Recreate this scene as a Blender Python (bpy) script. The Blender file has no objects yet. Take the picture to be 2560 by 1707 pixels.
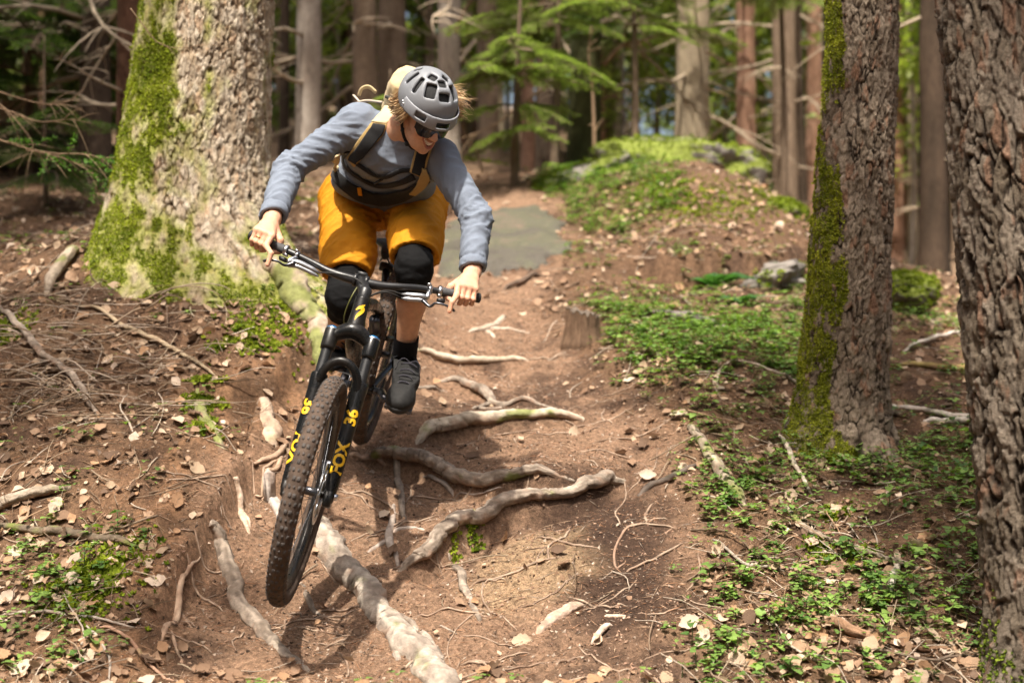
import bpy, math, random
import numpy as np
from mathutils import Vector, Matrix

random.seed(7)
rng = np.random.default_rng(7)
SC = bpy.context.scene
COL = SC.collection

# ------------------------------------------------------------------ camera, sky, sun, exposure
FPX = 50.0 / 36.0 * 2560.0                      # focal length in photo pixels
cam_data = bpy.data.cameras.new('camera')
cam = bpy.data.objects.new('camera', cam_data)
COL.objects.link(cam)
cam.location = (0, 0, 0)
cam.rotation_euler = (math.radians(90), 0, 0)
cam_data.lens = 50; cam_data.sensor_width = 36
cam_data.clip_start = 0.05; cam_data.clip_end = 2000
cam_data.dof.use_dof = True
cam_data.dof.focus_distance = 4.85
cam_data.dof.aperture_fstop = 1.9
SC.camera = cam

SUN_EL, SUN_AZ = math.radians(64), math.radians(-14)     # azimuth measured from the camera side, negative = left
SUN = np.array([math.cos(SUN_EL) * math.sin(SUN_AZ), -math.cos(SUN_EL) * math.cos(SUN_AZ), math.sin(SUN_EL)])
world = bpy.data.worlds.new('World'); SC.world = world; world.use_nodes = True
wn = world.node_tree.nodes; wl = world.node_tree.links; wn.clear()
w_out = wn.new('ShaderNodeOutputWorld'); w_bg = wn.new('ShaderNodeBackground'); w_sky = wn.new('ShaderNodeTexSky')
w_sky.sky_type = 'NISHITA'; w_sky.sun_disc = False
w_sky.sun_elevation = SUN_EL
w_sky.sun_rotation = math.atan2(SUN[0], SUN[1])
w_sky.air_density = 1.0; w_sky.dust_density = 8.0; w_sky.ozone_density = 1.0
w_bg.inputs['Strength'].default_value = 0.125
wl.new(w_sky.outputs[0], w_bg.inputs[0]); wl.new(w_bg.outputs[0], w_out.inputs[0])
sun_data = bpy.data.lights.new('sun', 'SUN'); sun_data.energy = 3.9; sun_data.angle = math.radians(1.0)
sun_data.color = (1.0, 0.93, 0.82)
sun = bpy.data.objects.new('sun', sun_data); COL.objects.link(sun)
sun.rotation_euler = Vector(SUN).to_track_quat('Z', 'Y').to_euler()
SC.view_settings.view_transform = 'Standard'; SC.view_settings.look = 'None'
SC.view_settings.exposure = 1.0; SC.view_settings.gamma = 1.0
SC.view_settings.use_curve_mapping = False
SC.render.engine = 'CYCLES'
SC.cycles.use_denoising = True
try:
    SC.cycles.denoiser = 'OPENIMAGEDENOISE'
except Exception:
    pass
SC.cycles.max_bounces = 6; SC.cycles.diffuse_bounces = 3; SC.cycles.glossy_bounces = 2
SC.cycles.transmission_bounces = 4; SC.cycles.transparent_max_bounces = 6
SC.cycles.caustics_reflective = False; SC.cycles.caustics_refractive = False
SC.cycles.sample_clamp_indirect = 6.0
SC.render.use_persistent_data = False

# ------------------------------------------------------------------ helpers
D2N = 2560.0 / 2352.0
def P(u, v, Y):
    """world point seen at photo pixel (u, v) at depth Y (camera at the origin, looking along +Y)"""
    return np.array([(u - 1280.0) / FPX * Y, Y, (853.5 - v) / FPX * Y])
def nrm(a):
    a = np.asarray(a, float); return a / (np.linalg.norm(a) + 1e-12)
def sstep(a, b, x):
    t = np.clip((x - a) / (b - a), 0, 1); return t * t * (3 - 2 * t)

_pt = np.random.default_rng(3).permutation(256).astype(np.int32)
_pt = np.concatenate([_pt, _pt, _pt])
_g3 = np.random.default_rng(4).normal(size=(256, 3)); _g3 /= np.linalg.norm(_g3, axis=1)[:, None]
_g3 = _g3.astype(np.float32)
def pnoise(p):
    p = np.asarray(p, np.float32)
    i = np.floor(p).astype(np.int32); f = p - i; i &= 255
    w = f * f * f * (f * (f * 6 - 15) + 10)
    out = 0
    for dx in (0, 1):
        for dy in (0, 1):
            for dz in (0, 1):
                h = _pt[_pt[_pt[(i[..., 0] + dx) & 255] + ((i[..., 1] + dy) & 255)] + ((i[..., 2] + dz) & 255)]
                g = _g3[h]
                d = g[..., 0] * (f[..., 0] - dx) + g[..., 1] * (f[..., 1] - dy) + g[..., 2] * (f[..., 2] - dz)
                ww = (w[..., 0] if dx else 1 - w[..., 0]) * (w[..., 1] if dy else 1 - w[..., 1]) * (w[..., 2] if dz else 1 - w[..., 2])
                out = out + ww * d
    return out * 1.5
def fbm(p, o=4, g=0.5, l=2.03):
    p = np.asarray(p, np.float32); a = 1.0; s = 0
    for k in range(o):
        s = s + a * pnoise(p + 17.3 * k); p = p * l; a *= g
    return s
_vr = np.random.default_rng(5).random((256, 4)).astype(np.float32)
def voronoi(p):
    """F1, F2, a random value of the nearest cell and the offset from its centre"""
    p = np.asarray(p, np.float32)
    i = np.floor(p).astype(np.int32); f = p - i
    f1 = np.full(p.shape[:-1], 9.0, np.float32); f2 = f1.copy(); rid = np.zeros_like(f1); off = np.zeros(p.shape, np.float32)
    for dx in (-1, 0, 1):
        for dy in (-1, 0, 1):
            for dz in (-1, 0, 1):
                h = _pt[_pt[_pt[(i[..., 0] + dx) & 255] + ((i[..., 1] + dy) & 255)] + ((i[..., 2] + dz) & 255)]
                r = _vr[h]
                e = r[..., :3] + np.array([dx, dy, dz], np.float32) - f
                d = np.sqrt((e * e).sum(-1))
                lt = d < f1
                off = np.where(lt[..., None], -e, off)
                f2 = np.where(lt, f1, np.minimum(f2, d)); rid = np.where(lt, r[..., 3], rid); f1 = np.where(lt, d, f1)
    return f1, f2, rid, off

# ------------------------------------------------------------------ objects
ORG = {}
def thing(name, label, cat, loc=(0, 0, 0), group=None, kind=None):
    o = bpy.data.objects.new(name, None); COL.objects.link(o)
    o.empty_display_size = 0.1
    o.location = tuple(float(c) for c in loc)
    o['label'] = label; o['category'] = cat
    if group: o['group'] = group
    if kind: o['kind'] = kind
    ORG[o.name] = np.array(loc, float)
    return o
def tag(o, label=None, cat=None, group=None, kind=None):
    if label: o['label'] = label
    if cat: o['category'] = cat
    if group: o['group'] = group
    if kind: o['kind'] = kind
    return o
def mesh_data(name, V, F, mat=None, smooth=True, col=None, vals=None):
    """V (n,3); F an int array (m,3)/(m,4), or a list of such arrays, or a list of index lists"""
    me = bpy.data.meshes.new(name)
    V = np.ascontiguousarray(V, np.float32)
    if isinstance(F, np.ndarray): F = [F]
    arrs = [np.asarray(f, np.int32) for f in F if len(f)]if (len(F) and isinstance(F[0], np.ndarray)) else None
    if arrs is None:
        loops = np.array([i for f in F for i in f], np.int32)
        tot = np.array([len(f) for f in F], np.int32)
    else:
        loops = np.concatenate([a.ravel() for a in arrs]).astype(np.int32)
        tot = np.concatenate([np.full(len(a), a.shape[1], np.int32) for a in arrs])
    st = np.concatenate([[0], np.cumsum(tot)[:-1]]).astype(np.int32)
    me.vertices.add(len(V)); me.vertices.foreach_set('co', V.ravel())
    me.loops.add(len(loops)); me.loops.foreach_set('vertex_index', loops)
    me.polygons.add(len(tot)); me.polygons.foreach_set('loop_start', st); me.polygons.foreach_set('loop_total', tot)
    me.polygons.foreach_set('use_smooth', np.full(len(tot), bool(smooth)))
    me.update(calc_edges=True)
    if col is not None:
        a = me.attributes.new('col', 'FLOAT_COLOR', 'POINT')
        c = np.ones((len(V), 4), np.float32); c[:, :3] = col
        a.data.foreach_set('color', c.ravel())
    if vals:
        for k, x in vals.items():
            a = me.attributes.new(k, 'FLOAT', 'POINT'); a.data.foreach_set('value', np.asarray(x, np.float32).ravel())
    if mat is not None: me.materials.append(mat)
    return me
def mk(name, V, F, mat, parent=None, smooth=True, col=None, vals=None):
    V = np.asarray(V, float)
    org = ORG.get(parent.name, np.zeros(3)) if parent is not None else np.zeros(3)
    me = mesh_data(name, V - org, F, mat, smooth, col, vals)
    o = bpy.data.objects.new(name, me); COL.objects.link(o)
    if parent is not None: o.parent = parent
    ORG[o.name] = org
    return o
def link_mesh(name, me, parent=None, loc=(0, 0, 0), rot=(0, 0, 0), sc=1.0):
    o = bpy.data.objects.new(name, me); COL.objects.link(o)
    o.location = tuple(float(c) for c in loc); o.rotation_euler = tuple(float(c) for c in rot)
    o.scale = (sc, sc, sc) if np.isscalar(sc) else sc
    if parent is not None: o.parent = parent
    return o
class MB:
    """collects pieces of geometry into one mesh"""
    def __init__(s): s.V = []; s.F = []; s.C = []; s.n = 0
    def add(s, V, F, col=None):
        V = np.asarray(V, float); s.V.append(V)
        if isinstance(F, np.ndarray): F = [F]
        for f in F:
            if len(f): s.F.append(np.asarray(f, np.int32) + s.n)
        if col is not None:
            s.C.append(np.broadcast_to(np.asarray(col, float), (len(V), 3)))
        s.n += len(V); return s
    def verts(s): return np.concatenate(s.V)
    def build(s, name, mat, parent=None, smooth=True):
        return mk(name, np.concatenate(s.V), s.F, mat, parent, smooth, np.concatenate(s.C) if s.C else None)
    def data(s, name, mat, smooth=True):
        return mesh_data(name, np.concatenate(s.V), s.F, mat, smooth, np.concatenate(s.C) if s.C else None)
def spline(pts, n):
    """Catmull-Rom through pts (k,d) resampled to n points"""
    p = np.asarray(pts, float)
    if len(p) == 2: return p[0] + np.linspace(0, 1, n)[:, None] * (p[1] - p[0])
    q = np.vstack([2 * p[0] - p[1], p, 2 * p[-1] - p[-2]])
    t = np.linspace(0, len(p) - 1 - 1e-9, n); i = t.astype(int); f = (t - i)[:, None]
    a, b, c, d = q[i], q[i + 1], q[i + 2], q[i + 3]
    return 0.5 * (2 * b + (c - a) * f + (2 * a - 5 * b + 4 * c - d) * f ** 2 + (3 * b - a - 3 * c + d) * f ** 3)
def frames(p):
    t = np.gradient(p, axis=0); t /= np.linalg.norm(t, axis=1)[:, None] + 1e-12
    ref = np.array([0, 0, 1.0]) if abs(t[0][2]) < 0.9 else np.array([1.0, 0, 0])
    n = np.zeros_like(p); x = nrm(np.cross(t[0], ref)); 
    for k in range(len(p)):
        x = nrm(x - t[k] * np.dot(x, t[k])); n[k] = x
    return t, n, np.cross(t, n)
def tube(p, r, ns=8, cap=True, flat=1.0, twist=0.0):
    """tube along points p with radii r; returns V, [quads, tris]"""
    p = np.asarray(p, float); n = len(p); r = np.broadcast_to(np.asarray(r, float), (n,))
    t, a, b = frames(p)
    th = np.linspace(0, 2 * np.pi, ns, endpoint=False) + twist
    V = p[:, None, :] + r[:, None, None] * (np.cos(th)[None, :, None] * a[:, None, :] + flat * np.sin(th)[None, :, None] * b[:, None, :])
    V = V.reshape(-1, 3)
    i = np.arange(n - 1)[:, None] * ns; j = np.arange(ns)[None, :]; j2 = (j + 1) % ns
    Q = np.stack([i + j, i + j2, i + ns + j2, i + ns + j], -1).reshape(-1, 4)
    T = []
    if cap:
        V = np.vstack([V, p[0], p[-1]]); c0 = n * ns; c1 = c0 + 1
        for k in range(ns):
            T.append((c0, (k + 1) % ns, k)); T.append((c1, (n - 1) * ns + k, (n - 1) * ns + (k + 1) % ns))
    return V, [Q, np.array(T, np.int32).reshape(-1, 3)]
def box(c, ax, half, bev=0.0):
    """box centred at c with axes ax (3 rows) and half sizes; bevelled by chamfering when bev > 0"""
    c = np.asarray(c, float); ax = np.asarray(ax, float); h = np.asarray(half, float)
    if bev <= 0:
        s = np.array([[x, y, z] for x in (-1, 1) for y in (-1, 1) for z in (-1, 1)], float)
        V = c + (s * h) @ ax
        Q = np.array([[0, 1, 3, 2], [4, 6, 7, 5], [0, 4, 5, 1], [2, 3, 7, 6], [0, 2, 6, 4], [1, 5, 7, 3]])
        return V, [Q]
    pts = []; idx = {}
    for x in (-1, 1):
        for y in (-1, 1):
            for z in (-1, 1):
                for k in range(3):
                    q = np.array([x, y, z], float) * (h - bev); q[k] = (x, y, z)[k] * h[k]
                    idx[(x, y, z, k)] = len(pts); pts.append(q)
    Q = []; T = []
    for k in range(3):
        o = [i for i in range(3) if i != k]
        for s in (-1, 1):
            f = []
            for (a, b) in ((-1, -1), (1, -1), (1, 1), (-1, 1)):
                v = [0, 0, 0]; v[k] = s; v[o[0]] = a; v[o[1]] = b; f.append(idx[(*v, k)])
            Q.append(f if (s > 0) == (k != 1) else f[::-1])
    for k in range(3):
        o = [i for i in range(3) if i != k]
        for a in (-1, 1):
            for b in (-1, 1):
                v1 = [0, 0, 0]; v1[k] = -1; v1[o[0]] = a; v1[o[1]] = b
                v2 = list(v1); v2[k] = 1
                f = [idx[(*v1, o[0])], idx[(*v2, o[0])], idx[(*v2, o[1])], idx[(*v1, o[1])]]
                Q.append(f)
    for x in (-1, 1):
        for y in (-1, 1):
            for z in (-1, 1):
                T.append([idx[(x, y, z, k)] for k in range(3)])
    V = c + np.array(pts) @ ax
    Q = np.array(Q); T = np.array(T)
    # orient faces outwards
    def orient(F):
        a, b, d = V[F[:, 0]], V[F[:, 1]], V[F[:, 2]]
        n = np.cross(b - a, d - a); m = V[F].mean(1) - c
        flip = (n * m).sum(1) < 0
        F = F.copy(); F[flip] = F[flip][:, ::-1]; return F
    return V, [orient(Q), orient(T)]
def revolve(c, ax, prof, n=24):
    """lathe: prof list of (radius, height) about axis ax at c"""
    ax = nrm(ax); x = nrm(np.cross(ax, [0.31, 0.77, 0.55])); y = np.cross(ax, x)
    th = np.linspace(0, 2 * np.pi, n, endpoint=False)
    prof = np.asarray(prof, float); m = len(prof)
    V = np.asarray(c, float) + prof[:, None, 0:1] * (np.cos(th)[None, :, None] * x + np.sin(th)[None, :, None] * y) + prof[:, None, 1:2] * ax
    V = V.reshape(-1, 3)
    i = np.arange(m - 1)[:, None] * n; j = np.arange(n)[None, :]; j2 = (j + 1) % n
    Q = np.stack([i + j, i + j2, i + n + j2, i + n + j], -1).reshape(-1, 4)
    return V, [Q]
def scatter(tv, tf, pos, R, s):
    """template verts/faces repeated: pos (N,3), R (N,3,3) columns = local axes, s (N,) or (N,3)"""
    tv = np.asarray(tv, float); N = len(pos); s = np.asarray(s, float)
    if s.ndim == 1: s = np.repeat(s[:, None], 3, 1)
    V = np.einsum('nij,nkj->nki', R, tv[None] * s[:, None, :]) + np.asarray(pos)[:, None, :]
    F = []
    for f in (tf if isinstance(tf, list) else [tf]):
        f = np.asarray(f, np.int64)
        F.append((f[None] + (np.arange(N) * len(tv))[:, None, None]).reshape(-1, f.shape[1]).astype(np.int32))
    return V.reshape(-1, 3), F
def rotmats(n_dir, spin, up=None):
    """local z along n_dir (N,3), spun about it by spin"""
    z = n_dir / (np.linalg.norm(n_dir, axis=1)[:, None] + 1e-12)
    ref = np.where(np.abs(z[:, 2:3]) < 0.95, np.array([[0, 0, 1.0]]), np.array([[1.0, 0, 0]]))
    x = np.cross(ref, z); x /= np.linalg.norm(x, axis=1)[:, None] + 1e-12
    y = np.cross(z, x)
    c, s = np.cos(spin)[:, None], np.sin(spin)[:, None]
    x2 = c * x + s * y; y2 = -s * x + c * y
    return np.stack([x2, y2, z], -1)

# ------------------------------------------------------------------ materials
def new_mat(name):
    m = bpy.data.materials.new(name); m.use_nodes = True
    nt = m.node_tree; b = nt.nodes['Principled BSDF']; return m, nt, b
def nd(nt, typ, **kw):
    n = nt.nodes.new(typ)
    for k, v in kw.items(): setattr(n, k, v)
    return n
def noise_node(nt, scale, detail=6, rough=0.6, coord='Object', stretch=None):
    tc = nd(nt, 'ShaderNodeTexCoord'); n = nd(nt, 'ShaderNodeTexNoise')
    n.inputs['Scale'].default_value = scale; n.inputs['Detail'].default_value = detail; n.inputs['Roughness'].default_value = rough
    src = tc.outputs[coord]
    if stretch:
        mp = nd(nt, 'ShaderNodeMapping'); mp.inputs['Scale'].default_value = stretch
        nt.links.new(src, mp.inputs[0]); src = mp.outputs[0]
    nt.links.new(src, n.inputs['Vector']); return n
def ramp(nt, fac, stops):
    r = nd(nt, 'ShaderNodeValToRGB'); e = r.color_ramp.elements
    while len(e) < len(stops): e.new(0.5)
    for k, (p, c) in enumerate(stops):
        e[k].position = p; e[k].color = (*c, 1) if len(c) == 3 else c
    nt.links.new(fac, r.inputs[0]); return r
def mixc(nt, fac, a, b, mode='MIX'):
    m = nd(nt, 'ShaderNodeMix', data_type='RGBA', blend_type=mode)
    def put(sock, v):
        if hasattr(v, 'is_output'): nt.links.new(v, sock)
        elif isinstance(v, (int, float)): sock.default_value = v
        else: sock.default_value = (*v, 1)
    put(m.inputs[0], fac); put(m.inputs[6], a); put(m.inputs[7], b); return m.outputs[2]
def bump(nt, b, height, dist=0.01, strength=0.5):
    n = nd(nt, 'ShaderNodeBump'); n.inputs['Distance'].default_value = dist; n.inputs['Strength'].default_value = strength
    nt.links.new(height, n.inputs['Height']); nt.links.new(n.outputs[0], b.inputs['Normal']); return n
def simple_mat(name, color, rough=0.6, metal=0.0, var=0.15, scale=30, bumpd=0.0, bscale=200, spec=0.5, coat=0.0):
    m, nt, b = new_mat(name)
    n = noise_node(nt, scale)
    c = np.array(color)
    r = ramp(nt, n.outputs['Fac'], [(0.25, tuple(c * (1 - var))), (0.75, tuple(np.minimum(c * (1 + var), 1)))])
    nt.links.new(r.outputs[0], b.inputs['Base Color'])
    b.inputs['Roughness'].default_value = rough; b.inputs['Metallic'].default_value = metal
    b.inputs['Specular IOR Level'].default_value = spec
    b.inputs['Coat Weight'].default_value = coat; b.inputs['Coat Roughness'].default_value = 0.08
    if bumpd > 0:
        n2 = noise_node(nt, bscale, 3); bump(nt, b, n2.outputs['Fac'], bumpd, 0.6)
    return m
def attr_mat(name, rough=0.8, transl=0.0, var=0.25, scale=40, bumpd=0.0, bscale=150, spec=0.3, tcol=None):
    """colour from the 'col' vertex attribute (the colour of the thing itself), with noise grain"""
    m, nt, b = new_mat(name)
    a = nd(nt, 'ShaderNodeAttribute', attribute_name='col')
    n = noise_node(nt, scale)
    r = ramp(nt, n.outputs['Fac'], [(0.3, (1 - var,) * 3), (0.7, (1 + var,) * 3)])
    c = mixc(nt, 1.0, a.outputs['Color'], r.outputs[0], 'MULTIPLY')
    nt.links.new(c, b.inputs['Base Color'])
    b.inputs['Roughness'].default_value = rough; b.inputs['Specular IOR Level'].default_value = spec
    if bumpd > 0:
        n2 = noise_node(nt, bscale, 4); bump(nt, b, n2.outputs['Fac'], bumpd, 0.7)
    if transl > 0:
        t = nd(nt, 'ShaderNodeBsdfTranslucent'); mx = nd(nt, 'ShaderNodeMixShader'); mx.inputs[0].default_value = transl
        if tcol:
            c2 = mixc(nt, 1.0, c, tcol, 'MULTIPLY'); nt.links.new(c2, t.inputs[0])
        else: nt.links.new(c, t.inputs[0])
        nt.links.new(b.outputs[0], mx.inputs[1]); nt.links.new(t.outputs[0], mx.inputs[2])
        nt.links.new(mx.outputs[0], nt.nodes['Material Output'].inputs[0])
    return m
# ------------------------------------------------------------------ the ground: a hillside falling towards the camera
_prof = np.array([(-40, -3.2), (-5, -2.0), (2, -1.40), (3.4, -1.20), (4.25, -1.02), (4.7, -.895), (5.2, -.655), (5.6, -.485), (6.0, -.35), (6.5, -.21), (7, -.07),
                  (7.6, .114), (8.2, .285), (8.6, .39), (9.2, .62), (9.8, .86), (11, 1.16), (12.5, 1.46), (14, 1.66), (16, 1.80), (20, 1.9), (30, 1.7), (60, 1.0), (200, -2.0)])
def base_z(y):
    return (np.interp(y - .12, _prof[:, 0], _prof[:, 1]) + np.interp(y, _prof[:, 0], _prof[:, 1]) + np.interp(y + .12, _prof[:, 0], _prof[:, 1])) / 3
_ctl = [  # photo pixel, depth
    (800, 1707, 4.25), (1200, 1707, 4.25), (1500, 1707, 4.27), (690, 1540, 4.68), (1100, 1500, 4.75), (1300, 1450, 4.82), (1000, 1350, 5.1),
    (1000, 1160, 5.6), (1100, 1060, 6.0), (1150, 970, 6.5), (1150, 890, 7.0), (1150, 800, 7.6), (1200, 735, 8.2), (1220, 690, 8.6), (1220, 540, 9.8), (1190, 430, 12.5), (1250, 410, 14),
    (1000, 700, 8.5), (900, 480, 11.5),
    # dip of the trail and its right-hand bank
    (1400, 1250, 5.25), (1430, 1130, 5.6), (1500, 1330, 5.02), (1620, 1300, 5.13), (1600, 1180, 5.5), (1650, 1600, 4.5), (1700, 1450, 4.78), (2000, 1650, 4.4), (2450, 1650, 4.4),
    (2000, 1350, 5.1), (2400, 1350, 5.1), (1900, 1220, 5.55), (2300, 1180, 5.7), (2100, 1120, 6.0), (2350, 1000, 6.6), (1750, 1050, 6.0), (1560, 1020, 6.2), (1800, 900, 6.8), (1500, 900, 6.9),
    (1500, 790, 7.7), (1800, 790, 7.7), (2300, 850, 7.6), (2300, 760, 8.8), (2280, 705, 10.5), (2300, 760, 14), (2500, 720, 9.5), (2600, 1000, 6.6),
    # the mound on the right with its mossy boulder
    (1420, 700, 8.4), (1700, 715, 8.2), (1650, 600, 9.0), (1650, 500, 9.8), (1560, 440, 10.5), (1750, 400, 11.0), (1520, 415, 11.2), (1930, 490, 10.2), (1960, 570, 9.5), (2040, 600, 9.6),
    (1400, 480, 10.6), (1420, 560, 9.7), (1750, 560, 14), (1950, 640, 13), (1450, 460, 14),
    # left bank
    (150, 1707, 4.27), (500, 1640, 4.37), (0, 1500, 4.72), (300, 1500, 4.66), (480, 1450, 4.75), (0, 1250, 5.3), (400, 1250, 5.2), (560, 1180, 5.35), (620, 1060, 5.75), (250, 1000, 6.0),
    (650, 950, 6.15), (560, 850, 6.35), (240, 690, 6.85), (815, 790, 6.9), (100, 760, 6.7), (-100, 800, 6.6), (50, 610, 8.4), (100, 480, 10.5), (150, 400, 13), (-100, 410, 16), (330, 640, 7.4), (700, 640, 8.6), (700, 480, 11),
]
_cp = np.array([P(*c) for c in _ctl])
def _phi(d2): return 0.5 * d2 * np.log(d2 + 1e-9)
_A = _cp[:, :2]; _r = _cp[:, 2] - base_z(_cp[:, 1])
_n = len(_A)
_K = _phi(((_A[:, None] - _A[None]) ** 2).sum(-1)) + np.eye(_n) * 0.004
_M = np.zeros((_n + 1, _n + 1)); _M[:_n, :_n] = _K; _M[:_n, _n] = 1; _M[_n, :_n] = 1
_w = np.linalg.solve(_M, np.concatenate([_r, [0]]))
def hgt0(x, y):
    x = np.asarray(x, float); y = np.asarray(y, float); sh = x.shape
    x = x.ravel(); y = y.ravel(); out = np.zeros(len(x))
    for k in range(0, len(x), 20000):
        q = np.stack([np.clip(x[k:k + 20000], -4.2, 4.2), np.clip(y[k:k + 20000], 3.9, 15.5)], 1)
        d2 = ((q[:, None] - _A[None]) ** 2).sum(-1)
        out[k:k + 20000] = _phi(d2) @ _w[:_n] + _w[_n]
    fade = (1 - sstep(4.2, 14, np.abs(x))) * (1 - sstep(15, 26, y)) * sstep(0.5, 3.5, y)
    z = base_z(y) + np.clip(out, -.9, .9) * fade
    z = z - 0.06 * np.maximum(x - 4, 0) * sstep(5, 12, y)
    z = z + .20 * np.maximum(y - 15.5, 0) * (1 - sstep(60, 90, y) * .6) * (1 - sstep(-2.0, 3.0, x - .10 * y))      # the hill goes on rising on the left
    return z.reshape(sh)
def ray_ground(u, v, f=None, y0=3.6, y1=22.0):
    Y = np.arange(y0, y1, 0.01)
    x = (u - 1280) / FPX * Y; z = (853.5 - v) / FPX * Y
    g = (f or hgt0)(x, Y)
    k = np.where(z <= g)[0]
    i = k[0] if len(k) else len(Y) - 1
    return np.array([x[i], Y[i], g[i]])
def poly_xy(pts, f=None):
    return np.array([ray_ground(u * D2N, v * D2N)[:2] for u, v in pts])
def sdist(poly, x, y):
    """signed distance to a polygon (negative inside)"""
    px, py = np.asarray(x, float).ravel(), np.asarray(y, float).ravel()
    d = np.full(len(px), 1e9); ins = np.zeros(len(px), bool)
    for k in range(len(poly)):
        a, b = poly[k], poly[(k + 1) % len(poly)]
        e = b - a; wx, wy = px - a[0], py - a[1]
        t = np.clip((wx * e[0] + wy * e[1]) / (e @ e + 1e-12), 0, 1)
        d = np.minimum(d, (wx - t * e[0]) ** 2 + (wy - t * e[1]) ** 2)
        c = ((a[1] > py) != (b[1] > py)) & (px < (b[0] - a[0]) * (py - a[1]) / (b[1] - a[1] + 1e-12) + a[0])
        ins ^= c
    d = np.sqrt(d); return np.where(ins, -d, d).reshape(np.shape(x))
TRAIL = poly_xy([(330, 1566), (400, 1430), (450, 1300), (500, 1180), (560, 1090), (700, 960), (840, 900), (930, 800), (985, 700), (1000, 640), (1020, 520), (1060, 440), (1180, 390), (1230, 440), (1290, 500),
                 (1290, 620), (1240, 690), (1290, 760), (1330, 850), (1450, 930), (1530, 1020), (1520, 1130), (1560, 1230), (1560, 1350), (1500, 1450), (1540, 1566)])
SAND = poly_xy([(1090, 1330), (1120, 1260), (1200, 1190), (1290, 1180), (1290, 1260), (1220, 1330), (1150, 1370)])
DARK = poly_xy([(1270, 1130), (1380, 1075), (1500, 1090), (1530, 1250), (1540, 1400), (1400, 1420), (1320, 1330), (1310, 1220)])  # the bend: damp soil, with tree shade painted into its dark colour
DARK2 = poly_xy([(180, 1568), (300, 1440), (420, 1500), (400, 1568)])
def n2(x, y, s, k=0.0, o=4):
    x = np.asarray(x, float)
    p = np.stack([x * s + k, np.asarray(y, float) * s - k, np.full(x.shape, 3.7 + k)], -1)
    return fbm(p, o)
def trail_mask(x, y):
    return 1 - sstep(-.10, .14, sdist(TRAIL, x, y) + .12 * n2(x, y, 2.3, 5))
# ledges: below each root that crosses the trail the soil is washed away
LEDGES = [(poly_xy(q), h, L) for q, h, L in (
    ([(930, 1285), (965, 1262), (1010, 1220), (1050, 1190), (1110, 1165), (1180, 1125), (1270, 1105), (1340, 1090), (1400, 1068), (1460, 1055)], .085, .22),
    ([(830, 1002), (880, 1020), (950, 1030), (1000, 1050), (1060, 1070), (1150, 1078), (1240, 1078), (1320, 1083)], .065, .16),
    ([(940, 985), (1000, 965), (1080, 955), (1180, 948), (1280, 945), (1360, 942)], .05, .15),
    ([(1000, 850), (1060, 860), (1110, 880), (1200, 905), (1290, 915)], .035, .15), ([(945, 805), (1010, 815), (1090, 820), (1230, 815)], .035, .15),
    ([(690, 850), (600, 960), (560, 1080), (490, 1180), (430, 1290), (340, 1430)], .11, .28), ([(1470, 596), (1560, 612), (1650, 606), (1740, 616), (1850, 584)], .20, .30))]
def ledge(x, y):
    out = np.zeros(np.shape(x))
    k = np.where((y > 4.3) & (y < 10.6) & (np.abs(x) < 2.4))
    if not len(k[0]): return out
    px, py = x[k], y[k]; acc = np.zeros(len(px))
    for pts, h, L in LEDGES:
        d = np.full(len(px), 9.0); sgn = np.zeros(len(px)); tt = np.zeros(len(px))
        for i in range(len(pts) - 1):
            a, b = pts[i], pts[i + 1]; e = b - a; l2 = e @ e
            t = ((px - a[0]) * e[0] + (py - a[1]) * e[1]) / l2; tc = np.clip(t, 0, 1)
            dd = np.hypot(px - a[0] - tc * e[0], py - a[1] - tc * e[1])
            s = np.where(py < a[1] + tc * e[1], 1.0, -1.0)
            m = dd < d; d = np.where(m, dd, d); sgn = np.where(m, s, sgn); tt = np.where(m, (i + t) / (len(pts) - 1), tt)
        endf = sstep(-.08, .12, tt) * (1 - sstep(.86, 1.06, tt))
        acc -= h * endf * np.where(sgn > 0, sstep(-.01, .035, d) * np.exp(-np.maximum(d - .03, 0) / L), 0)
        acc += .3 * h * endf * np.where(sgn <= 0, np.exp(-d / .10), np.exp(-d / .02))
    out[k] = acc
    return out
def hgt(x, y):
    x = np.atleast_1d(np.asarray(x, float)); y = np.atleast_1d(np.asarray(y, float))
    z = hgt0(x, y)
    k = (y > 3.5) & (y < 9) & (np.abs(x) < 3.2)
    if k.any():
        sd = sdist(TRAIL, x[k], y[k]); w = sstep(3.5, 4.2, y[k]) * (1 - sstep(7.4, 9, y[k])) * (1 - sstep(2.0, 3.2, np.abs(x[k])))
        z = z.copy(); z[k] += w * ((.085 + .07 * (x[k] < -.3) * sstep(4.9, 5.3, y[k])) * sstep(-.20, .30, sd) - .045)
        z[k] += .10 * np.exp(-((x[k] + 1.52) ** 2 + (y[k] - 6.9) ** 2) / .75 ** 2)
    z = z + ledge(x, y) + .05 * np.exp(-((x + .74) ** 2 + (y - 4.56) ** 2) / .30 ** 2)
    near = 1 - sstep(9, 16, np.hypot(x, y))
    return z + near * (.030 * n2(x, y, 1.6, 1, 3) + .013 * n2(x, y, 6.5, 2, 4)) + (1 - near) * .12 * n2(x, y, .35, 8, 3)
def relief(x, y, tm=None):
    """fine relief: clods off the trail, foot-worn hollows on it"""
    tm = trail_mask(x, y) if tm is None else tm
    near = 1 - sstep(8, 14, np.hypot(x, y))
    return near * ((1 - tm) * .012 * n2(x, y, 14, 3, 3) + tm * (0.016 * n2(x, y, 8, 4, 4) + .011 * np.abs(n2(x, y, 24, 6, 2))))
def hfin(x, y): return hgt(x, y) + relief(np.asarray(x, float), np.asarray(y, float))
def ground_at(u, v):
    """point of the finished ground seen at photo pixel (u, v)"""
    return ray_ground(u, v, hgt)
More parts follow.
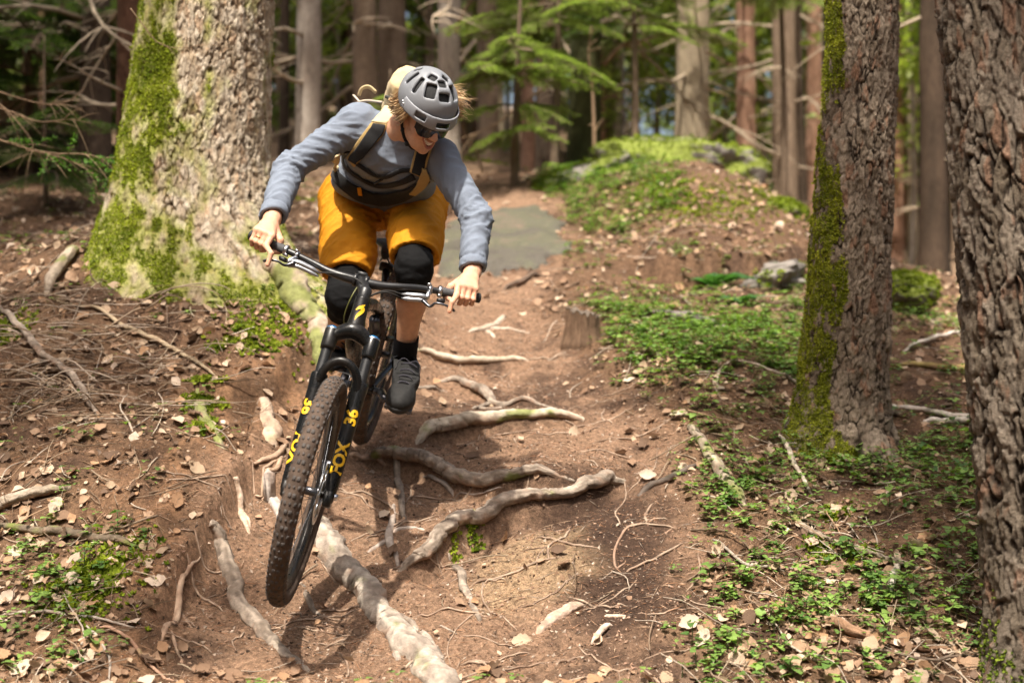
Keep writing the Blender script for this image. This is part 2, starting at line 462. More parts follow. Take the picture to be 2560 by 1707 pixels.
def gnormal(x, y, e=.02):
    dx = (hgt(x + e, y) - hgt(x - e, y)) / (2 * e); dy = (hgt(x, y + e) - hgt(x, y - e)) / (2 * e)
    n = np.stack([-dx, -dy, np.ones_like(dx)], -1)
    return n / np.linalg.norm(n, axis=-1)[..., None]

def build_ground():
    def axis(lo, hi, step, far, k):
        a = [hi]; s = step
        while a[-1] < far: s *= k; a.append(a[-1] + s)
        return np.array(a[1:])
    xf = np.arange(-2.3, 2.3, .0175); xr = axis(0, xf[-1], .02, 110, 1.09)
    xs = np.concatenate([-xr[::-1] , xf, xr])
    xs = np.unique(np.round(xs, 4))
    yf = np.arange(3.8, 8.2, .0175); yb = axis(0, yf[-1], .02, 150, 1.05); yn = axis(0, 0, .02, 45, 1.12)
    ys = np.concatenate([(3.8 - yn)[::-1], yf, yb])
    X, Yg = np.meshgrid(xs, ys); Z = hgt(X, Yg)
    tm = trail_mask(X, Yg)
    Z = Z + relief(X, Yg, tm)
    V = np.stack([X, Yg, Z], -1).reshape(-1, 3)
    ny, nx = X.shape
    i = np.arange(ny - 1)[:, None] * nx; j = np.arange(nx - 1)[None]
    Q = np.stack([i + j, i + j + 1, i + nx + j + 1, i + nx + j], -1).reshape(-1, 4)
    a = n2(X, Yg, 1.3, 11, 5); b_ = n2(X, Yg, 5.0, 13, 4)
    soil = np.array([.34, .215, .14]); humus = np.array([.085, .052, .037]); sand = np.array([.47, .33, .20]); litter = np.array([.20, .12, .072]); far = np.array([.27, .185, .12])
    def L(A, B, t): return A + (B - A) * t[..., None]
    c_ = n2(X, Yg, 12, 17, 4); tcol = L(np.broadcast_to(soil, X.shape + (3,)), humus, .8 * sstep(.0, .65, a + .55 * b_ + .45 * c_))
    sd = 1 - sstep(-.03, .16, sdist(SAND, X, Yg) + .10 * b_)
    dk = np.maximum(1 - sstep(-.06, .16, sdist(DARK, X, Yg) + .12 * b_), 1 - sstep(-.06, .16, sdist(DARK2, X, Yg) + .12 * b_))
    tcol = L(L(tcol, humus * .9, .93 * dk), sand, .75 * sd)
    ocol = L(np.broadcast_to(litter, X.shape + (3,)), humus, .7 * sstep(-.1, .6, b_ + .4 * a))
    bank = np.array([.36, .205, .115]); ocol = L(ocol, bank, .85 * sstep(.3, -.1, sdist(TRAIL, X, Yg) - .25 + .25 * b_) * (X < 0) * sstep(.0, .35, b_ + .4))
    ocol = L(ocol, far, sstep(9, 14, Yg))
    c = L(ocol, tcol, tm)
    m, nt, b = new_mat('forest soil')
    at = nd(nt, 'ShaderNodeAttribute', attribute_name='col')
    n1 = noise_node(nt, 55, 8, .75); n22 = noise_node(nt, 260, 5, .7)
    r1 = ramp(nt, n1.outputs['Fac'], [(.3, (.3,) * 3), (.5, (.9,) * 3), (.72, (1.65,) * 3)])
    r2 = ramp(nt, n22.outputs['Fac'], [(.3, (.55, .5, .48)), (.55, (1, 1, 1)), (.72, (1.6, 1.45, 1.3))])
    cc = mixc(nt, 1.0, at.outputs['Color'], r1.outputs[0], 'MULTIPLY'); cc = mixc(nt, 1.0, cc, r2.outputs[0], 'MULTIPLY')
    nt.links.new(cc, b.inputs['Base Color']); b.inputs['Roughness'].default_value = .95; b.inputs['Specular IOR Level'].default_value = .15
    add = nd(nt, 'ShaderNodeMath', operation='ADD'); nt.links.new(n1.outputs['Fac'], add.inputs[0]); nt.links.new(n22.outputs['Fac'], add.inputs[1])
    bump(nt, b, add.outputs[0], .012, .9)
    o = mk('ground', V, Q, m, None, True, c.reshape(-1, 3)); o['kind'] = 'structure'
    o['label'] = 'forest hillside with a worn dirt trail running down it'
    return o
build_ground()

# ------------------------------------------------------------------ slanting rock slab across the trail
def build_slab():
    out = poly_xy([(985, 600), (1000, 545), (1030, 512), (1085, 492), (1170, 487), (1250, 489), (1284, 512), (1298, 545), (1292, 585), (1250, 608), (1180, 632), (1100, 641), (1010, 630)])
    c = out.mean(0); ang = np.linspace(0, 2 * np.pi, 96, endpoint=False)
    ring = spline(np.vstack([out, out[:1]]), 97)[:-1]
    rings = []; V = []
    fr = np.linspace(0, 1, 26)
    for f in fr:
        p = c + (ring - c) * (f * (1 + (.03 * np.sin(ang * 7 + 1) + .16 * fbm(np.c_[np.cos(ang) * 4, np.sin(ang) * 4, ang * 0], 5, .65)) * f))[:, None]; z = hgt0(p[:, 0], p[:, 1]) + hgt(p[:, 0], p[:, 1]) * 0 + (hgt(p[:, 0], p[:, 1]) - hgt0(p[:, 0], p[:, 1])) * f ** 3 + .045 + .03 * n2(p[:, 0], p[:, 1], 1.4, 21, 3) + .012 * n2(p[:, 0], p[:, 1], 7, 25, 4) - .04 * f ** 6
        V.append(np.c_[p, z])
    p = c + (ring - c) * 1.03; V.append(np.c_[p, hgt0(p[:, 0], p[:, 1]) - .25])
    V = np.concatenate(V); n = 96; m_ = len(fr) + 1
    i = np.arange(m_ - 1)[:, None] * n; j = np.arange(n)[None]; j2 = (j + 1) % n
    Q = np.stack([i + j, i + n + j, i + n + j2, i + j2], -1).reshape(-1, 4)
    m, nt, b = new_mat('slab rock')
    n1 = noise_node(nt, 3.4, 9, .72); n3 = noise_node(nt, 40, 6, .7)
    r = ramp(nt, n1.outputs['Fac'], [(.3, (.055, .045, .036)), (.45, (.085, .074, .056)), (.54, (.09, .088, .052)), (.63, (.12, .094, .066)), (.74, (.24, .16, .105))])
    r2 = ramp(nt, n3.outputs['Fac'], [(.3, (.75,) * 3), (.7, (1.2,) * 3)])
    nt.links.new(mixc(nt, 1.0, r.outputs[0], r2.outputs[0], 'MULTIPLY'), b.inputs['Base Color']); b.inputs['Roughness'].default_value = .75
    bump(nt, b, n3.outputs['Fac'], .01, .5)
    t = thing('rock_slab', 'smooth grey-olive rock slab sloping across the trail behind the rider', 'rock', tuple(np.r_[c, hgt0(c[0], c[1])]))
    mk('slab', V, Q, m, t)
    return t
build_slab()
# ------------------------------------------------------------------ trees
def bark_mat(name, stops, lichen=(.42, .40, .36), rough=.95):
    m, nt, b = new_mat(name)
    at = nd(nt, 'ShaderNodeAttribute', attribute_name='col')
    n1 = noise_node(nt, 28, 8, .75, stretch=(1, 1, .45)); n3 = noise_node(nt, 150, 5, .7)
    r1 = ramp(nt, n1.outputs['Fac'], [(.28, (.6, .58, .56)), (.5, (1, 1, 1)), (.72, (1.35, 1.35, 1.32))])
    r2 = ramp(nt, n3.outputs['Fac'], [(.3, (.7,) * 3), (.7, (1.3,) * 3)])
    c = mixc(nt, 1.0, at.outputs['Color'], r1.outputs[0], 'MULTIPLY'); c = mixc(nt, 1.0, c, r2.outputs[0], 'MULTIPLY')
    nt.links.new(c, b.inputs['Base Color']); b.inputs['Roughness'].default_value = rough; b.inputs['Specular IOR Level'].default_value = .2
    add = nd(nt, 'ShaderNodeMath', operation='ADD'); nt.links.new(n1.outputs['Fac'], add.inputs[0]); nt.links.new(n3.outputs['Fac'], add.inputs[1])
    bump(nt, b, add.outputs[0], .008, .7)
    return m
BARK = bark_mat('spruce bark', None)
M_MOSS = attr_mat('moss', .9, .25, .3, 60, spec=.1)
M_TWIG = attr_mat('dead wood', .9, 0, .3, 60, .003, 200, .2)

def trunk(c_pts, r_pts, zs, nth, cell, amp, cols, lobes=(), crackw=.16, seed=0.0, zst=.42, fine=.004, aspect=1.0, tilt=.95, deepb=0.0):
    """c_pts: (z, x, y) rows, r_pts: (z, r) rows; bark plates as real relief. returns V, Q, colours, info"""
    c_pts = np.array(c_pts, float); r_pts = np.array(r_pts, float)
    cx = np.interp(zs, c_pts[:, 0], c_pts[:, 1]); cy = np.interp(zs, c_pts[:, 0], c_pts[:, 2]); r = np.interp(zs, r_pts[:, 0], r_pts[:, 1])
    th = np.linspace(0, 2 * np.pi, nth, endpoint=False); th = th - .55 * np.cos(th)          # closer rows on the side that faces the trail
    T, Zg = np.meshgrid(th, zs)
    R = np.repeat(r[:, None], nth, 1)
    for (a, ang, h, pw, z0) in lobes:
        R = R + a * np.exp(-np.maximum(Zg - z0, -.25 * h) / h) * np.maximum(np.cos(T - ang), 0) ** pw
    r0 = np.median(r)
    q = np.stack([np.cos(T) * r0, np.sin(T) * r0, Zg * zst], -1) / cell
    q = q + .35 * np.stack([pnoise(q * 1.7 + 3 + seed), pnoise(q * 1.7 + 31 + seed), pnoise(q * 1.7 + 57 + seed)], -1) + seed
    f1, f2, rid, off = voronoi(q)
    w1 = sstep(0, crackw, f2 - f1); deep = sstep(-.25, .45, fbm(q * .45 + 21, 3) - deepb)
    g1, g2, rid2, off2 = voronoi(q * 2.15 + 9 + .25 * pnoise(q * 3)[..., None])
    w2 = sstep(0, .20, g2 - g1)
    ta = rid * 37.7; tb = rid2 * 51.3
    # larger gnarls, then tilted plates with deep joints in places, then small flakes
    tan1 = off[..., 2] * np.cos(ta) + (off[..., 0] * -np.sin(T) + off[..., 1] * np.cos(T)) * np.sin(ta)
    tan2 = off2[..., 2] * np.cos(tb) + (off2[..., 0] * -np.sin(T) + off2[..., 1] * np.cos(T)) * np.sin(tb)
    d = amp * (1.0 * fbm(q * .22, 3) + .85 * (rid - .5) + tilt * tan1 + (w1 - 1) * (.25 + 1.0 * deep) + .35 * (rid2 - .5) + .55 * tan2 + .35 * (w2 - 1)) + fine * fbm(q * 4.2, 3)
    R = R + d
    V = np.stack([cx[:, None] + R * np.cos(T), cy[:, None] + R * np.sin(T) * aspect, Zg], -1)
    A, B, CR, RED = [np.array(c) for c in cols]
    t = np.clip(.5 + .9 * (rid - .5) + .35 * fbm(q * .6 + 5, 3), 0, 1)[..., None]
    col = A * (1 - t) + B * t
    red = sstep(.30, .55, fbm(q * .8 + 40, 3))[..., None] * .55
    col = col * (1 - red) + RED * red
    k = (np.clip((1 - w1) * (.25 + 1.1 * deep) + .25 * (1 - w2), 0, 1))[..., None]
    col = col * (1 - k) + CR * k
    n = nth; m_ = len(zs)
    i = np.arange(m_ - 1)[:, None] * n; j = np.arange(n)[None]; j2 = (j + 1) % n
    Q = np.stack([i + j, i + j2, i + n + j2, i + n + j], -1).reshape(-1, 4)
    return V, Q, col, T

def tufts(P0, N0, size, name, parent, colA, colB, blades=4, mat=None, jit=.5, flat=.6):
    """small moss cushions: clumps of little blades standing on the surface"""
    n = len(P0)
    tv = []; tf = []
    for k in range(blades):
        a = 2 * np.pi * k / blades + .4
        d = np.array([np.cos(a), np.sin(a), 0]); s = np.array([-np.sin(a), np.cos(a), 0])
        b0 = len(tv)
        tv += [d * .1 + s * .33, d * .1 - s * .33, d * .75 + np.array([0, 0, flat]) + s * .1, d * .6 + np.array([0, 0, flat * 1.25]) - s * .25]
        tf.append((b0, b0 + 1, b0 + 3, b0 + 2))
    R = rotmats(N0 + rng.normal(0, .35, N0.shape), rng.uniform(0, 6.28, n))
    s = size * np.exp(rng.normal(0, jit * .6, n))
    V, F = scatter(tv, np.array(tf), P0, R, s)
    t = np.clip(.5 + .5 * fbm(P0 * 9, 2) + rng.normal(0, .22, n), 0, 1)[:, None]
    c = np.array(colA) * (1 - t) + np.array(colB) * t
    o = mk(name, V, F, mat or M_MOSS, parent, True, np.repeat(c, len(tv), 0))
    o['kind'] = 'stuff'
    return o
def grid_normals(V):
    du = np.roll(V, -1, 1) - np.roll(V, 1, 1); dv = np.gradient(V, axis=0)
    n = np.cross(du, dv); return n / (np.linalg.norm(n, axis=-1)[..., None] + 1e-12)
def pick(mask, n):
    idx = np.flatnonzero(mask.ravel() > 0); p = mask.ravel()[idx]
    k = min(n, len(idx)); return rng.choice(idx, k, replace=False, p=p / p.sum()) if k else idx[:0]
MOSS_A, MOSS_B = (.075, .13, .012), (.30, .36, .035)

def zrow(u, v, Y): p = P(u, v, Y); return p
# --- the thick old spruce left of the trail
def big_tree():
    Y = 6.95
    rows = [(520, 0, 350), (499, 250, 378), (488, 400, 395), (482, 520, 422), (490, 620, 470), (500, 700, 520), (505, 760, 560), (505, 900, 600), (505, 1050, 620)]
    cz = []; rz = []
    for u, v, w in rows[::-1]:
        p = P(u, v, Y); cz.append((p[2], p[0], Y)); rz.append((p[2], w / 2 / FPX * Y * .93))
    cz += [(6, -1.42, Y), (18, -1.35, Y)]; rz += [(6, .27), (18, .10)]
    zs = np.concatenate([np.arange(-.35, 1.95, .0072), np.linspace(1.99, 18, 60)])
    B = np.array([.42, .36, .30])
    V, Q, col, T = trunk(cz, rz, zs, 350, .032, .0080, [(.37, .285, .195), (.58, .50, .395), (.11, .07, .04), (.47, .29, .17)],
                         lobes=[(.26, math.radians(-20), .24, 7, .18), (.15, math.radians(203), .26, 8, .22), (.20, math.radians(-72), .26, 10, .02), (.15, math.radians(-118), .26, 10, .08), (.10, math.radians(165), .25, 9, .3), (.2, math.radians(90), .2, 3, .2)], seed=2.0, zst=.46, crackw=.17, tilt=.7, deepb=.05)
    t = thing('spruce_tree', 'thick old spruce with flaking pale bark and bright moss, left of the rider', 'tree', (V[0, :, 0].mean(), Y, .15))
    # moss: the left side and the root flare
    N = grid_normals(V); z = V[..., 2]; x = V[..., 0]
    cx = np.interp(z, [c[0] for c in cz], [c[1] for c in cz]); rr = np.interp(z, [c[0] for c in rz], [c[1] for c in rz])
    side = (x - cx) / rr
    q = fbm(V * np.array([5, 5, 3.2]), 4)
    low = 1 - sstep(.25, .75, z)
    q2 = fbm(V * np.array([16, 16, 9]) + 3, 3)
    lean_ = .50 * (1 - sstep(-.55, .35, side)) + .32 * low + .22 * low * sstep(.2, .9, side) - .34 * sstep(.0, .6, side) * (1 - low) - .12 * sstep(1.2, 1.8, z)
    m0 = sstep(-.35, .45, q * .9 + .35 * q2 + lean_ - .04)
    k = (.8 * m0)[..., None]; col = col * (1 - k) + np.array((.25, .27, .045)) * k
    mk('trunk', V.reshape(-1, 3), Q, BARK, t, True, col.reshape(-1, 3))
    m = sstep(.15, .6, q * .9 + .5 * q2 + lean_ - .13) * (z < 1.9) * (z > -.15) * (V[..., 1] < Y + .25)
    i = pick(m ** 1.2, 24000)
    tufts(V.reshape(-1, 3)[i], N.reshape(-1, 3)[i], .0072, 'moss', t, (.11, .16, .012), (.33, .38, .03), 3)
    return t
T_BIG = big_tree()

def mid_tree():
    Y = 6.0
    rows = [(2158, 0, 180), (2150, 250, 187), (2140, 400, 200), (2128, 600, 208), (2118, 800, 222), (2108, 950, 236), (2100, 1050, 250), (2098, 1130, 272), (2098, 1250, 300)]
    cz = []; rz = []
    for u, v, w in rows[::-1]:
        p = P(u, v, Y); cz.append((p[2], p[0], Y)); rz.append((p[2], w / 2 / FPX * Y * .95))
    cz += [(6, 1.66, Y), (15, 1.9, Y)]; rz += [(6, .12), (15, .05)]
    zs = np.concatenate([np.arange(-.75, 1.6, .0058), np.linspace(1.64, 15, 50)])
    V, Q, col, T = trunk(cz, rz, zs, 210, .028, .0078, [(.155, .118, .085), (.28, .225, .17), (.035, .024, .017), (.27, .13, .075)],
                         lobes=[(.07, math.radians(200), .12, 6, -.42), (.05, math.radians(-80), .12, 6, -.42), (.05, math.radians(-20), .1, 6, -.45)], seed=11.0, zst=.42, crackw=.16)
    t = thing('spruce_tree', 'brown spruce trunk with a band of moss down its left side, right of the trail', 'tree', (P(2098, 1130, Y)[0], Y, -.5))
    N = grid_normals(V); z = V[..., 2]; x = V[..., 0]
    cx = np.interp(z, [c[0] for c in cz], [c[1] for c in cz]); rr = np.interp(z, [c[0] for c in rz], [c[1] for c in rz])
    side = (x - cx) / rr
    q = fbm(V * np.array([7, 7, 3.5]) + 5, 4)
    low = 1 - sstep(-.35, .25, z)
    edge = -.64 + .58 * low + .12 * np.sin(z * 5)
    m = sstep(.0, .35, (edge - side) * 1.3 + .55 * q) * (z < 1.55) * (z > -.62) * (V[..., 1] < Y + .12)
    m = m * (1 - .55 * sstep(.1, .9, z)); q3 = sstep(-.35, .25, fbm(V * np.array([20, 20, 10]) + 8, 3)); k = (.75 * m * q3)[..., None]; col = col * (1 - k) + np.array((.18, .19, .04)) * k
    mk('trunk', V.reshape(-1, 3), Q, BARK, t, True, col.reshape(-1, 3))
    m = m * sstep(-.45, .1, fbm(V * np.array([20, 20, 10]) + 8, 3))
    i = pick(m, 16000)
    tufts(V.reshape(-1, 3)[i], N.reshape(-1, 3)[i], .0062, 'moss', t, (.12, .15, .012), (.36, .38, .035), 3)
    # a mossy spur root at its left foot
    p = [P(1962, 1075, 5.95), P(1950, 1110, 5.92), P(1935, 1150, 5.88)]
    return t
T_MID = mid_tree()

def near_tree():
    Y = 4.22
    le = [(0, 2352), (200, 2366), (500, 2386), (700, 2408), (900, 2420), (1100, 2437), (1400, 2464), (1700, 2482), (1900, 2490)]
    cz = []; rz = []
    for v, u in le[::-1]:
        r = .197 + .032 * v / 1700
        p = P(u, v, Y); cz.append((p[2], p[0] + r, Y)); rz.append((p[2], r))
    cz += [(5, 1.33, Y), (15, 1.1, Y)]; rz += [(5, .17), (15, .07)]
    zs = np.concatenate([np.arange(-1.3, 1.25, .0058), np.linspace(1.3, 15, 50)])
    V, Q, col, T = trunk(cz, rz, zs, 270, .040, .0105, [(.125, .098, .07), (.225, .185, .145), (.028, .02, .014), (.22, .105, .06)],
                         lobes=[(.05, math.radians(190), .12, 6, -1.0)], seed=23.0, zst=.34, crackw=.16)
    t = thing('spruce_tree', 'grey-brown spruce trunk with cracked bark, cut by the right edge of the photo', 'tree', (cz[0][1], Y, -1.0))
    mk('trunk', V.reshape(-1, 3), Q, BARK, t, True, col.reshape(-1, 3))
    N = grid_normals(V); z = V[..., 2]
    q = fbm(V * 6 + 15, 4)
    m = sstep(.1, .5, q + .9 * (1 - sstep(-1.0, -.75, z)) - .25) * (z < -.6) * (z > -1.15)
    i = pick(m, 2500)
    tufts(V.reshape(-1, 3)[i], N.reshape(-1, 3)[i], .008, 'moss', t, MOSS_A, (.2, .25, .03), 4)
    return t
T_NEAR = near_tree()

# --- needle and leaf foliage (meshes shared between copies)
M_NEEDLE = attr_mat('spruce needles', .6, .5, .25, 20, spec=.3, tcol=(1.1, 1.25, .6))
M_LEAF = attr_mat('green leaves', .5, .45, .2, 20, spec=.35, tcol=(1.15, 1.3, .5))
def spray(L, n, r, droop=.25, w=.5):
    """one flat spruce branch: side twigs carrying needle blades; local x along the branch. returns quads V"""
    out = []
    for k in range(n):
        t = r.uniform(.1, 1.0); side = r.choice([-1, 1]); l = L * w * (1.05 - t) * r.uniform(.6, 1.1) + .05
        ang = side * r.uniform(.6, 1.1)
        p0 = np.array([t * L, 0, -droop * L * t * t])
        d = np.array([math.cos(ang), math.sin(ang), -.25 + r.normal(0, .12)])
        out.append((p0, d, l))
    return out
def crown_mesh(name, H, R, tiers, per, colA, colB, seed, z0=0.0, blade=(.16, .05), top=1.0):
    """spruce crown: whorls of drooping branches, each a fan of needle blades"""
    r = np.random.default_rng(seed); pos = []; dirs = []; sc = []
    for k in range(tiers):
        f = (k + r.uniform(-.4, .4)) / tiers; z = z0 + f * (H - z0); rad = R * (1 - f) ** .75 * r.uniform(.7, 1.1) + .15
        for b in range(per):
            a = r.uniform(0, 6.283); L = rad * r.uniform(.6, 1.1); dr = r.uniform(.15, .45)
            for (p0, d, l) in spray(L, int(7 + 9 * L), r, dr):
                m = max(2, int(l / blade[0] * 1.6))
                for s in range(m):
                    q = p0 + d * l * (s + .5) / m
                    c, s_ = math.cos(a), math.sin(a)
                    pos.append((q[0] * c - q[1] * s_, q[0] * s_ + q[1] * c, z + q[2]))
                    e = d + r.normal(0, .35, 3)
                    dirs.append((e[0] * c - e[1] * s_, e[0] * s_ + e[1] * c, e[2])); sc.append(r.uniform(.7, 1.3))
    pos = np.array(pos); dirs = np.array(dirs); sc = np.array(sc)
    R_ = rotmats(dirs, r.uniform(-.9, .9, len(pos)))
    bl, bw = blade
    tv = np.array([(-bw * .35, 0, -bl * .5), (bw * .35, 0, -bl * .5), (bw * .6, bw * .15, 0), (.15 * bw, 0, bl * .6), (-.15 * bw, 0, bl * .6), (-bw * .6, bw * .15, 0)])
    V, F = scatter(tv, np.array([(0, 1, 2, 5), (5, 2, 3, 4)]), pos, R_, sc)
    t = np.clip(r.normal(.45, .25, len(pos)) + .3 * fbm(pos * .9, 2), 0, 1)[:, None]
    c = np.array(colA) * (1 - t) + np.array(colB) * t
    return mesh_data(name, V, F, M_NEEDLE, True, np.repeat(c, 6, 0))
def leafball_mesh(name, rx, rz, n, size, colA, colB, seed, zc, clumps=60, mat=None):
    """broad-leaved crown: leaves gathered in clumps through an uneven volume, with gaps"""
    r = np.random.default_rng(seed)
    u = r.normal(size=(clumps, 3)); u /= np.linalg.norm(u, axis=1)[:, None]
    cc = u * (r.random(clumps) ** .45)[:, None] * np.array([rx, rx, rz]) * r.uniform(.75, 1.15, (clumps, 1)) + [0, 0, zc]
    k = r.integers(0, clumps, n)
    pos = cc[k] + r.normal(0, 1, (n, 3)) * np.array([.24, .24, .12]) * rx * .55
    d = r.normal(0, .6, (n, 3)) + [0, 0, 1.0]
    R_ = rotmats(d, r.uniform(0, 6.28, n))
    tv = np.array([(0, -1, 0), (.55, -.1, .12), (.3, .75, 0), (0, 1.1, -.1), (-.3, .75, 0), (-.55, -.1, .12)]) * .5
    V, F = scatter(tv, np.array([(0, 1, 4, 5), (1, 2, 3, 4)]), pos, R_, size * r.uniform(.6, 1.4, n))
    t = np.clip(r.normal(.5, .28, n) + .5 * (r.random(clumps)[k] - .5), 0, 1)[:, None]
    c = np.array(colA) * (1 - t) + np.array(colB) * t
    return mesh_data(name, V, F, mat or M_LEAF, True, np.repeat(c, 6, 0))
DKG, LTG = (.020, .045, .016), (.055, .10, .028)
CROWN = [crown_mesh('spruce_crown', 12, 2.3, 16, 6, DKG, LTG, 31, 0, (.30, .10)), crown_mesh('spruce_crown', 12, 2.0, 14, 6, DKG, LTG, 32, 0, (.30, .10))]
def bare_trunk(r0, H, seed, cols, lean=(0, 0), bend=.05):
    nth, nz = 22, 46
    zs = np.concatenate([np.linspace(-.6, 6, 34), np.linspace(6.6, H, 12)])
    rz = r0 * (1 - .75 * np.clip(zs, 0, H) / H) + r0 * .45 * np.exp(-np.maximum(zs + .1, 0) / .25)
    th = np.linspace(0, 2 * np.pi, nth, endpoint=False)
    T, Z = np.meshgrid(th, zs)
    q = np.stack([np.cos(T) * r0 * 6, np.sin(T) * r0 * 6, Z * 2.2], -1) + seed * 7.7
    nz_ = fbm(q, 3)
    R = rz[:, None] * (1 + .06 * nz_ + .05 * fbm(q * 3, 2))
    X = R * np.cos(T) + lean[0] * Z + bend * np.sin(Z * .5 + seed); Yv = R * np.sin(T) + lean[1] * Z
    V = np.stack([X, Yv, Z], -1).reshape(-1, 3)
    t = np.clip(.5 + .8 * nz_, 0, 1).reshape(-1, 1)
    c = np.array(cols[0]) * (1 - t) + np.array(cols[1]) * t
    i = np.arange(nz - 1)[:, None] * nth; j = np.arange(nth)[None]; j2 = (j + 1) % nth
    Q = np.stack([i + j, i + j2, i + nth + j2, i + nth + j], -1).reshape(-1, 4)
    return V, Q, c
def dead_branch_mesh(seed, L=1.0):
    r = np.random.default_rng(seed); m = MB()
    n = 9; t = np.linspace(0, 1, n)
    p = np.c_[t * L, .10 * L * np.sin(t * 4 + r.uniform(0, 6)) * t, -.16 * L * t ** 2 + .03 * np.sin(t * 7 + seed)]
    m.add(*tube(p, .014 * (1 - .85 * t), 5))
    for k in range(6):
        i = r.integers(2, n - 1); l = L * r.uniform(.15, .4); a = r.choice([-1, 1]) * r.uniform(.5, 1.1)
        s = np.linspace(0, 1, 5)
        q = p[i] + np.c_[s * l * math.cos(a), s * l * math.sin(a), -.25 * l * s ** 2 + r.normal(0, .05) * s]
        m.add(*tube(q, .006 * (1 - .8 * s), 4, cap=False))
    V = m.verts(); c = np.broadcast_to(np.array((.40, .32, .23)) * r.uniform(.55, 1.2), (len(V), 3))
    return mesh_data('dead_branch', V, m.F, M_TWIG, True, c)
DEADB = [dead_branch_mesh(s) for s in range(6)]

BROWN = [(.15, .105, .07), (.26, .19, .135)]; DARKB = [(.045, .032, .022), (.095, .065, .045)]; PALE = [(.24, .19, .15), (.40, .34, .285)]; PINK = [(.20, .11, .07), (.34, .20, .135)]; MOSSB = [(.035, .04, .014), (.075, .075, .03)]
REDB = [(.07, .035, .02), (.13, .065, .04)]; TANB = [(.25, .20, .14), (.36, .29, .2)]
_bg = [  # left edge, right edge, depth (edges in the 2352 px picture), colours, lean, crown?, label
    (183, 250, 11.0, DARKB, 0, 'dark trunk in the shade, second to the left of the thick mossy spruce'),
    (262, 312, 10.0, REDB, 0, 'reddish dark trunk just left of the thick mossy spruce'),
    (52, 78, 14.0, DARKB, 0, 'dark trunk behind the green branches at the far left'),
    (92, 106, 17.0, PINK, 0, 'slim reddish trunk glowing in the shade at the far left'),
    (-120, -60, 12.0, DARKB, 0, 'dark trunk beyond the left edge of the photo'),
    (646, 668, 15.0, DARKB, 0, 'narrow dark trunk just right of the thick mossy spruce'),
    (680, 736, 13.0, PALE, 0, 'pale sunlit trunk between the thick spruce and the rider'),
    (737, 752, 22.0, BROWN, 0, 'slim trunk right behind the pale sunlit one'),
    (806, 862, 13.5, BROWN, 0, 'brown trunk above the rider\'s shoulder, left one of a pair'),
    (868, 934, 14.5, BROWN, 0, 'wide brown trunk above the backpack, right one of a pair'),
    (963, 978, 20.0, DARKB, 0, 'thin dark trunk above the helmet, left of the pale one'),
    (978, 1003, 18.0, BROWN, 0, 'brown trunk half hidden behind the pale trunk above the helmet'),
    (1003, 1056, 13.0, PALE, .012, 'pale knotty trunk rising right above the helmet'),
    (1068, 1092, 21.0, BROWN, 0, 'trunk behind the blond hair, left of the shaded brown one'),
    (1092, 1140, 15.0, BROWN, 0, 'shaded brown trunk behind the green spruce sprays'),
    (1196, 1226, 17.0, PINK, 0, 'slim reddish trunk left of the dark one in the middle'),
    (1234, 1284, 14.5, DARKB, 0, 'dark straight trunk in the middle of the background'),
    (1312, 1384, 13.0, MOSSB, .01, 'dark greenish trunk with a long arching branch'),
    (1372, 1392, 19.0, PINK, 0, 'reddish trunk peeping out right of the greenish trunk'),
    (1548, 1626, 14.0, TANB, 0, 'stout tan trunk standing behind the mossy mound'),
    (1630, 1642, 24.0, BROWN, 0, 'slim trunk in the gap right of the stout tan one'),
    (1690, 1736, 15.5, PINK, .004, 'slim reddish trunk with sunlit spots right of the mound'),
    (1776, 1834, 15.0, BROWN, 0, 'brown trunk left of the leaning dark stem'),
    (1826, 1852, 15.8, DARKB, -.035, 'thin dark stem leaning against its neighbours'),
    (1852, 1890, 17.0, PINK, -.01, 'reddish trunk close to the left of the moss-banded spruce'),
    (1888, 1908, 13.0, DARKB, 0, 'dark trunk hidden behind the moss-banded spruce'),
    (2046, 2070, 16.0, PINK, 0, 'slim reddish trunk just right of the moss-banded spruce'),
    (2110, 2172, 12.0, DARKB, 0, 'dark knotty trunk between the two near spruces'),
    (2186, 2200, 18.0, BROWN, 0, 'slim trunk against the near spruce at the right edge'),
    (1776, 1788, 26.0, TANB, 0, 'far slim tan trunk beyond the mound'),
    (1440, 1452, 30.0, BROWN, 0, 'far slim trunk in the bright gap over the mound'),
    (1500, 1510, 34.0, BROWN, 0, 'farthest slim trunk left of the stout tan one'),
]
BGU = []
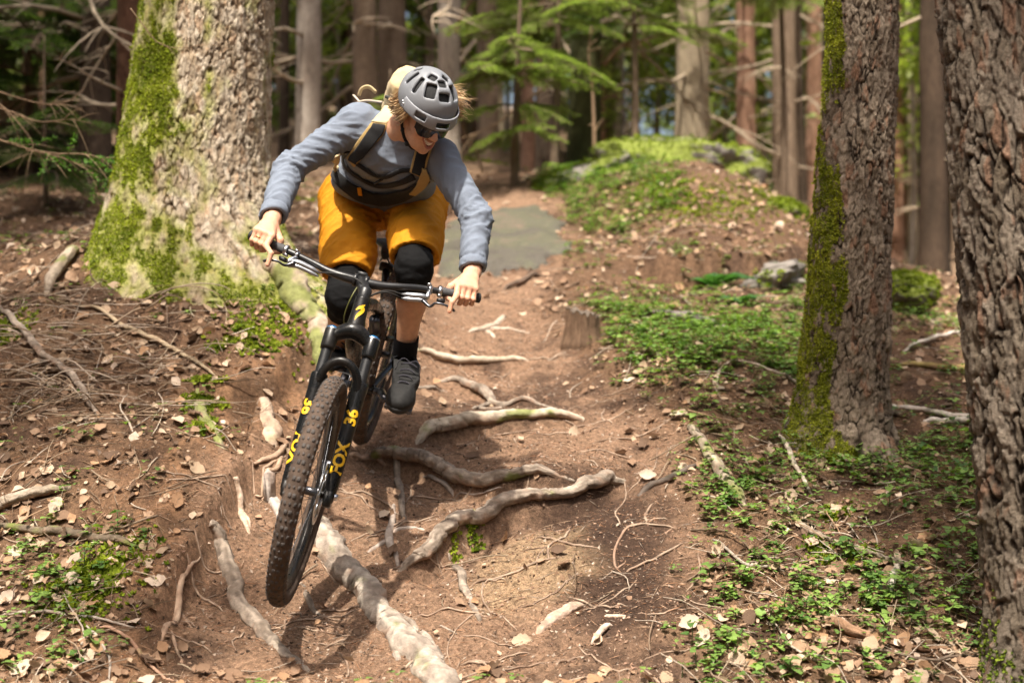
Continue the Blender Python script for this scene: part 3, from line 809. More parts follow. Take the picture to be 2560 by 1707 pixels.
def bg_trees():
    r = np.random.default_rng(77)
    for k, (a, b, Y, cols, lean, lab) in enumerate(_bg):
        u = (a + b) / 2 * D2N; w = (b - a) * D2N / FPX * Y
        x = (u - 1280) / FPX * Y
        vmid = 250 * D2N; zmid = (853.5 - vmid) / FPX * Y
        gz = float(hgt(np.array([x]), np.array([Y]))[0])
        x0 = x - lean * (zmid - gz)
        t = thing('spruce_tree', lab, 'tree', (x0, Y, gz), 'spruce trunks of the wood behind the rider')
        BGU.append((u, lab)); H = r.uniform(17, 22)
        V, Q, c = bare_trunk(w / 2 * 1.04, H, k, cols, (lean, 0), .02)
        mk('trunk', V + [x0, Y, gz], Q, BARK, t, True, c)
        n = r.integers(7, 12) if w > .1 else r.integers(4, 8)
        for j in range(n):
            z = r.uniform(.4, 4.5); ang = r.uniform(0, 6.283)
            o = link_mesh('dead_branch', DEADB[r.integers(0, 6)], t, (lean * z + w * .4 * math.cos(ang), w * .4 * math.sin(ang), z), (r.normal(0, .2), r.normal(0.1, .25), ang), r.uniform(.5, 1.5) * (1.3 if w > .2 else .8))
        if k % 4 == 0 or x < -2.6:
            link_mesh('crown', CROWN[k % 2], t, (lean * 7, 0, r.uniform(8.5, 11.5)), (0, 0, r.uniform(0, 6)), r.uniform(.75, 1.05))
bg_trees()
# ------------------------------------------------------------------ foliage in the wood behind
FIR_A, FIR_B = (.05, .085, .028), (.14, .20, .055)
YG_A, YG_B = (.15, .21, .05), (.32, .38, .11)
BRMESH = []
def fir_branch(seed, L, colA, colB, n=70):
    """one hanging spruce branch: woody axis and needle-covered side twigs (two meshes)"""
    r = np.random.default_rng(seed); m = MB()
    t = np.linspace(0, 1, 12); ax = np.c_[t * L, .06 * L * np.sin(t * 3 + seed), -.22 * L * t ** 2]
    m.add(*tube(ax, .012 * L * (1 - .8 * t), 5)); pos = []; dirs = []; sc = []
    for k in range(n):
        f = r.uniform(.12, 1); i = min(int(f * 11), 10); p0 = ax[i] + (ax[i + 1] - ax[i]) * (f * 11 - i)
        a = r.choice([-1, 1]) * r.uniform(.5, 1.15); l = L * .38 * (1.1 - f) * r.uniform(.5, 1.1) + .06
        s = np.linspace(0, 1, 4); q = p0 + np.c_[s * l * math.cos(a), s * l * math.sin(a), -.35 * l * s ** 1.5]
        m.add(*tube(q, .003 * L * (1 - .6 * s), 3, cap=False))
        for u in np.arange(.04, l, .030):
            g = u / l; b = p0 + np.array([math.cos(a) * u, math.sin(a) * u, -.35 * l * g ** 1.5])
            for e in (-1, 1):
                pos.append(b); dirs.append(np.array([math.cos(a + e * .75), math.sin(a + e * .75), r.normal(-.15, .3)])); sc.append(r.uniform(.7, 1.25))
    V0 = m.verts(); wood = mesh_data('twig', V0, m.F, M_TWIG, True, np.broadcast_to((.20, .15, .10), (len(V0), 3)))
    pos = np.array(pos); dirs = np.array(dirs); sc = np.array(sc)
    tv = np.array([(-.004, 0, 0), (.004, 0, 0), (.006, .004, .025), (0, 0, .055), (-.006, .004, .025)]); R_ = rotmats(dirs, r.uniform(-.6, .6, len(pos)))
    V, F = scatter(tv, [np.array([(0, 1, 2, 4)]), np.array([(4, 2, 3)])], pos, R_, sc)
    c = np.clip(r.normal(.45, .25, len(pos)), 0, 1)[:, None]; c = np.array(colA) * (1 - c) + np.array(colB) * c
    return wood, mesh_data('needles', V, F, M_NEEDLE, True, np.repeat(c, 5, 0))
FB_L = [fir_branch(s, 1.0, FIR_A, FIR_B) for s in (1, 2)]; FB_Y = [fir_branch(s, 1.0, YG_A, YG_B) for s in (3, 4)]
def young_fir(name, label, u, v_lo, v_hi, Y, rad, whorls, per, kinds, stem_r, seed, top=None, group=None):
    """a small spruce: stem and whorls of branches between photo heights v_lo and v_hi (2352-wide picture pixels)"""
    r = np.random.default_rng(seed); x = (u * D2N - 1280) / FPX * Y; gz = float(hgt(np.array([x]), np.array([Y]))[0])
    z0 = (853.5 - v_lo * D2N) / FPX * Y - gz; z1 = (853.5 - v_hi * D2N) / FPX * Y - gz
    t = thing(name, label, 'tree', (x, Y, gz), group)
    s = np.linspace(-.2, z1 + (top or .6), 22); V, F = tube(np.c_[.03 * np.sin(s * 1.3 + seed), .02 * np.cos(s), s] + [x, Y, gz], stem_r * (1 - .8 * np.clip(s / (z1 + .6), 0, 1)), 8)
    mk('trunk', V, F, BARK, t, True, np.broadcast_to((.16, .115, .08), (len(V), 3)))
    for k in range(whorls):
        z = z0 + (z1 - z0) * (k + .5) / whorls + r.normal(0, .08)
        for j in range(per):
            a = r.uniform(0, 6.283); w, n = kinds[r.integers(0, len(kinds))]; sc = rad * r.uniform(.6, 1.15)
            b = link_mesh('branch', w, t, (0, 0, z), (r.normal(0, .15), r.uniform(-.25, .2), a), sc); link_mesh('needles', n, b)
    return t
young_fir('young_spruce', 'young spruce with hanging yellow-green sprays above the helmet\'s right side', 1190, 300, 60, 11.0, .75, 5, 4, FB_Y, .035, 5)
young_fir('young_spruce', 'young spruce filling the gap left of the greenish trunk with bright sprays', 1275, 190, -60, 12.0, .85, 4, 4, FB_Y, .04, 6)
young_fir('young_spruce', 'young spruce over the mound\'s left side, dark sprays at the top edge of the photo', 1452, 90, -160, 12.5, .9, 4, 4, FB_L + FB_Y, .04, 7)
young_fir('young_spruce', 'dark young spruce filling the upper left corner of the photo', 60, 330, -40, 11.5, 1.3, 7, 6, FB_L, .05, 8)
young_fir('young_spruce', 'shaded young spruce left of the thick mossy spruce, behind its neighbour', 150, 260, -60, 14.0, 1.2, 6, 5, FB_L, .05, 9)
young_fir('young_spruce', 'small green spruce low behind the dead twigs at the left', 110, 380, 285, 9.6, .55, 3, 5, FB_L, .02, 10)
young_fir('young_spruce', 'little spruce showing above the backpack', 890, 260, 190, 10.5, .35, 2, 5, FB_Y, .012, 12, .1)
young_fir('young_spruce', 'spruce with bright sprays hanging beside the reddish trunk at the top', 1795, 40, -160, 13.0, .9, 4, 5, FB_Y, .04, 13)

_used = {}
_short = [(183, 'the dark trunk left of the thick spruce'), (262, 'the reddish trunk beside the thick spruce'), (52, 'the trunk at the far left'), (480, 'the thick mossy spruce'), (708, 'the pale sunlit trunk'), (834, 'the brown trunk over the shoulder'), (900, 'the wide trunk over the backpack'),
          (1030, 'the pale knotty trunk'), (1116, 'the shaded brown trunk'), (1210, 'the slim reddish middle trunk'), (1258, 'the dark middle trunk'), (1348, 'the greenish trunk'), (1587, 'the stout tan trunk'), (1713, 'the slim reddish trunk past the mound'), (1805, 'the brown trunk past the mound'), (1960, 'the moss-banded spruce'), (2140, 'the dark knotty trunk'), (2290, 'the near right spruce')]
def where(u, Y, what):
    """a label that places a far tree by the bigger trunk it shows beside"""
    ud = u / D2N; k = min(_short, key=lambda q: abs(q[0] - ud)); d = ud - k[0]
    side = 'just left of' if -45 < d < 0 else 'just right of' if 0 <= d < 45 else 'left of' if d < 0 else 'right of'
    for dist in ('far', 'farther', 'distant', 'very distant', 'remotest'):
        lab = dist + ' ' + what + ' ' + side + ' ' + k[1]
        if lab not in _used: break
    _used[lab] = 1
    return lab
# broad-leaved and spruce trees farther off: each a tree of its own
FARL = [leafball_mesh('crown', 2.6, 4.4, 5200, .17, (.12, .17, .045), (.28, .34, .11), 41, 4.4, 110), leafball_mesh('crown', 2.4, 4.0, 4600, .17, (.10, .14, .045), (.22, .27, .09), 42, 4.0, 90),
        leafball_mesh('crown', 2.6, 4.2, 5000, .15, (.14, .19, .04), (.33, .39, .11), 43, 4.2, 90)]
FARS = [crown_mesh('crown', 11, 2.1, 18, 6, (.09, .10, .05), (.17, .19, .085), 51, .3, (.34, .12)), crown_mesh('crown', 11, 2.4, 18, 6, (.10, .11, .05), (.19, .21, .09), 52, .5, (.34, .12))]
def far_trees():
    r = np.random.default_rng(91); n = 0
    spots = []
    for Yb, step in ((20, 2.6), (25, 2.3), (32, 2.5), (42, 3.0)):
        half = Yb * .42 + 2; x = -half
        while x < half:
            spots.append((x + r.normal(0, .5), Yb + r.uniform(-2.2, 2.2))); x += step * r.uniform(.75, 1.25)
    for (x, Y) in spots:
        u = 1280 + x / Y * FPX; gz = float(hgt(np.array([x]), np.array([Y]))[0])
        # a gap in the leaves lets the sky through over the mound
        gap = min(abs(u - 1620), abs(u - 1800) * 1.1)
        if gap < 75 and Y > 22 and r.random() < .75: continue
        dark = u < 1000
        leaf = (r.random() < (.6 if dark else .78))
        lab = where(u, Y, 'pale green leafy tree' if leaf else 'dim green spruce')
        t = thing('broadleaf_tree' if leaf else 'spruce_tree', lab, 'tree', (x, Y, gz), 'leafy trees far behind the trunks' if leaf else 'spruces far behind the trunks')
        H = r.uniform(7, 10); V, F = tube(np.c_[.05 * np.sin(np.linspace(0, 5, 9)), np.zeros(9), np.linspace(-.4, H, 9)] + [x, Y, gz], np.linspace(.13, .03, 9), 7)
        mk('trunk', V, F, BARK, t, True, np.broadcast_to((.12, .085, .06), (len(V), 3)))
        me = (FARL[r.integers(0, 2) if u < 1500 else r.integers(0, 3)] if leaf else FARS[r.integers(0, 2)])
        link_mesh('crown', me, t, (0, 0, r.uniform(-.5, .6)), (0, 0, r.uniform(0, 6.28)), r.uniform(.8, 1.2))
far_trees()
# young beeches lighting up the gaps with yellow-green leaves
BEECH = [leafball_mesh('crown', 1.0, 1.7, 2600, .085, (.17, .23, .045), (.36, .42, .11), 44 + k, 2.1, 60) for k in range(2)]
for k, (u, Y, sc, lab) in enumerate([(1425, 17.5, 1.0, 'young beech with yellow-green leaves in the gap right of the greenish trunk'), (1505, 19.0, 1.15, 'young beech with yellow-green leaves just left of the stout tan trunk'), (1660, 18.0, 1.0, 'young beech glowing between the stout tan trunk and the slim reddish one'),
        (1752, 20.5, 1.2, 'young beech in the gap right of the slim reddish trunk'), (2090, 15.5, 1.1, 'young beech showing between the two near spruces'), (1160, 18.5, 1.0, 'young beech behind the shaded brown trunk'), (950, 19.5, 1.1, 'young beech between the brown trunks above the helmet'), (770, 17.5, 1.0, 'young beech right of the pale sunlit trunk')]):
    u *= D2N; x = (u - 1280) / FPX * Y; gz = float(hgt(np.array([x]), np.array([Y]))[0])
    t = thing('young_beech', lab, 'tree', (x, Y, gz)); V, F = tube(np.c_[x + .04 * np.sin(np.linspace(0, 4, 9)), np.full(9, Y), gz + np.linspace(-.3, 3.2 * sc, 9)], np.linspace(.035, .008, 9), 7)
    mk('trunk', V, F, BARK, t, True, np.broadcast_to((.20, .17, .14), (len(V), 3))); link_mesh('crown', BEECH[k % 2], t, (0, 0, .1), (0, 0, k * 1.3), sc)
# far wood on the skyline, one mass
def far_wood():
    r = np.random.default_rng(92); n = 26000
    a = r.uniform(-.62, .62, n); Y = r.uniform(52, 66, n); x = np.tan(a) * Y * .9; z = r.uniform(-1, 1, n); h = 8.5 + 3.0 * fbm(np.c_[x * .12, Y * .05, x * 0], 3)
    gap = fbm(np.c_[x * .35, z * 0 + 4, r.normal(0, .1, n)], 2)
    z = 0.5 + (z * .5 + .5) * h
    keep = (fbm(np.c_[x * .45, Y * .4, z * .45], 2) > -.22)
    P0 = np.c_[x, Y, z][keep]; k = len(P0)
    R_ = rotmats(r.normal(0, 1, (k, 3)), r.uniform(0, 6.28, k))
    tv = np.array([(0, -.5, 0), (.3, 0, .06), (0, .55, 0), (-.3, 0, .06)])
    V, F = scatter(tv, np.array([(0, 1, 2, 3)]), P0, R_, r.uniform(.3, .7, k))
    t = r.random(k)[:, None]; c = np.array((.10, .14, .05)) * (1 - t) + np.array((.24, .30, .10)) * t
    o = mk('distant_wood', V, F, M_LEAF, None, True, np.repeat(c, 4, 0)); tag(o, 'distant green wood closing the view behind all the trunks', 'trees', None, 'stuff')
far_wood()
# unseen trees added beyond the frame, their crowns set to shade chosen spots
def added_shade_tree(x, y, zc, rx, rz, n, seed, lab):
    # the trunk stands outside the frame and leans its top over
    bx, by = (x, min(y, -1.3)) if y < 3.2 else ((-.40 * y - 1.1) if x < 1.0 else (.40 * y + 1.1), y)
    gz = float(hgt(np.array([bx]), np.array([by]))[0])
    t = thing('broadleaf_tree', lab, 'tree', (bx, by, gz), 'unseen trees added for their shade')
    s = np.linspace(0, 1, 14); k = sstep(.35, 1, s)
    V, F = tube(np.c_[bx + (x - bx) * k, by + (y - by) * k, gz - .4 + (zc + .2 - gz + .4) * s], np.linspace(.10, .02, 14), 10)
    mk('trunk', V, F, BARK, t, True, np.broadcast_to((.15, .11, .08), (len(V), 3)))
    link_mesh('crown', leafball_mesh('crown', rx, rz, n, .13, (.05, .09, .02), (.11, .17, .04), seed, 0, 70), t, (x - bx, y - by, zc - gz))
def over(u, v, h, dx=0, dy=0):
    """stand point of an added tree whose crown, h metres up, shades the ground seen at (u, v)"""
    g = ground_at(u * D2N, v * D2N); s = SUN / SUN[2] * h; return g[0] + s[0] + dx, g[1] + s[1] + dy, h
for k, (u, v, h, rx, rz, n, lab) in enumerate([
        (1950, 1000, 8.5, 1.0, .9, 700, 'unseen leafy tree added to shade the moss-banded spruce'), (2380, 1250, 8.0, .9, .8, 800, 'unseen leafy tree added to shade the near spruce'),
        (110, 840, 9.0, .9, .7, 420, 'unseen leafy tree added to shade the brushwood on the left bank'),
        (100, 520, 9.5, 2.2, 1.2, 4200, 'unseen dense leafy tree added to shade the hollow at the left'), (160, 400, 10.0, 2.4, 1.3, 4200, 'unseen dense leafy tree added to shade the trunks at the left'),
        (250, 1500, 8, .5, .4, 180, 'unseen slender leafy tree added to dapple the lower left bank')]):
    x, y, hh = over(u, v, h); added_shade_tree(x, y, hh + .0, rx, rz, n, 200 + k, lab)

# the wood goes on round and behind the photographer
def wood_around():
    r = np.random.default_rng(95)
    spots = [(x + r.normal(0, .6), y + r.normal(0, .8)) for y, xs in ((-9, np.arange(-12, 13, 4.6)), (-15, np.arange(-14, 15, 5.2))) for x in xs]
    spots += [(sx * (x + .35 * max(y, 0)) + r.normal(0, .5), y + r.normal(0, .6)) for sx in (-1, 1) for x, ys in ((6.6, np.arange(-4, 20, 5.2)), (11.5, np.arange(-5, 24, 6.2))) for y in ys]
    for k, (x, y) in enumerate(spots):
        gz = float(hgt(np.array([x]), np.array([y]))[0]); H = r.uniform(13, 17)
        t = thing('spruce_tree', 'tall spruce of the wood around the photographer, outside the frame', 'tree', (x, y, gz), 'spruces around the photographer')
        V, F = tube(np.c_[np.full(9, x), np.full(9, y), gz + np.linspace(-.4, H, 9)], np.linspace(.2, .03, 9), 10)
        mk('trunk', V, F, BARK, t, True, np.broadcast_to((.14, .10, .07), (len(V), 3)))
        link_mesh('crown', FARS[k % 2], t, (0, 0, r.uniform(2.0, 4.0)), (0, 0, r.uniform(0, 6.28)), (1.25, 1.25, 1.15))
wood_around()

def slim_trunks():
    r = np.random.default_rng(97)
    me = []
    for k in range(4):
        V, Q, c = bare_trunk(.07, 15, 60 + k, (BROWN, TANB, PINK, DARKB)[k], (r.normal(0, .008), 0), .03); me.append(mesh_data('trunk', V, Q, BARK, True, c))
    for k in range(46):
        Y = r.uniform(17, 36); u = r.uniform(-60, 2560); x = (u - 1280) / FPX * Y; gz = float(hgt(np.array([x]), np.array([Y]))[0])
        t = thing('spruce_tree', where(u, Y, ('slim brown stem', 'slim tan stem', 'slim reddish stem', 'slim dark stem')[k % 4]), 'tree', (x, Y, gz), 'slim far trunks')
        link_mesh('trunk', me[k % 4], t, (0, 0, 0), (0, 0, r.uniform(0, 6)), (r.uniform(.7, 1.5),) * 2 + (1,))
        for j in range(int(r.integers(3, 7))): link_mesh('dead_branch', DEADB[r.integers(0, 6)], t, (0, 0, r.uniform(.6, 6)), (r.normal(0, .2), r.normal(.1, .25), r.uniform(0, 6.283)), r.uniform(.6, 1.3))
slim_trunks()
# ------------------------------------------------------------------ the mountain bike
def dusty_black():
    m, nt, b = new_mat('dusty gloss black paint'); n = noise_node(nt, 9, 8, .7)
    r = ramp(nt, n.outputs['Fac'], [(.45, (.006, .006, .006)), (.62, (.016, .013, .011)), (.78, (.05, .037, .028))]); nt.links.new(r.outputs[0], b.inputs['Base Color'])
    r2 = ramp(nt, n.outputs['Fac'], [(.45, (.24,) * 3), (.75, (.65,) * 3)]); nt.links.new(r2.outputs[0], b.inputs['Roughness']); b.inputs['Specular IOR Level'].default_value = .35
    return m
M_BLACK = dusty_black()
M_SATIN = simple_mat('satin black', (.013, .013, .014), .38, 0, .3, 60, .0006, 300)
M_RUBBER = simple_mat('black rubber', (.02, .019, .018), .7, 0, .3, 80, .001, 300)
M_GRIP = simple_mat('grey grip rubber', (.055, .055, .058), .75, 0, .2, 120, .001, 500)
M_METAL = simple_mat('machined aluminium', (.55, .56, .58), .28, 1.0, .12, 60)
M_DKMETAL = simple_mat('dark anodised aluminium', (.10, .10, .11), .3, .9, .2, 60)
M_SILVER = simple_mat('grey lever body', (.36, .37, .39), .32, .75, .15, 80)
M_BLUE = simple_mat('blue anodised cap', (.03, .22, .52), .3, .6, .2, 60)
M_YELLOW = simple_mat('yellow decal', (.72, .42, .012), .45, 0, .06, 60)
M_WHITE = simple_mat('white decal', (.75, .75, .75), .5, 0, .05, 60)
M_KASH = simple_mat('dusty brown stanchion', (.10, .06, .035), .25, .5, .3, 40)
M_TYRE = attr_mat('dusty tyre rubber', .9, 0, .35, 26, .002, 180, .2)

AX = nrm([.970, 0.0, -.243])                     # hub axis of the leaning front wheel, towards the viewer's right
UPV = nrm([.243, 0, .970])
FW = np.array([0, -1.0, 0])                      # the wheel rolls straight down the trail
A0 = P(770, 1226, 4.49)
ST = nrm(UPV * math.cos(math.radians(18)) + np.array([0, 1.0, 0]) * math.sin(math.radians(18)))   # steering axis
STF = nrm(np.cross(ST, AX)) ; STF = STF if STF[1] < 0 else -STF
CROWN_C = A0 + ST * .515
contact = A0 - UPV * .372
BIKE = thing('mountain_bike', 'black trail bike with yellow fork lettering, nose-down over the roots under the rider', 'mountain bike', tuple(contact))

def wheel(name, c, ax, up, front=True, disc_side=1):
    fw = np.cross(ax, up)
    R0, rt = .340, .030
    th0 = np.linspace(0, 2 * np.pi, 120, endpoint=False); ph = np.linspace(0, 2 * np.pi, 20, endpoint=False)
    def ringp(th, rad, lat): return np.asarray(c) + (np.cos(th)[..., None] * up + np.sin(th)[..., None] * fw) * np.asarray(rad)[..., None] + np.asarray(lat)[..., None] * ax
    hub = MB()
    hub.add(*revolve(c, ax, [(.0, -.052), (.012, -.052), (.012, -.04), (.026, -.036), (.026, -.03), (.014, -.024), (.014, .024), (.024, .03), (.024, .036), (.012, .04), (.012, .052), (0, .052)], 20))
    hub.add(*tube(np.array([c - ax * .075, c + ax * .075]), .0075, 10))
    w = hub.build(name, M_DKMETAL, BIKE)
    T, PH = np.meshgrid(th0, ph, indexing='ij')
    V = ringp(T, R0 + rt * np.cos(PH), rt * 1.03 * np.sin(PH)).reshape(-1, 3)
    n = 20; i = np.arange(120)[:, None] * n; i2 = ((np.arange(120) + 1) % 120)[:, None] * n; j = np.arange(n)[None]; j2 = (j + 1) % n
    m = MB(); m.add(V, np.stack([i + j, i + j2, i2 + j2, i2 + j], -1).reshape(-1, 4), col=(.085, .060, .046))
    rows = 92
    for k in range(rows):
        a = 2 * np.pi * k / rows
        def knob(lat, la, lr, ll, tilt=0.0, da=0.0):
            a2 = a + da
            rad = np.array([math.cos(a2), math.sin(a2)]); r_ = rad[0] * up + rad[1] * fw; t_ = -rad[1] * up + rad[0] * fw
            psi = math.asin(np.clip(lat / rt, -.98, .98)); nrm_ = r_ * math.cos(psi) + ax * math.sin(psi); lt = np.cross(nrm_, t_)
            p = np.asarray(c) + r_ * R0 + nrm_ * (rt + lr * .5 - .001)
            t2 = nrm(t_ + lt * tilt)
            m.add(*box(p, np.array([t2, np.cross(nrm_, t2), nrm_]), (la, ll, lr), .0012), col=(.075, .066, .061))
        if k % 2 == 0:
            knob(-.0066, .0068, .0024, .0050); knob(.0066, .0068, .0024, .0050)
        else:
            knob(-.0150, .0062, .0024, .0038, .25); knob(.0150, .0062, .0024, .0038, -.25); knob(0, .0045, .0022, .0030)
        knob(-.0262, .0066 if k % 2 else .0052, .0026, .0042); knob(.0262, .0066 if k % 2 else .0052, .0026, .0042)
    m.build('tyre', M_TYRE, w)
    rim = MB(); prof = [(.3165, -.0155), (.316, .0155), (.308, .0165), (.292, .012), (.284, .004), (.284, -.004), (.292, -.012), (.308, -.0165), (.3165, -.0155)]
    rim.add(*revolve(c, ax, prof, 96)); rim.build('rim', M_BLACK, w)
    sp = []
    for k in range(28):
        s = 1 if k % 2 else -1; a = 2 * np.pi * k / 28; b = a + (.62 if (k // 2) % 2 else -.62)
        p0 = np.asarray(c) + (math.cos(b) * up + math.sin(b) * fw) * .024 + ax * s * .031
        p1 = np.asarray(c) + (math.cos(a) * up + math.sin(a) * fw) * .286 + ax * s * .003
        s_ = MB(); s_.add(*tube(np.array([p0, p1]), .0011, 5, cap=False)); s_.build('spoke', M_DKMETAL, w)
    d = MB(); dc = np.asarray(c) + ax * disc_side * .042
    d.add(*revolve(dc, ax, [(.078, -.001), (.1, -.001), (.1, .001), (.078, .001), (.078, -.001)], 48))
    for k in range(6):
        a = k * math.pi / 3
        e0 = dc + (math.cos(a) * up + math.sin(a) * fw) * .02; e1 = dc + (math.cos(a + .5) * up + math.sin(a + .5) * fw) * .08
        d.add(*tube(np.array([e0, e1]), .004, 4))
    d.build('brake_disc', M_METAL, w)
    return w
FWHEEL = wheel('front_wheel', A0, AX, UPV, True, 1)
RA = P(956, 885, 5.68)
HD = nrm(RA - A0)
AXR = nrm(AX - HD * np.dot(AX, HD)); UPR = nrm(np.cross(HD, AXR)); UPR = UPR if UPR[2] > 0 else -UPR
RWHEEL = wheel('rear_wheel', RA, AXR, UPR, False, 1)

def text_geo(body, size, thick=.0):
    """bold lettering outline as flat mesh in its own xy plane"""
    cu = bpy.data.curves.new('lettering', 'FONT'); cu.body = body; cu.size = size; cu.offset = thick * 1.0; cu.align_x = 'CENTER'; cu.align_y = 'CENTER'
    cu.extrude = .0; cu.resolution_u = 3
    o = bpy.data.objects.new('lettering', cu); COL.objects.link(o)
    dg = bpy.context.evaluated_depsgraph_get(); me = bpy.data.meshes.new_from_object(o.evaluated_get(dg))
    V = np.array([v.co for v in me.vertices]); F = [list(p.vertices) for p in me.polygons]
    bpy.data.objects.remove(o); bpy.data.curves.remove(cu); bpy.data.meshes.remove(me)
    return V, F
def decal(body, size, c, along, nrm_dir, radius, name, mat, parent, thick=.002, squeeze=1.0):
    """lettering wrapped on a tube whose axis runs along 'along' at centre c; facing nrm_dir"""
    V, F = text_geo(body, size, thick)
    along = nrm(along); nd_ = nrm(nrm_dir - along * np.dot(nrm_dir, along)); side = np.cross(nd_, along)
    # local x -> along, local y -> around the tube
    ang = V[:, 1] / radius
    W = np.asarray(c) + V[:, 0:1] * along * squeeze + radius * (np.cos(ang)[:, None] * nd_ + np.sin(ang)[:, None] * side)
    o = mk(name, W, F, mat, parent, False); return o

def fork():
    f = MB()
    # crown with its arms
    c = CROWN_C
    crown_top = c + ST * .012
    f.add(*tube(spline([c - AX * .076 - ST * .012, c - AX * .045 + ST * .012, c + ST * .030 + STF * .006, c + AX * .045 + ST * .012, c + AX * .076 - ST * .012], 17), [.021, .022, .0225, .023, .024, .026, .028, .030, .031, .030, .028, .026, .024, .023, .0225, .022, .021], 14))
    for s in (-1, 1):
        f.add(*revolve(c + AX * s * .068, ST, [(0, -.05), (.0235, -.05), (.0245, -.04), (.0245, .016), (.0225, .020), (0, .020)], 24))
    root = f.build('fork', M_BLACK, BIKE)
    for s in (-1, 1):
        b = A0 + AX * s * .068
        cap = MB(); cap.add(*revolve(c + AX * s * .068 + ST * .020, ST, [(.022, 0), (.022, .004), (.019, .0055), (.013, .0055), (.012, .0105), (0, .0115)], 24)); cap.build('top_cap', M_BLUE, root)
        ring = MB(); ring.add(*revolve(c + AX * s * .068 + ST * .0165, ST, [(.0228, 0), (.0236, .002), (.0236, .005), (.022, .006)], 24)); ring.build('cap_ring', M_METAL, root)
        st = MB(); st.add(*tube(np.array([b + ST * .26, c + AX * s * .068]), .0185, 20, cap=False)); st.build('stanchion', M_SATIN, root)
        lo = MB()
        lo.add(*revolve(b, ST, [(0, -.026), (.012, -.026), (.017, -.020), (.0215, .02), (.0235, .10), (.0245, .24), (.0262, .34), (.0275, .352), (.0275, .375), (.0255, .380), (.0195, .380)], 28))
        lo.add(*tube(np.array([b - AX * s * .034, b + AX * s * .018]), [.013, .014], 14))
        lo.add(*box(b - ST * .012 + STF * .006, np.array([AX, ST, STF]), (.013, .026, .017), .004))
        lw = lo.build('lower_leg', M_BLACK, root)
        # lettering on the outer front of each leg: the right leg reads upwards, the left leg downwards
        al = ST if s > 0 else -ST
        lk = nrm(STF * .93 + AX * s * .18)
        decal('FOX', .056, b + ST * .120, al, lk, .0258, 'lettering', M_YELLOW, root, .0022, .96)
        decal('36', .056, b + ST * .258, al, lk, .0268, 'lettering', M_YELLOW, root, .0022, .96)
    # brake arch in front of the tyre
    p = [A0 + AX * s * x + ST * h + STF * fwd for (s, x, h, fwd) in ((-1, .066, .345, .014), (-1, .058, .380, .026), (-1, .040, .408, .040), (-1, .018, .422, .046), (1, 0, .425, .048), (1, .018, .422, .046), (1, .040, .408, .040), (1, .058, .380, .026), (1, .066, .345, .014))]
    a = MB(); a.add(*tube(spline(p, 33), .0125, 10, flat=1.15)); a.build('arch', M_BLACK, root)
    # mud flap behind the arch
    g = MB(); q = spline([A0 + AX * s * x + ST * h - STF * .02 for (s, x, h) in ((-1, .045, .385), (-1, .025, .402), (1, 0, .406), (1, .025, .402), (1, .045, .385))], 13)
    q2 = q - STF * .06 + ST * .02
    V = np.concatenate([q, q2]); F = np.array([(k, k + 1, 14 + k, 13 + k) for k in range(12)]); g.add(V, F); g.build('mudguard', M_RUBBER, root)
    # axle ends and brake hose
    for q_ in (revolve(A0 + AX * .092, AX, [(0, .004), (.009, .004), (.011, 0), (.011, -.012)], 16), revolve(A0 - AX * .03, AX, [(0, -.006), (.012, -.006), (.014, .012), (.010, .02), (0, .02)], 16)):
        x = MB(); x.add(*q_); x.build('axle_end', M_METAL, root)
    ca = MB(); ca.add(*box(A0 + AX * .040 + ST * .085 - STF * .055, np.array([AX, ST, STF]), (.016, .034, .018), .005)); ca.build('brake_caliper', M_DKMETAL, root)
    h = MB(); h.add(*tube(spline([A0 + AX * .047 + ST * .10 - STF * .03, A0 + AX * .045 + ST * .06 + STF * .028, A0 + AX * .042 + ST * .0 + STF * .032, A0 + AX * .040 - ST * .035 + STF * .02], 14), .0028, 6)); h.build('brake_hose', M_METAL, root)
    return root
FORK = fork()

# bar, stem, grips, levers
BC = P(902, 703, 4.775)
BAR_L = [P(628, 588, 4.86), P(668, 606, 4.85), P(713, 625, 4.835), P(743, 638, 4.825), P(788, 660, 4.80), P(822, 678, 4.785), P(867, 694, 4.775)]
BAR_R = [P(923, 709, 4.775), P(957, 715, 4.78), P(1002, 717, 4.79), P(1041, 719, 4.81), P(1075, 724, 4.825), P(1103, 729, 4.835), P(1150, 737, 4.85), P(1197, 745, 4.86)]
bar_pts = spline(BAR_L + [BC] + BAR_R, 80)
_d = np.linalg.norm(bar_pts - BC, axis=1)
hb = MB(); hb.add(*tube(bar_pts, .0112 + .0052 * (1 - sstep(.03, .17, _d)), 16)); HBAR = hb.build('handlebar', M_SATIN, BIKE)
GRIP = {}
for key, e0, e1, e2 in (('L', BAR_L[0], BAR_L[1], BAR_L[2]), ('R', BAR_R[-1], BAR_R[-2], BAR_R[-3])):
    p = spline([e0, e1, e2], 40); GRIP[key] = p
    rr = .0152 + .0010 * (np.arange(40) % 2); g = MB(); g.add(*tube(p, rr, 16)); gg = g.build('grip', M_GRIP, HBAR)
    d = nrm(p[-1] - p[-2]); c = MB(); c.add(*revolve(p[-1], d, [(.0165, -.002), (.0195, .0), (.0195, .010), (.0165, .012), (.011, .012)], 18)); c.add(*box(p[-1] + d * .005 + np.array([0, -.012, -.016]), np.array([d, np.cross(d, [0, 0, 1]), [0, 0, 1]]), (.006, .006, .006), .0015)); c.build('clamp', M_METAL, HBAR)
    en = MB(); en.add(*revolve(p[0], d, [(0, -.006), (.013, -.006), (.0172, -.003), (.0172, .006), (.015, .008)], 16)); en.build('end_cap', M_RUBBER, HBAR)
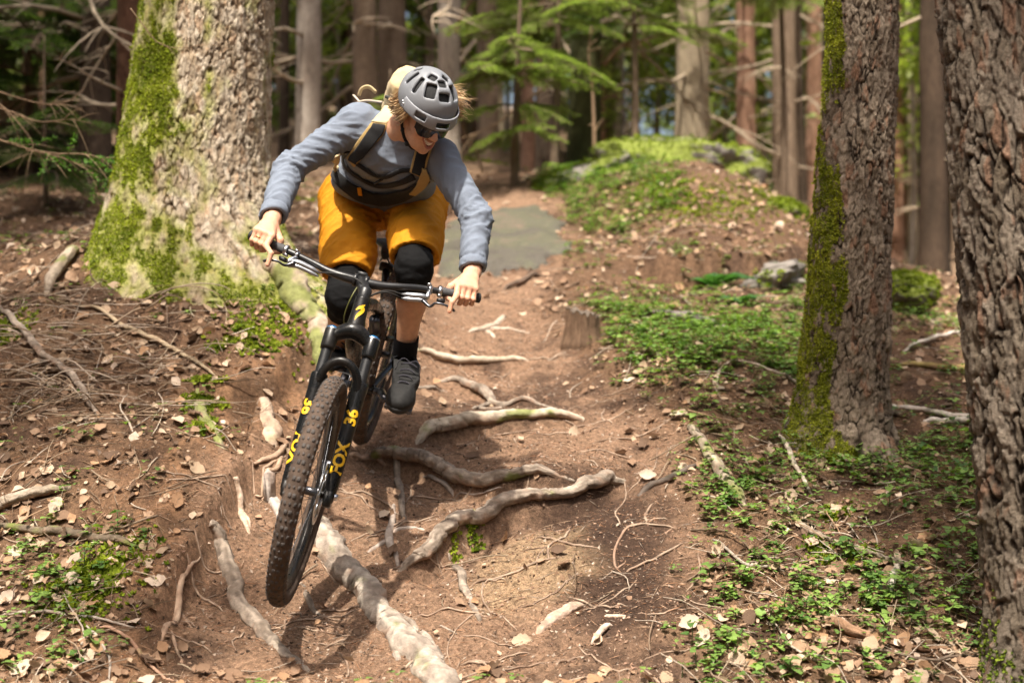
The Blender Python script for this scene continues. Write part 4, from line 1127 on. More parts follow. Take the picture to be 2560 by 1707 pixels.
def lever(side):
    if side == 'L':
        cl, body, blade, hose, shift = P(744, 640, 4.822), [P(720, 655, 4.79), P(742, 655, 4.785), P(770, 667, 4.785), P(797, 681, 4.785)], [P(737, 656, 4.775), P(716, 663, 4.765), P(706, 661, 4.755), P(694, 653, 4.752), P(672, 650, 4.755), P(659, 653, 4.76)], [P(797, 681, 4.785), P(840, 684, 4.75), P(890, 697, 4.725), P(915, 722, 4.72), P(922, 745, 4.74)], P(708, 648, 4.83)
    else:
        cl, body, blade, hose, shift = P(1074, 724, 4.825), [P(1068, 745, 4.79), P(1053, 740, 4.785), P(1030, 738, 4.785), P(1004, 735, 4.785)], [P(1056, 750, 4.775), P(1075, 766, 4.762), P(1088, 758, 4.755), P(1105, 760, 4.752), P(1125, 768, 4.755), P(1136, 778, 4.76)], [P(1004, 735, 4.785), P(970, 727, 4.75), P(935, 735, 4.73), P(900, 760, 4.715), P(885, 785, 4.73)], P(1102, 752, 4.83)
    d = nrm(bar_pts[60] - bar_pts[50]) if side == 'R' else nrm(bar_pts[20] - bar_pts[30])
    r = MB(); r.add(*revolve(cl, d, [(.0118, -.006), (.0175, -.006), (.0175, .006), (.0118, .006)], 18))
    r.add(*box(cl + np.array([0, -.010, .017]), np.array([d, nrm(np.cross(d, [0, 0, 1])), [0, 0, 1.0]]), (.006, .007, .005), .0015))
    r.add(*tube(spline([cl + np.array([0, -.012, -.008]), (cl + body[0]) / 2 + np.array([0, -.008, 0]), body[0]], 8), [.008] * 8, 8))
    lv = r.build('brake_lever', M_METAL, HBAR)
    b = MB(); b.add(*tube(spline(body, 18), np.interp(np.linspace(0, 1, 18), [0, .15, .5, .85, .92, 1], [.008, .0115, .0125, .0105, .006, .0035]), 12, flat=.8)); 
    b.add(*tube(spline([q + np.array([0, -.003, -.014]) for q in body[:4]], 14), np.interp(np.linspace(0, 1, 14), [0, .2, .8, 1], [.004, .0078, .0078, .003]), 10))
    b.build('master_cylinder', M_SILVER, HBAR)
    l = MB(); l.add(*tube(spline(blade, 22), np.interp(np.linspace(0, 1, 22), [0, .1, .35, .8, 1], [.008, .0075, .0052, .0048, .006]), 10, flat=.8)); l.build('lever_blade', M_DKMETAL, HBAR)
    s = MB(); s.add(*box(shift, np.array([d, nrm(np.cross(d, [0, 0, 1])), [0, 0, 1.0]]), (.013, .012, .008), .003)); s.build('dropper_remote' if side == 'L' else 'shifter', M_SATIN, HBAR)
    h = MB(); h.add(*tube(spline(hose, 30), .0026, 7)); h.build('hose', M_RUBBER, HBAR)
lever('L'); lever('R')
h = MB(); h.add(*tube(spline([P(1004, 744, 4.80), P(965, 731, 4.755), P(925, 741, 4.735), P(892, 770, 4.73), P(880, 800, 4.76)], 30), .0026, 7)); h.build('hose', M_RUBBER, HBAR)
h = MB(); h.add(*tube(spline([P(905, 700, 4.76), P(880, 740, 4.72), P(862, 785, 4.74), P(860, 815, 4.77)], 30), .0024, 7)); h.build('hose', simple_mat('olive cable', (.12, .12, .03), .5), HBAR)
HT0, HT1 = CROWN_C + ST * .035, CROWN_C + ST * .142
st = MB()
sb = HT1 + ST * .022
for s in (-1, 1):
    st.add(*revolve(BC + AX * s * .019, AX, [(.0165, -.007), (.0225, -.006), (.0225, .006), (.0165, .007)], 20))
st.add(*box((BC + sb) / 2 + ST * .004, np.array([AX, nrm(BC - sb), np.cross(AX, nrm(BC - sb))]), (.020, np.linalg.norm(BC - sb) / 2 + .01, .015), .005))
st.add(*revolve(sb, ST, [(0, -.024), (.020, -.024), (.0215, -.018), (.0215, .016), (.018, .022), (0, .024)], 20))
st.add(*box(BC + np.array([0.006, .012, .022]), np.array([AX, [0, 1, 0], [0, 0, 1]]), (.017, .013, .010), .004))
st.build('stem', M_SATIN, BIKE)
# frame
BB = P(905, 968, 5.36)
SEAT_T = P(957, 800, 5.62); 
fr = MB()
fr.add(*tube(spline([HT0 - ST * .012, HT0 + ST * .02, (HT0 + HT1) / 2, HT1 - ST * .01, HT1 + ST * .006], 14), np.interp(np.linspace(0, 1, 14), [0, .2, .5, 1], [.031, .0295, .0265, .0255]), 20))
fr.add(*tube(spline([HT0 + ST * .03 - STF * .01, HT0 - STF * .12 - ST * .02, (HT0 + BB) / 2 - ST * .02, BB], 18), [.029] * 18, 14))
fr.add(*tube(spline([HT1 - ST * .02 - STF * .01, (HT1 + SEAT_T) / 2 + np.array([0, 0, .02]), SEAT_T], 14), [.023] * 14, 12))
fr.add(*tube(spline([BB, (BB + SEAT_T) / 2, SEAT_T + (SEAT_T - BB) * .08], 10), .020, 14))
for s in (-1, 1):
    ra = RA + AXR * s * .070
    fr.add(*tube(spline([BB + AXR * s * .035, (BB + ra) / 2 + AXR * s * .012, ra], 10), .013, 8))
    fr.add(*tube(spline([SEAT_T * .75 + BB * .25 + AXR * s * .03, (SEAT_T + ra) / 2 + AXR * s * .02, ra], 10), .011, 8))
fr.add(*revolve(BB, AXR, [(0, -.045), (.024, -.045), (.024, .045), (0, .045)], 18))
FRAME = fr.build('frame', M_BLACK, BIKE)
sh = MB(); sa = (HT1 + SEAT_T) / 2 - np.array([0, -.03, .03]); sb2 = SEAT_T * .55 + BB * .45
sh.add(*tube(np.array([sa, sb2]), .020, 14)); sh.add(*tube(np.array([sa + (sb2 - sa) * .35, sa + (sb2 - sa) * .7]), .026, 14)); sh.build('shock', M_DKMETAL, BIKE)
# yellow S-shaped emblem on the head tube
def emblem():
    hc = (HT0 + HT1) / 2 + ST * .002; f = nrm(STF + AX * .12); sd = np.cross(ST, f); sd = sd if np.dot(sd, AX) > 0 else -sd
    def strip(pts, w):
        p = spline(pts, 18); w = np.interp(np.linspace(0, 1, 18), np.linspace(0, 1, len(w)), w)
        t = np.gradient(p, axis=0); t /= np.linalg.norm(t, axis=1)[:, None]; n = np.c_[-t[:, 1], t[:, 0]]
        L, R_ = p + n * w[:, None], p - n * w[:, None]
        def wrap(q):
            a = q[:, 0] / .0278; return hc + ST * q[:, 1:2] + .0283 * (np.cos(a)[:, None] * f + np.sin(a)[:, None] * sd)
        V = np.concatenate([wrap(L), wrap(R_)]); F = np.array([(k, k + 1, 19 + k, 18 + k) for k in range(17)]); return V, F
    m = MB()
    m.add(*strip([(-.014, .006), (-.006, .015), (.004, .022), (.012, .030)], [.001, .0042, .0042, .0012]))
    m.add(*strip([(-.013, .004), (-.006, .011), (.003, .016), (.009, .014), (.007, .004), (-.001, -.008), (-.006, -.018), (-.008, -.030)], [.0005, .0020, .0045, .0058, .0062, .0055, .0036, .0006]))
    m.build('emblem', M_YELLOW, FRAME, False)
emblem()
SADDLE_C = P(972, 632, 5.70)
sp_ = MB(); sp_.add(*tube(np.array([SEAT_T, P(966, 668, 5.70)]), .0165, 14)); sp_.build('seatpost', M_SATIN, BIKE)
def saddle():
    m = MB(); n = 18; t = np.linspace(0, 1, n)
    nose, tail = P(962, 640, 5.56), P(982, 600, 5.84)
    d = nrm(tail - nose); up = nrm(np.cross(AXR, d)); up = up if up[2] > 0 else -up
    L = np.linalg.norm(tail - nose); w = np.interp(t, [0, .08, .45, .75, .95, 1], [.012, .021, .028, .062, .068, .05]); k = 14; ph = np.linspace(0, 2 * np.pi, k, endpoint=False)
    V = []
    for i in range(n):
        c = nose + d * L * t[i] + up * (.008 * math.sin(t[i] * 5))
        for a in ph:
            V.append(c + AXR * w[i] * math.cos(a) + up * ((.012 if math.sin(a) > 0 else .026 * (.6 + .4 * t[i])) * math.sin(a)))
    i = np.arange(n - 1)[:, None] * k; j = np.arange(k)[None]; j2 = (j + 1) % k
    Q = np.stack([i + j, i + j2, i + k + j2, i + k + j], -1).reshape(-1, 4)
    V += [nose, tail]; T = [(n * k, (a + 1) % k, a) for a in range(k)] + [(n * k + 1, (n - 1) * k + a, (n - 1) * k + (a + 1) % k) for a in range(k)]
    m.add(np.array(V), [Q, np.array(T)]); s = m.build('saddle', M_RUBBER, BIKE)
    r = MB()
    for q in (-1, 1):
        r.add(*tube(spline([nose + d * .05 - up * .02 + AXR * q * .008, nose + d * .10 - up * .048 + AXR * q * .02, tail - d * .09 - up * .048 + AXR * q * .02, tail - d * .04 - up * .02 + AXR * q * .03], 14), .0035, 6))
    r.add(*box(P(966, 668, 5.70), np.array([AXR, d, up]), (.028, .02, .016), .005)); r.build('saddle_rail', M_SATIN, s)
saddle()
# drivetrain
PED_R, PED_L = P(1000, 1008, 5.24), P(838, 905, 5.52)
cr = MB(); cr.add(*revolve(BB + AXR * -.048, AXR, [(.058, -.0015), (.064, -.0015), (.064, .0015), (.058, .0015), (.058, -.0015)], 40))
cr.add(*tube(np.array([BB - AXR * .075, BB + AXR * .075]), .014, 14))
ia, ib = PED_R - AXR * .058, PED_L + AXR * .058
cr.add(*tube(np.array([BB + AXR * .075, ia]), [.017, .013], 12)); cr.add(*tube(np.array([BB - AXR * .075, ib]), [.017, .013], 12))
CRK = cr.build('crankset', M_DKMETAL, BIKE)
for pc, s in ((PED_R, 1), (PED_L, -1)):
    m = MB(); u_ = nrm(UPR + np.array([0, -.15, 0])); f_ = nrm(np.cross(u_, AXR))
    m.add(*tube(np.array([pc - AXR * s * .060, pc + AXR * s * .045]), .0075, 10))
    for e in (-1, 1):
        m.add(*box(pc + f_ * e * .045, np.array([AXR, f_, u_]), (.050, .006, .0075), .002))
        m.add(*box(pc + AXR * e * .046, np.array([AXR, f_, u_]), (.005, .045, .0075), .002))
        for q in (-1, 0, 1):
            m.add(*tube(np.array([pc + f_ * e * .045 + AXR * q * .04 - u_ * .012, pc + f_ * e * .045 + AXR * q * .04 + u_ * .011]), .002, 5))
    m.build('pedal', M_DKMETAL, CRK)
ch = MB(); cc = []
for k in range(60):
    a = k / 60 * 2 * np.pi
    r_ = .061 if math.cos(a) < 0 else .045
    cc.append((BB if math.cos(a) < 0 else RA) - AXR * .048 + nrm(HD) * r_ * math.cos(a) + UPR * r_ * math.sin(a))
cc.append(cc[0]); ch.add(*tube(np.array(cc), .004, 4, cap=False)); ch.build('chain', M_DKMETAL, BIKE)
# lettering on the front rim
V, F = text_geo('TRAVERSE', .017, .0004)
a0 = math.radians(-118)
def onrim(q):
    a = a0 + q[:, 0] / .299; rad = .299 + q[:, 1] * .8
    fwv = np.cross(AX, UPV)
    return A0 + (np.cos(a)[:, None] * UPV - np.sin(a)[:, None] * fwv * -1) * rad[:, None] + AX * .0155
mk('lettering', onrim(V * [1, 1, 1]), F, M_WHITE, FWHEEL, False)
# ------------------------------------------------------------------ implicit-surface modelling for the rider
class Grid:
    def __init__(s, lo, hi, h):
        s.lo = np.array(lo, float); s.h = h
        s.n = np.ceil((np.array(hi, float) - s.lo) / h).astype(int) + 1
        ax = [(s.lo[k] + h * np.arange(s.n[k])).astype(np.float32) for k in range(3)]
        s.p = np.stack(np.meshgrid(*ax, indexing='ij'), -1)
def smin(a, b, k):
    h = np.clip(.5 + .5 * (b - a) / k, 0, 1); return b + (a - b) * h - k * h * (1 - h)
def smax(a, b, k): return -smin(-a, -b, k)
def cap(p, a, b, ra, rb=None):
    rb = ra if rb is None else rb
    a = np.asarray(a, np.float32); b = np.asarray(b, np.float32); d = b - a
    q = p - a; t = np.clip(q @ d / max(float(d @ d), 1e-9), 0, 1)
    return np.linalg.norm(q - t[..., None] * d, axis=-1) - (ra + (rb - ra) * t)
def ell(p, c, R, r):
    """ellipsoid: rows of R are its axes"""
    q = (p - np.asarray(c, np.float32)) @ np.asarray(R, np.float32).T; r = np.asarray(r, np.float32)
    k0 = np.linalg.norm(q / r, axis=-1); k1 = np.linalg.norm(q / (r * r), axis=-1)
    return k0 * (k0 - 1) / (k1 + 1e-9)
def rbox(p, c, R, half, rad):
    q = np.abs((p - np.asarray(c, np.float32)) @ np.asarray(R, np.float32).T) - (np.asarray(half, np.float32) - rad)
    return np.linalg.norm(np.maximum(q, 0), axis=-1) + np.minimum(q.max(-1), 0) - rad
def plane(p, c, n): return (p - np.asarray(c, np.float32)) @ nrm(n).astype(np.float32)
def chain(p, pts, rad, k=.02):
    d = None
    for i in range(len(pts) - 1):
        e = cap(p, pts[i], pts[i + 1], rad[i], rad[i + 1]); d = e if d is None else smin(d, e, k)
    return d
def surface(F, g):
    """surface nets: closed quad mesh of F = 0"""
    F = F.astype(np.float32); s = F < 0
    nx, ny, nz = F.shape
    acc = np.zeros((nx - 1, ny - 1, nz - 1, 3), np.float32); cnt = np.zeros((nx - 1, ny - 1, nz - 1), np.float32)
    for ax in range(3):
        sl0 = [slice(None)] * 3; sl1 = [slice(None)] * 3; sl0[ax] = slice(0, -1); sl1[ax] = slice(1, None)
        a, b = F[tuple(sl0)], F[tuple(sl1)]; m = (a < 0) != (b < 0)
        t = np.where(m, a / np.where(m, a - b, 1), 0)
        o = [k for k in range(3) if k != ax]
        for d0 in (0, 1):
            for d1 in (0, 1):
                sl = [slice(None)] * 3; n0 = F.shape[o[0]] - 1; n1 = F.shape[o[1]] - 1
                sl[o[0]] = slice(d0, d0 + n0); sl[o[1]] = slice(d1, d1 + n1)
                mm = m[tuple(sl)]; tt = t[tuple(sl)]
                cnt += mm; acc[..., ax] += np.where(mm, tt, 0); acc[..., o[0]] += mm * d0; acc[..., o[1]] += mm * d1
    act = cnt > 0
    idx = np.full(act.shape, -1, np.int64); ii = np.argwhere(act); idx[act] = np.arange(len(ii))
    V = g.lo + (ii + acc[act] / cnt[act][:, None]) * g.h
    Q = []
    for ax in range(3):
        o1, o2 = (ax + 1) % 3, (ax + 2) % 3
        sl0 = [slice(None)] * 3; sl1 = [slice(None)] * 3; sl0[ax] = slice(0, -1); sl1[ax] = slice(1, None)
        for k in (o1, o2): sl0[k] = slice(1, -1); sl1[k] = slice(1, -1)
        a, b = s[tuple(sl0)], s[tuple(sl1)]
        e = np.argwhere(a != b); fl = a[a != b]
        e[:, o1] += 1; e[:, o2] += 1
        def at(d1, d2):
            q = e.copy(); q[:, o1] -= d1; q[:, o2] -= d2; return idx[q[:, 0], q[:, 1], q[:, 2]]
        q = np.stack([at(1, 1), at(0, 1), at(0, 0), at(1, 0)], -1)
        q[~fl] = q[~fl][:, ::-1]
        Q.append(q)
    Q = np.concatenate(Q); Q = Q[(Q >= 0).all(1)]
    return V, Q.astype(np.int32)
def vnormals(V, Q):
    n = np.zeros_like(V); fn = np.cross(V[Q[:, 2]] - V[Q[:, 0]], V[Q[:, 3]] - V[Q[:, 1]])
    for k in range(4): np.add.at(n, Q[:, k], fn)
    return n / (np.linalg.norm(n, axis=1)[:, None] + 1e-12)
def relax(V, Q, it=2, f=.5):
    for _ in range(it):
        s = np.zeros_like(V); c = np.zeros(len(V))
        for k in range(4):
            for d in (1, 3):
                np.add.at(s, Q[:, k], V[Q[:, (k + d) % 4]]); np.add.at(c, Q[:, k], 1)
        V = V * (1 - f) + f * s / c[:, None]
    return V
def ridged(p, o=3):
    """sharp little folds"""
    a = 1.0; s = 0
    for k in range(o):
        n_ = np.clip(1 - np.abs(pnoise(p + 13 * k)) * 2.6, 0, 1); s = s + a * n_ * n_ * 1.25; p = p * 2.1; a *= .5
    return s / 1.4
def along(V, a, b):
    """(t along a->b, axis direction, distance from axis)"""
    d = np.asarray(b, float) - a; L = np.linalg.norm(d); d = d / L
    q = V - a; t = q @ d; return t / L, d, np.linalg.norm(q - t[:, None] * d, axis=1)

# ------------------------------------------------------------------ pose (photo pixel, depth)
# L = the viewer's left
J = dict(
    pelvis=P(963, 492, 5.62), waist=P(962, 440, 5.50), chest=P(985, 372, 5.24), neck=P(1012, 322, 5.13),
    shL=P(895, 306, 5.19), shR=P(1098, 392, 5.14), elL=P(722, 422, 5.12), elR=P(1192, 545, 5.03), wrL=P(680, 548, 4.925), wrR=P(1181, 680, 4.92),
    hipL=P(888, 500, 5.60), hipR=P(1030, 498, 5.60), knL=P(862, 742, 5.27), knR=P(1036, 668, 5.18), anL=P(842, 872, 5.60), anR=P(1011, 893, 5.38),
)
RIDER_ROOT = PED_R + np.array([0, 0, .0])
RIDER = thing('person', 'cyclist in a blue-grey long-sleeved top, mustard shorts and black knee pads, crouched over the bike', 'person', tuple(RIDER_ROOT))

# head frame
HK = nrm([.36, -.56, .74]); HF = np.array([.44, -.62, -.66]); HF = nrm(HF - HK * np.dot(HF, HK)); HS = np.cross(HF, HK)   # HS: to the viewer's left side of the face
if HS[0] > 0: HS = -HS
HC = P(1061, 282, 5.0)
HR = np.array([HS, HF, HK])
def hp(s, f, k): return HC + HS * s + HF * f + HK * k

M_SKIN = None
def skin_mat():
    m, nt, b = new_mat('skin')
    at = nd(nt, 'ShaderNodeAttribute', attribute_name='col')
    n = noise_node(nt, 45, 5, .6); r = ramp(nt, n.outputs['Fac'], [(.3, (.88, .86, .85)), (.7, (1.08, 1.06, 1.05))])
    nt.links.new(mixc(nt, 1.0, at.outputs['Color'], r.outputs[0], 'MULTIPLY'), b.inputs['Base Color'])
    b.inputs['Roughness'].default_value = .5; b.inputs['Subsurface Weight'].default_value = .25
    b.inputs['Subsurface Radius'].default_value = (.012, .005, .003); b.inputs['Subsurface Scale'].default_value = 1.0
    b.inputs['Specular IOR Level'].default_value = .35
    n3 = noise_node(nt, 420, 3); bump(nt, b, n3.outputs['Fac'], .0008, .4)
    return m
M_SKIN = skin_mat()
SKIN = np.array([.62, .36, .235])
def fabric(name, color, rough=.85, var=.08, sheen=.2, weave=900, spec=.25):
    m, nt, b = new_mat(name)
    n = noise_node(nt, 14, 5, .6); c = np.array(color)
    r = ramp(nt, n.outputs['Fac'], [(.3, tuple(c * (1 - var))), (.7, tuple(np.minimum(c * (1 + var), 1)))])
    nt.links.new(r.outputs[0], b.inputs['Base Color']); b.inputs['Roughness'].default_value = rough
    b.inputs['Sheen Weight'].default_value = sheen; b.inputs['Sheen Roughness'].default_value = .5; b.inputs['Specular IOR Level'].default_value = spec
    n3 = noise_node(nt, weave, 2); n4 = noise_node(nt, 60, 4, .6)
    add = nd(nt, 'ShaderNodeMath', operation='ADD'); nt.links.new(n3.outputs['Fac'], add.inputs[0]); nt.links.new(n4.outputs['Fac'], add.inputs[1])
    bump(nt, b, add.outputs[0], .0012, .6); return m
M_SHIRT = fabric('slate blue jersey', (.178, .208, .262), .85, .08, .05); M_SHORT = fabric('mustard shorts cloth', (.56, .225, .008), .75, .06, .0)
M_PAD = fabric('black knee pad knit', (.006, .006, .0065), .85, .2, .0, spec=.15); M_SOCK = fabric('black sock knit', (.008, .008, .010), .9, .2, .0, spec=.15)
M_SHOE = fabric('dark grey shoe', (.017, .0165, .016), .7, .4, .0, 500); M_SOLE = simple_mat('shoe sole', (.012, .012, .012), .7)
M_PACK = fabric('sand backpack cloth', (.60, .47, .27), .8, .06, .1); M_STRAP = fabric('black strap mesh', (.012, .012, .013), .85, .3, .1); M_EDGE = fabric('tan strap edge', (.38, .26, .10), .8, .1, .1)

# ---- hands
def fdir(p): return np.asarray(p, float)
def hand_points(side):
    """knuckle chains (world) for the four fingers and the thumb; fingers wrap the grip, the index rests on the lever"""
    g = GRIP[side]; a, b = g[0], g[-1]; ax = nrm(b - a)                 # outer end -> inner end
    up = np.array([0, 0, 1.0]); up = nrm(up - ax * np.dot(up, ax)); fw = np.cross(up, ax); fw = fw if fw[1] < 0 else -fw
    wr = J['wrL'] if side == 'L' else J['wrR']
    def at(t, f, u): return a + ax * t + fw * f + up * u
    ts = [.022, .042, .0625, .083]                                      # little, ring, middle, index along the grip
    ch = []
    for k, t in enumerate(ts[:3]):
        sc = (.86, .96, 1.0)[k]
        ch.append(([at(t, .030 * sc + .002, .026 * sc), at(t + .002, .042 * sc, -.010), at(t + .003, .026, -.030 * sc), at(t + .004, .004, -.030 * sc)], [.0105 * sc, .0098 * sc, .0086 * sc, .0074 * sc]))
    tip = {'L': P(669, 662, 4.742), 'R': P(1124, 778, 4.742)}[side]; mid = {'L': P(679, 634, 4.755), 'R': P(1130, 756, 4.752)}[side]
    ch.append(([at(ts[3], .034, .024), at(ts[3] + .003, .058, -.008), mid + np.array([0, -.008, 0]), tip], [.0112, .0102, .0088, .0078]))
    th = ([wr * .55 + at(.085, -.01, .03) * .45, at(.100, -.010, .022), at(.112, -.006, -.012), at(.092, .012, -.026)], [.0155, .0125, .0108, .0088])
    return ch, th, wr, at
def hand_sdf(p, side):
    ch, th, wr, at = hand_points(side)
    fw_ = J['elL'] if side == 'L' else J['elR']
    d = cap(p, wr + (fw_ - wr) * .35, wr, .033, .0255)
    palm = None
    for (pts, r) in ch:
        base = wr * .55 + pts[0] * .45
        e = smin(cap(p, wr, base, .019, .0165), cap(p, base, pts[0] + (pts[0] - pts[1]) * .10, .0165, .0128), .012); palm = e if palm is None else smin(palm, e, .013)
    palm = smin(palm, cap(p, wr, at(.05, -.012, .024), .021, .019), .02)
    d = smin(d, palm, .02)
    d = smin(d, chain(p, th[0], th[1], .006), .010)
    for (pts, r) in ch:
        f = chain(p, pts, r, .003)
        f = smin(f, np.linalg.norm(p - pts[1].astype(np.float32), axis=-1) - r[1] * 1.08, .004)
        d = smin(d, f, .0045)
    return d
def head_sdf(p):
    q = (p - HC.astype(np.float32)) @ HR.T.astype(np.float32)              # local: s, f, k
    E = np.eye(3)
    d = ell(q, (0, -.012, .045), E, (.074, .094, .083))
    d = smin(d, ell(q, (0, .030, -.020), E, (.060, .062, .080)), .03)
    d = smin(d, ell(q, (0, .042, -.070), E, (.046, .046, .050)), .025)
    d = smin(d, ell(q, (0, .073, -.106), E, (.019, .017, .016)), .022)
    for s in (-1, 1):
        d = smin(d, ell(q, (s * .036, .067, -.030), E, (.021, .018, .019)), .018)
        d = smin(d, cap(q, (s * .060, -.012, -.045), (s * .030, .056, -.095), .014, .013), .022)
        d = smin(d, ell(q, (s * .074, -.012, -.010), E, (.008, .018, .030)), .006)       # ears
        d = smax(d, -ell(q, (s * .030, .098, .006), E, (.017, .014, .011)), .012)        # eye hollows
        d = smin(d, ell(q, (s * .030, .083, .005), E, (.012, .010, .011)), .004)         # eyeballs under the lids
        d = smin(d, cap(q, (s * .012, .094, .022), (s * .046, .080, .020), .007, .006), .012)
        d = smin(d, ell(q, (s * .0125, .104, -.036), E, (.0085, .010, .008)), .006)      # nostril wings
    d = smin(d, cap(q, (0, .092, .012), (0, .115, -.029), .0075, .0105), .009)
    d = smin(d, ell(q, (0, .116, -.033), E, (.0105, .0095, .0085)), .006)
    # smiling mouth: an open curve with lips round it
    xs = np.linspace(-1, 1, 9)
    def lipcurve(k0, bow, f0, w): return [np.array([x * w, f0 - .017 * x * x, k0 + bow * x * x]) for x in xs]
    upl = lipcurve(-.0560, .012, .1010, .030); lol = lipcurve(-.0810, .036, .0980, .029)
    cav = None
    for c_ in (lipcurve(-.0635, .0185, .103, .0265), lipcurve(-.0715, .0262, .102, .0235)):
        e = chain(q, c_, [.0015 + .0046 * (1 - x * x) for x in xs], .004); cav = e if cav is None else smin(cav, e, .005)
    d = smin(d, chain(q, upl, [.0028 + .0020 * (1 - x * x) for x in xs], .003), .007)
    d = smin(d, chain(q, lol, [.0028 + .0034 * (1 - x * x) for x in xs], .003), .007)
    d = smax(d, -cav, .0025)
    for s in (-1, 1):                                                       # smile folds
        d = smax(d, -chain(q, [np.array([s * .018, .104, -.040]), np.array([s * .032, .092, -.052]), np.array([s * .036, .084, -.066])], [.0015, .0022, .001], .002), .008)
    # neck
    nb = (J['neck'] - HC) @ HR.T
    d = smin(d, cap(q, (0, -.028, -.045), nb * 1.0, .050, .060), .030)
    d = smin(d, cap(q, nb, nb + (np.array([0, -.03, -.09]) ), .058, .060), .03)
    return d
def build_body():
    parts = []
    lo = HC + [-.20, -.17, -.26]; hi = HC + [.16, .26, .17]
    g = Grid(lo, hi, .0031); V, Q = surface(head_sdf(g.p), g); V = relax(V, Q, 2, .4)
    q = (V - HC) @ HR.T
    c = np.tile(SKIN, (len(V), 1))
    lips = np.zeros(len(V))
    xs = np.clip(q[:, 0] / .030, -1.1, 1.1)
    for k0, bow, th in ((-.0575, .012, .0040), (-.0810, .036, .0050)):
        lips = np.maximum(lips, (np.abs(q[:, 2] - (k0 + bow * xs ** 2)) < th * (1.05 - .6 * xs ** 2)) * (np.abs(xs) < 1.0) * (q[:, 1] > .06))
    c = c * (1 - lips[:, None]) + np.array([.46, .18, .14]) * lips[:, None]
    ck = np.exp(-(((np.abs(q[:, 0]) - .040) / .02) ** 2 + ((q[:, 2] + .032) / .02) ** 2)) * (q[:, 1] > .03)
    c = c * (1 - .3 * ck[:, None]) + np.array([.55, .24, .17]) * .3 * ck[:, None]
    xm = np.clip(q[:, 0] / .0225, -1, 1); zc = -.068 + .022 * xm ** 2; fr_ = .1015 - .017 * xm ** 2
    inm = (np.abs(q[:, 2] - zc) < .009 * (1 - xm ** 2) + .001) & (np.abs(q[:, 0]) < .024) & (q[:, 1] > .06) & (q[:, 1] < fr_ - .004)
    c[inm] = (.12, .03, .025)
    parts.append((V, Q, c))
    for side in 'LR':
        w = J['wrL'] if side == 'L' else J['wrR']; gp = GRIP[side]
        pts = np.vstack([w, gp]); g = Grid(pts.min(0) - [.07, .13, .09], pts.max(0) + [.07, .07, .08], .0026)
        V, Q = surface(hand_sdf(g.p, side), g); V = relax(V, Q, 1, .4)
        parts.append((V, Q, np.tile(SKIN * np.array([1.05, 1.02, 1.02]), (len(V), 1))))
    # torso, arms and legs under the clothes, down to the ankles
    lo = np.min([J[k] for k in J], 0) - .14; hi = np.max([J[k] for k in J], 0) + .14
    g = Grid(lo, hi, .0135); p = g.p
    d = chain(p, [J['pelvis'], J['waist'], J['chest'], J['neck']], [.105, .095, .10, .05], .06)
    for s in 'LR':
        d = smin(d, chain(p, [J['chest'], J['sh' + s], J['el' + s], J['wr' + s]], [.07, .045, .033, .024], .03), .03)
        an = J['an' + s]; kn = J['kn' + s]; cf = kn * .65 + an * .35 + np.array([0, .03, -.01])
        d = smin(d, chain(p, [J['hip' + s], kn], [.083, .052], .03), .05)
        d = smin(d, cap(p, kn, cf, .05, .052), .02); d = smin(d, cap(p, cf, an, .052, .034), .03)
    V, Q = surface(d, g); V = relax(V, Q, 2, .5)
    parts.append((V, Q, np.tile(SKIN * np.array([1.0, .95, .9]), (len(V), 1))))
    m = MB()
    for V, Q, c in parts: m.add(V, Q, c)
    m.build('body', M_SKIN, RIDER)
    # teeth
    t = MB(); n = 12
    for row, k0, bow, h in ((0, -.0660, .0205, .0062),):
        for i in range(n):
            x = (i + .5) / n * 2 - 1
            c0 = hp(x * .0240, .0962 - .017 * x * x, k0 + bow * x * x)
            tang = nrm(HS - HF * (.034 * x / .0215 * .5)); nf = nrm(np.cross(tang, HK)); nf = nf if np.dot(nf, HF) > 0 else -nf
            t.add(*box(c0, np.array([tang, nf, HK]), (.0021, .002, h * (1 - .4 * x * x)), .0008))
    t.build('teeth', simple_mat('teeth', (.80, .74, .64), .3, 0, .03), RIDER)
build_body()

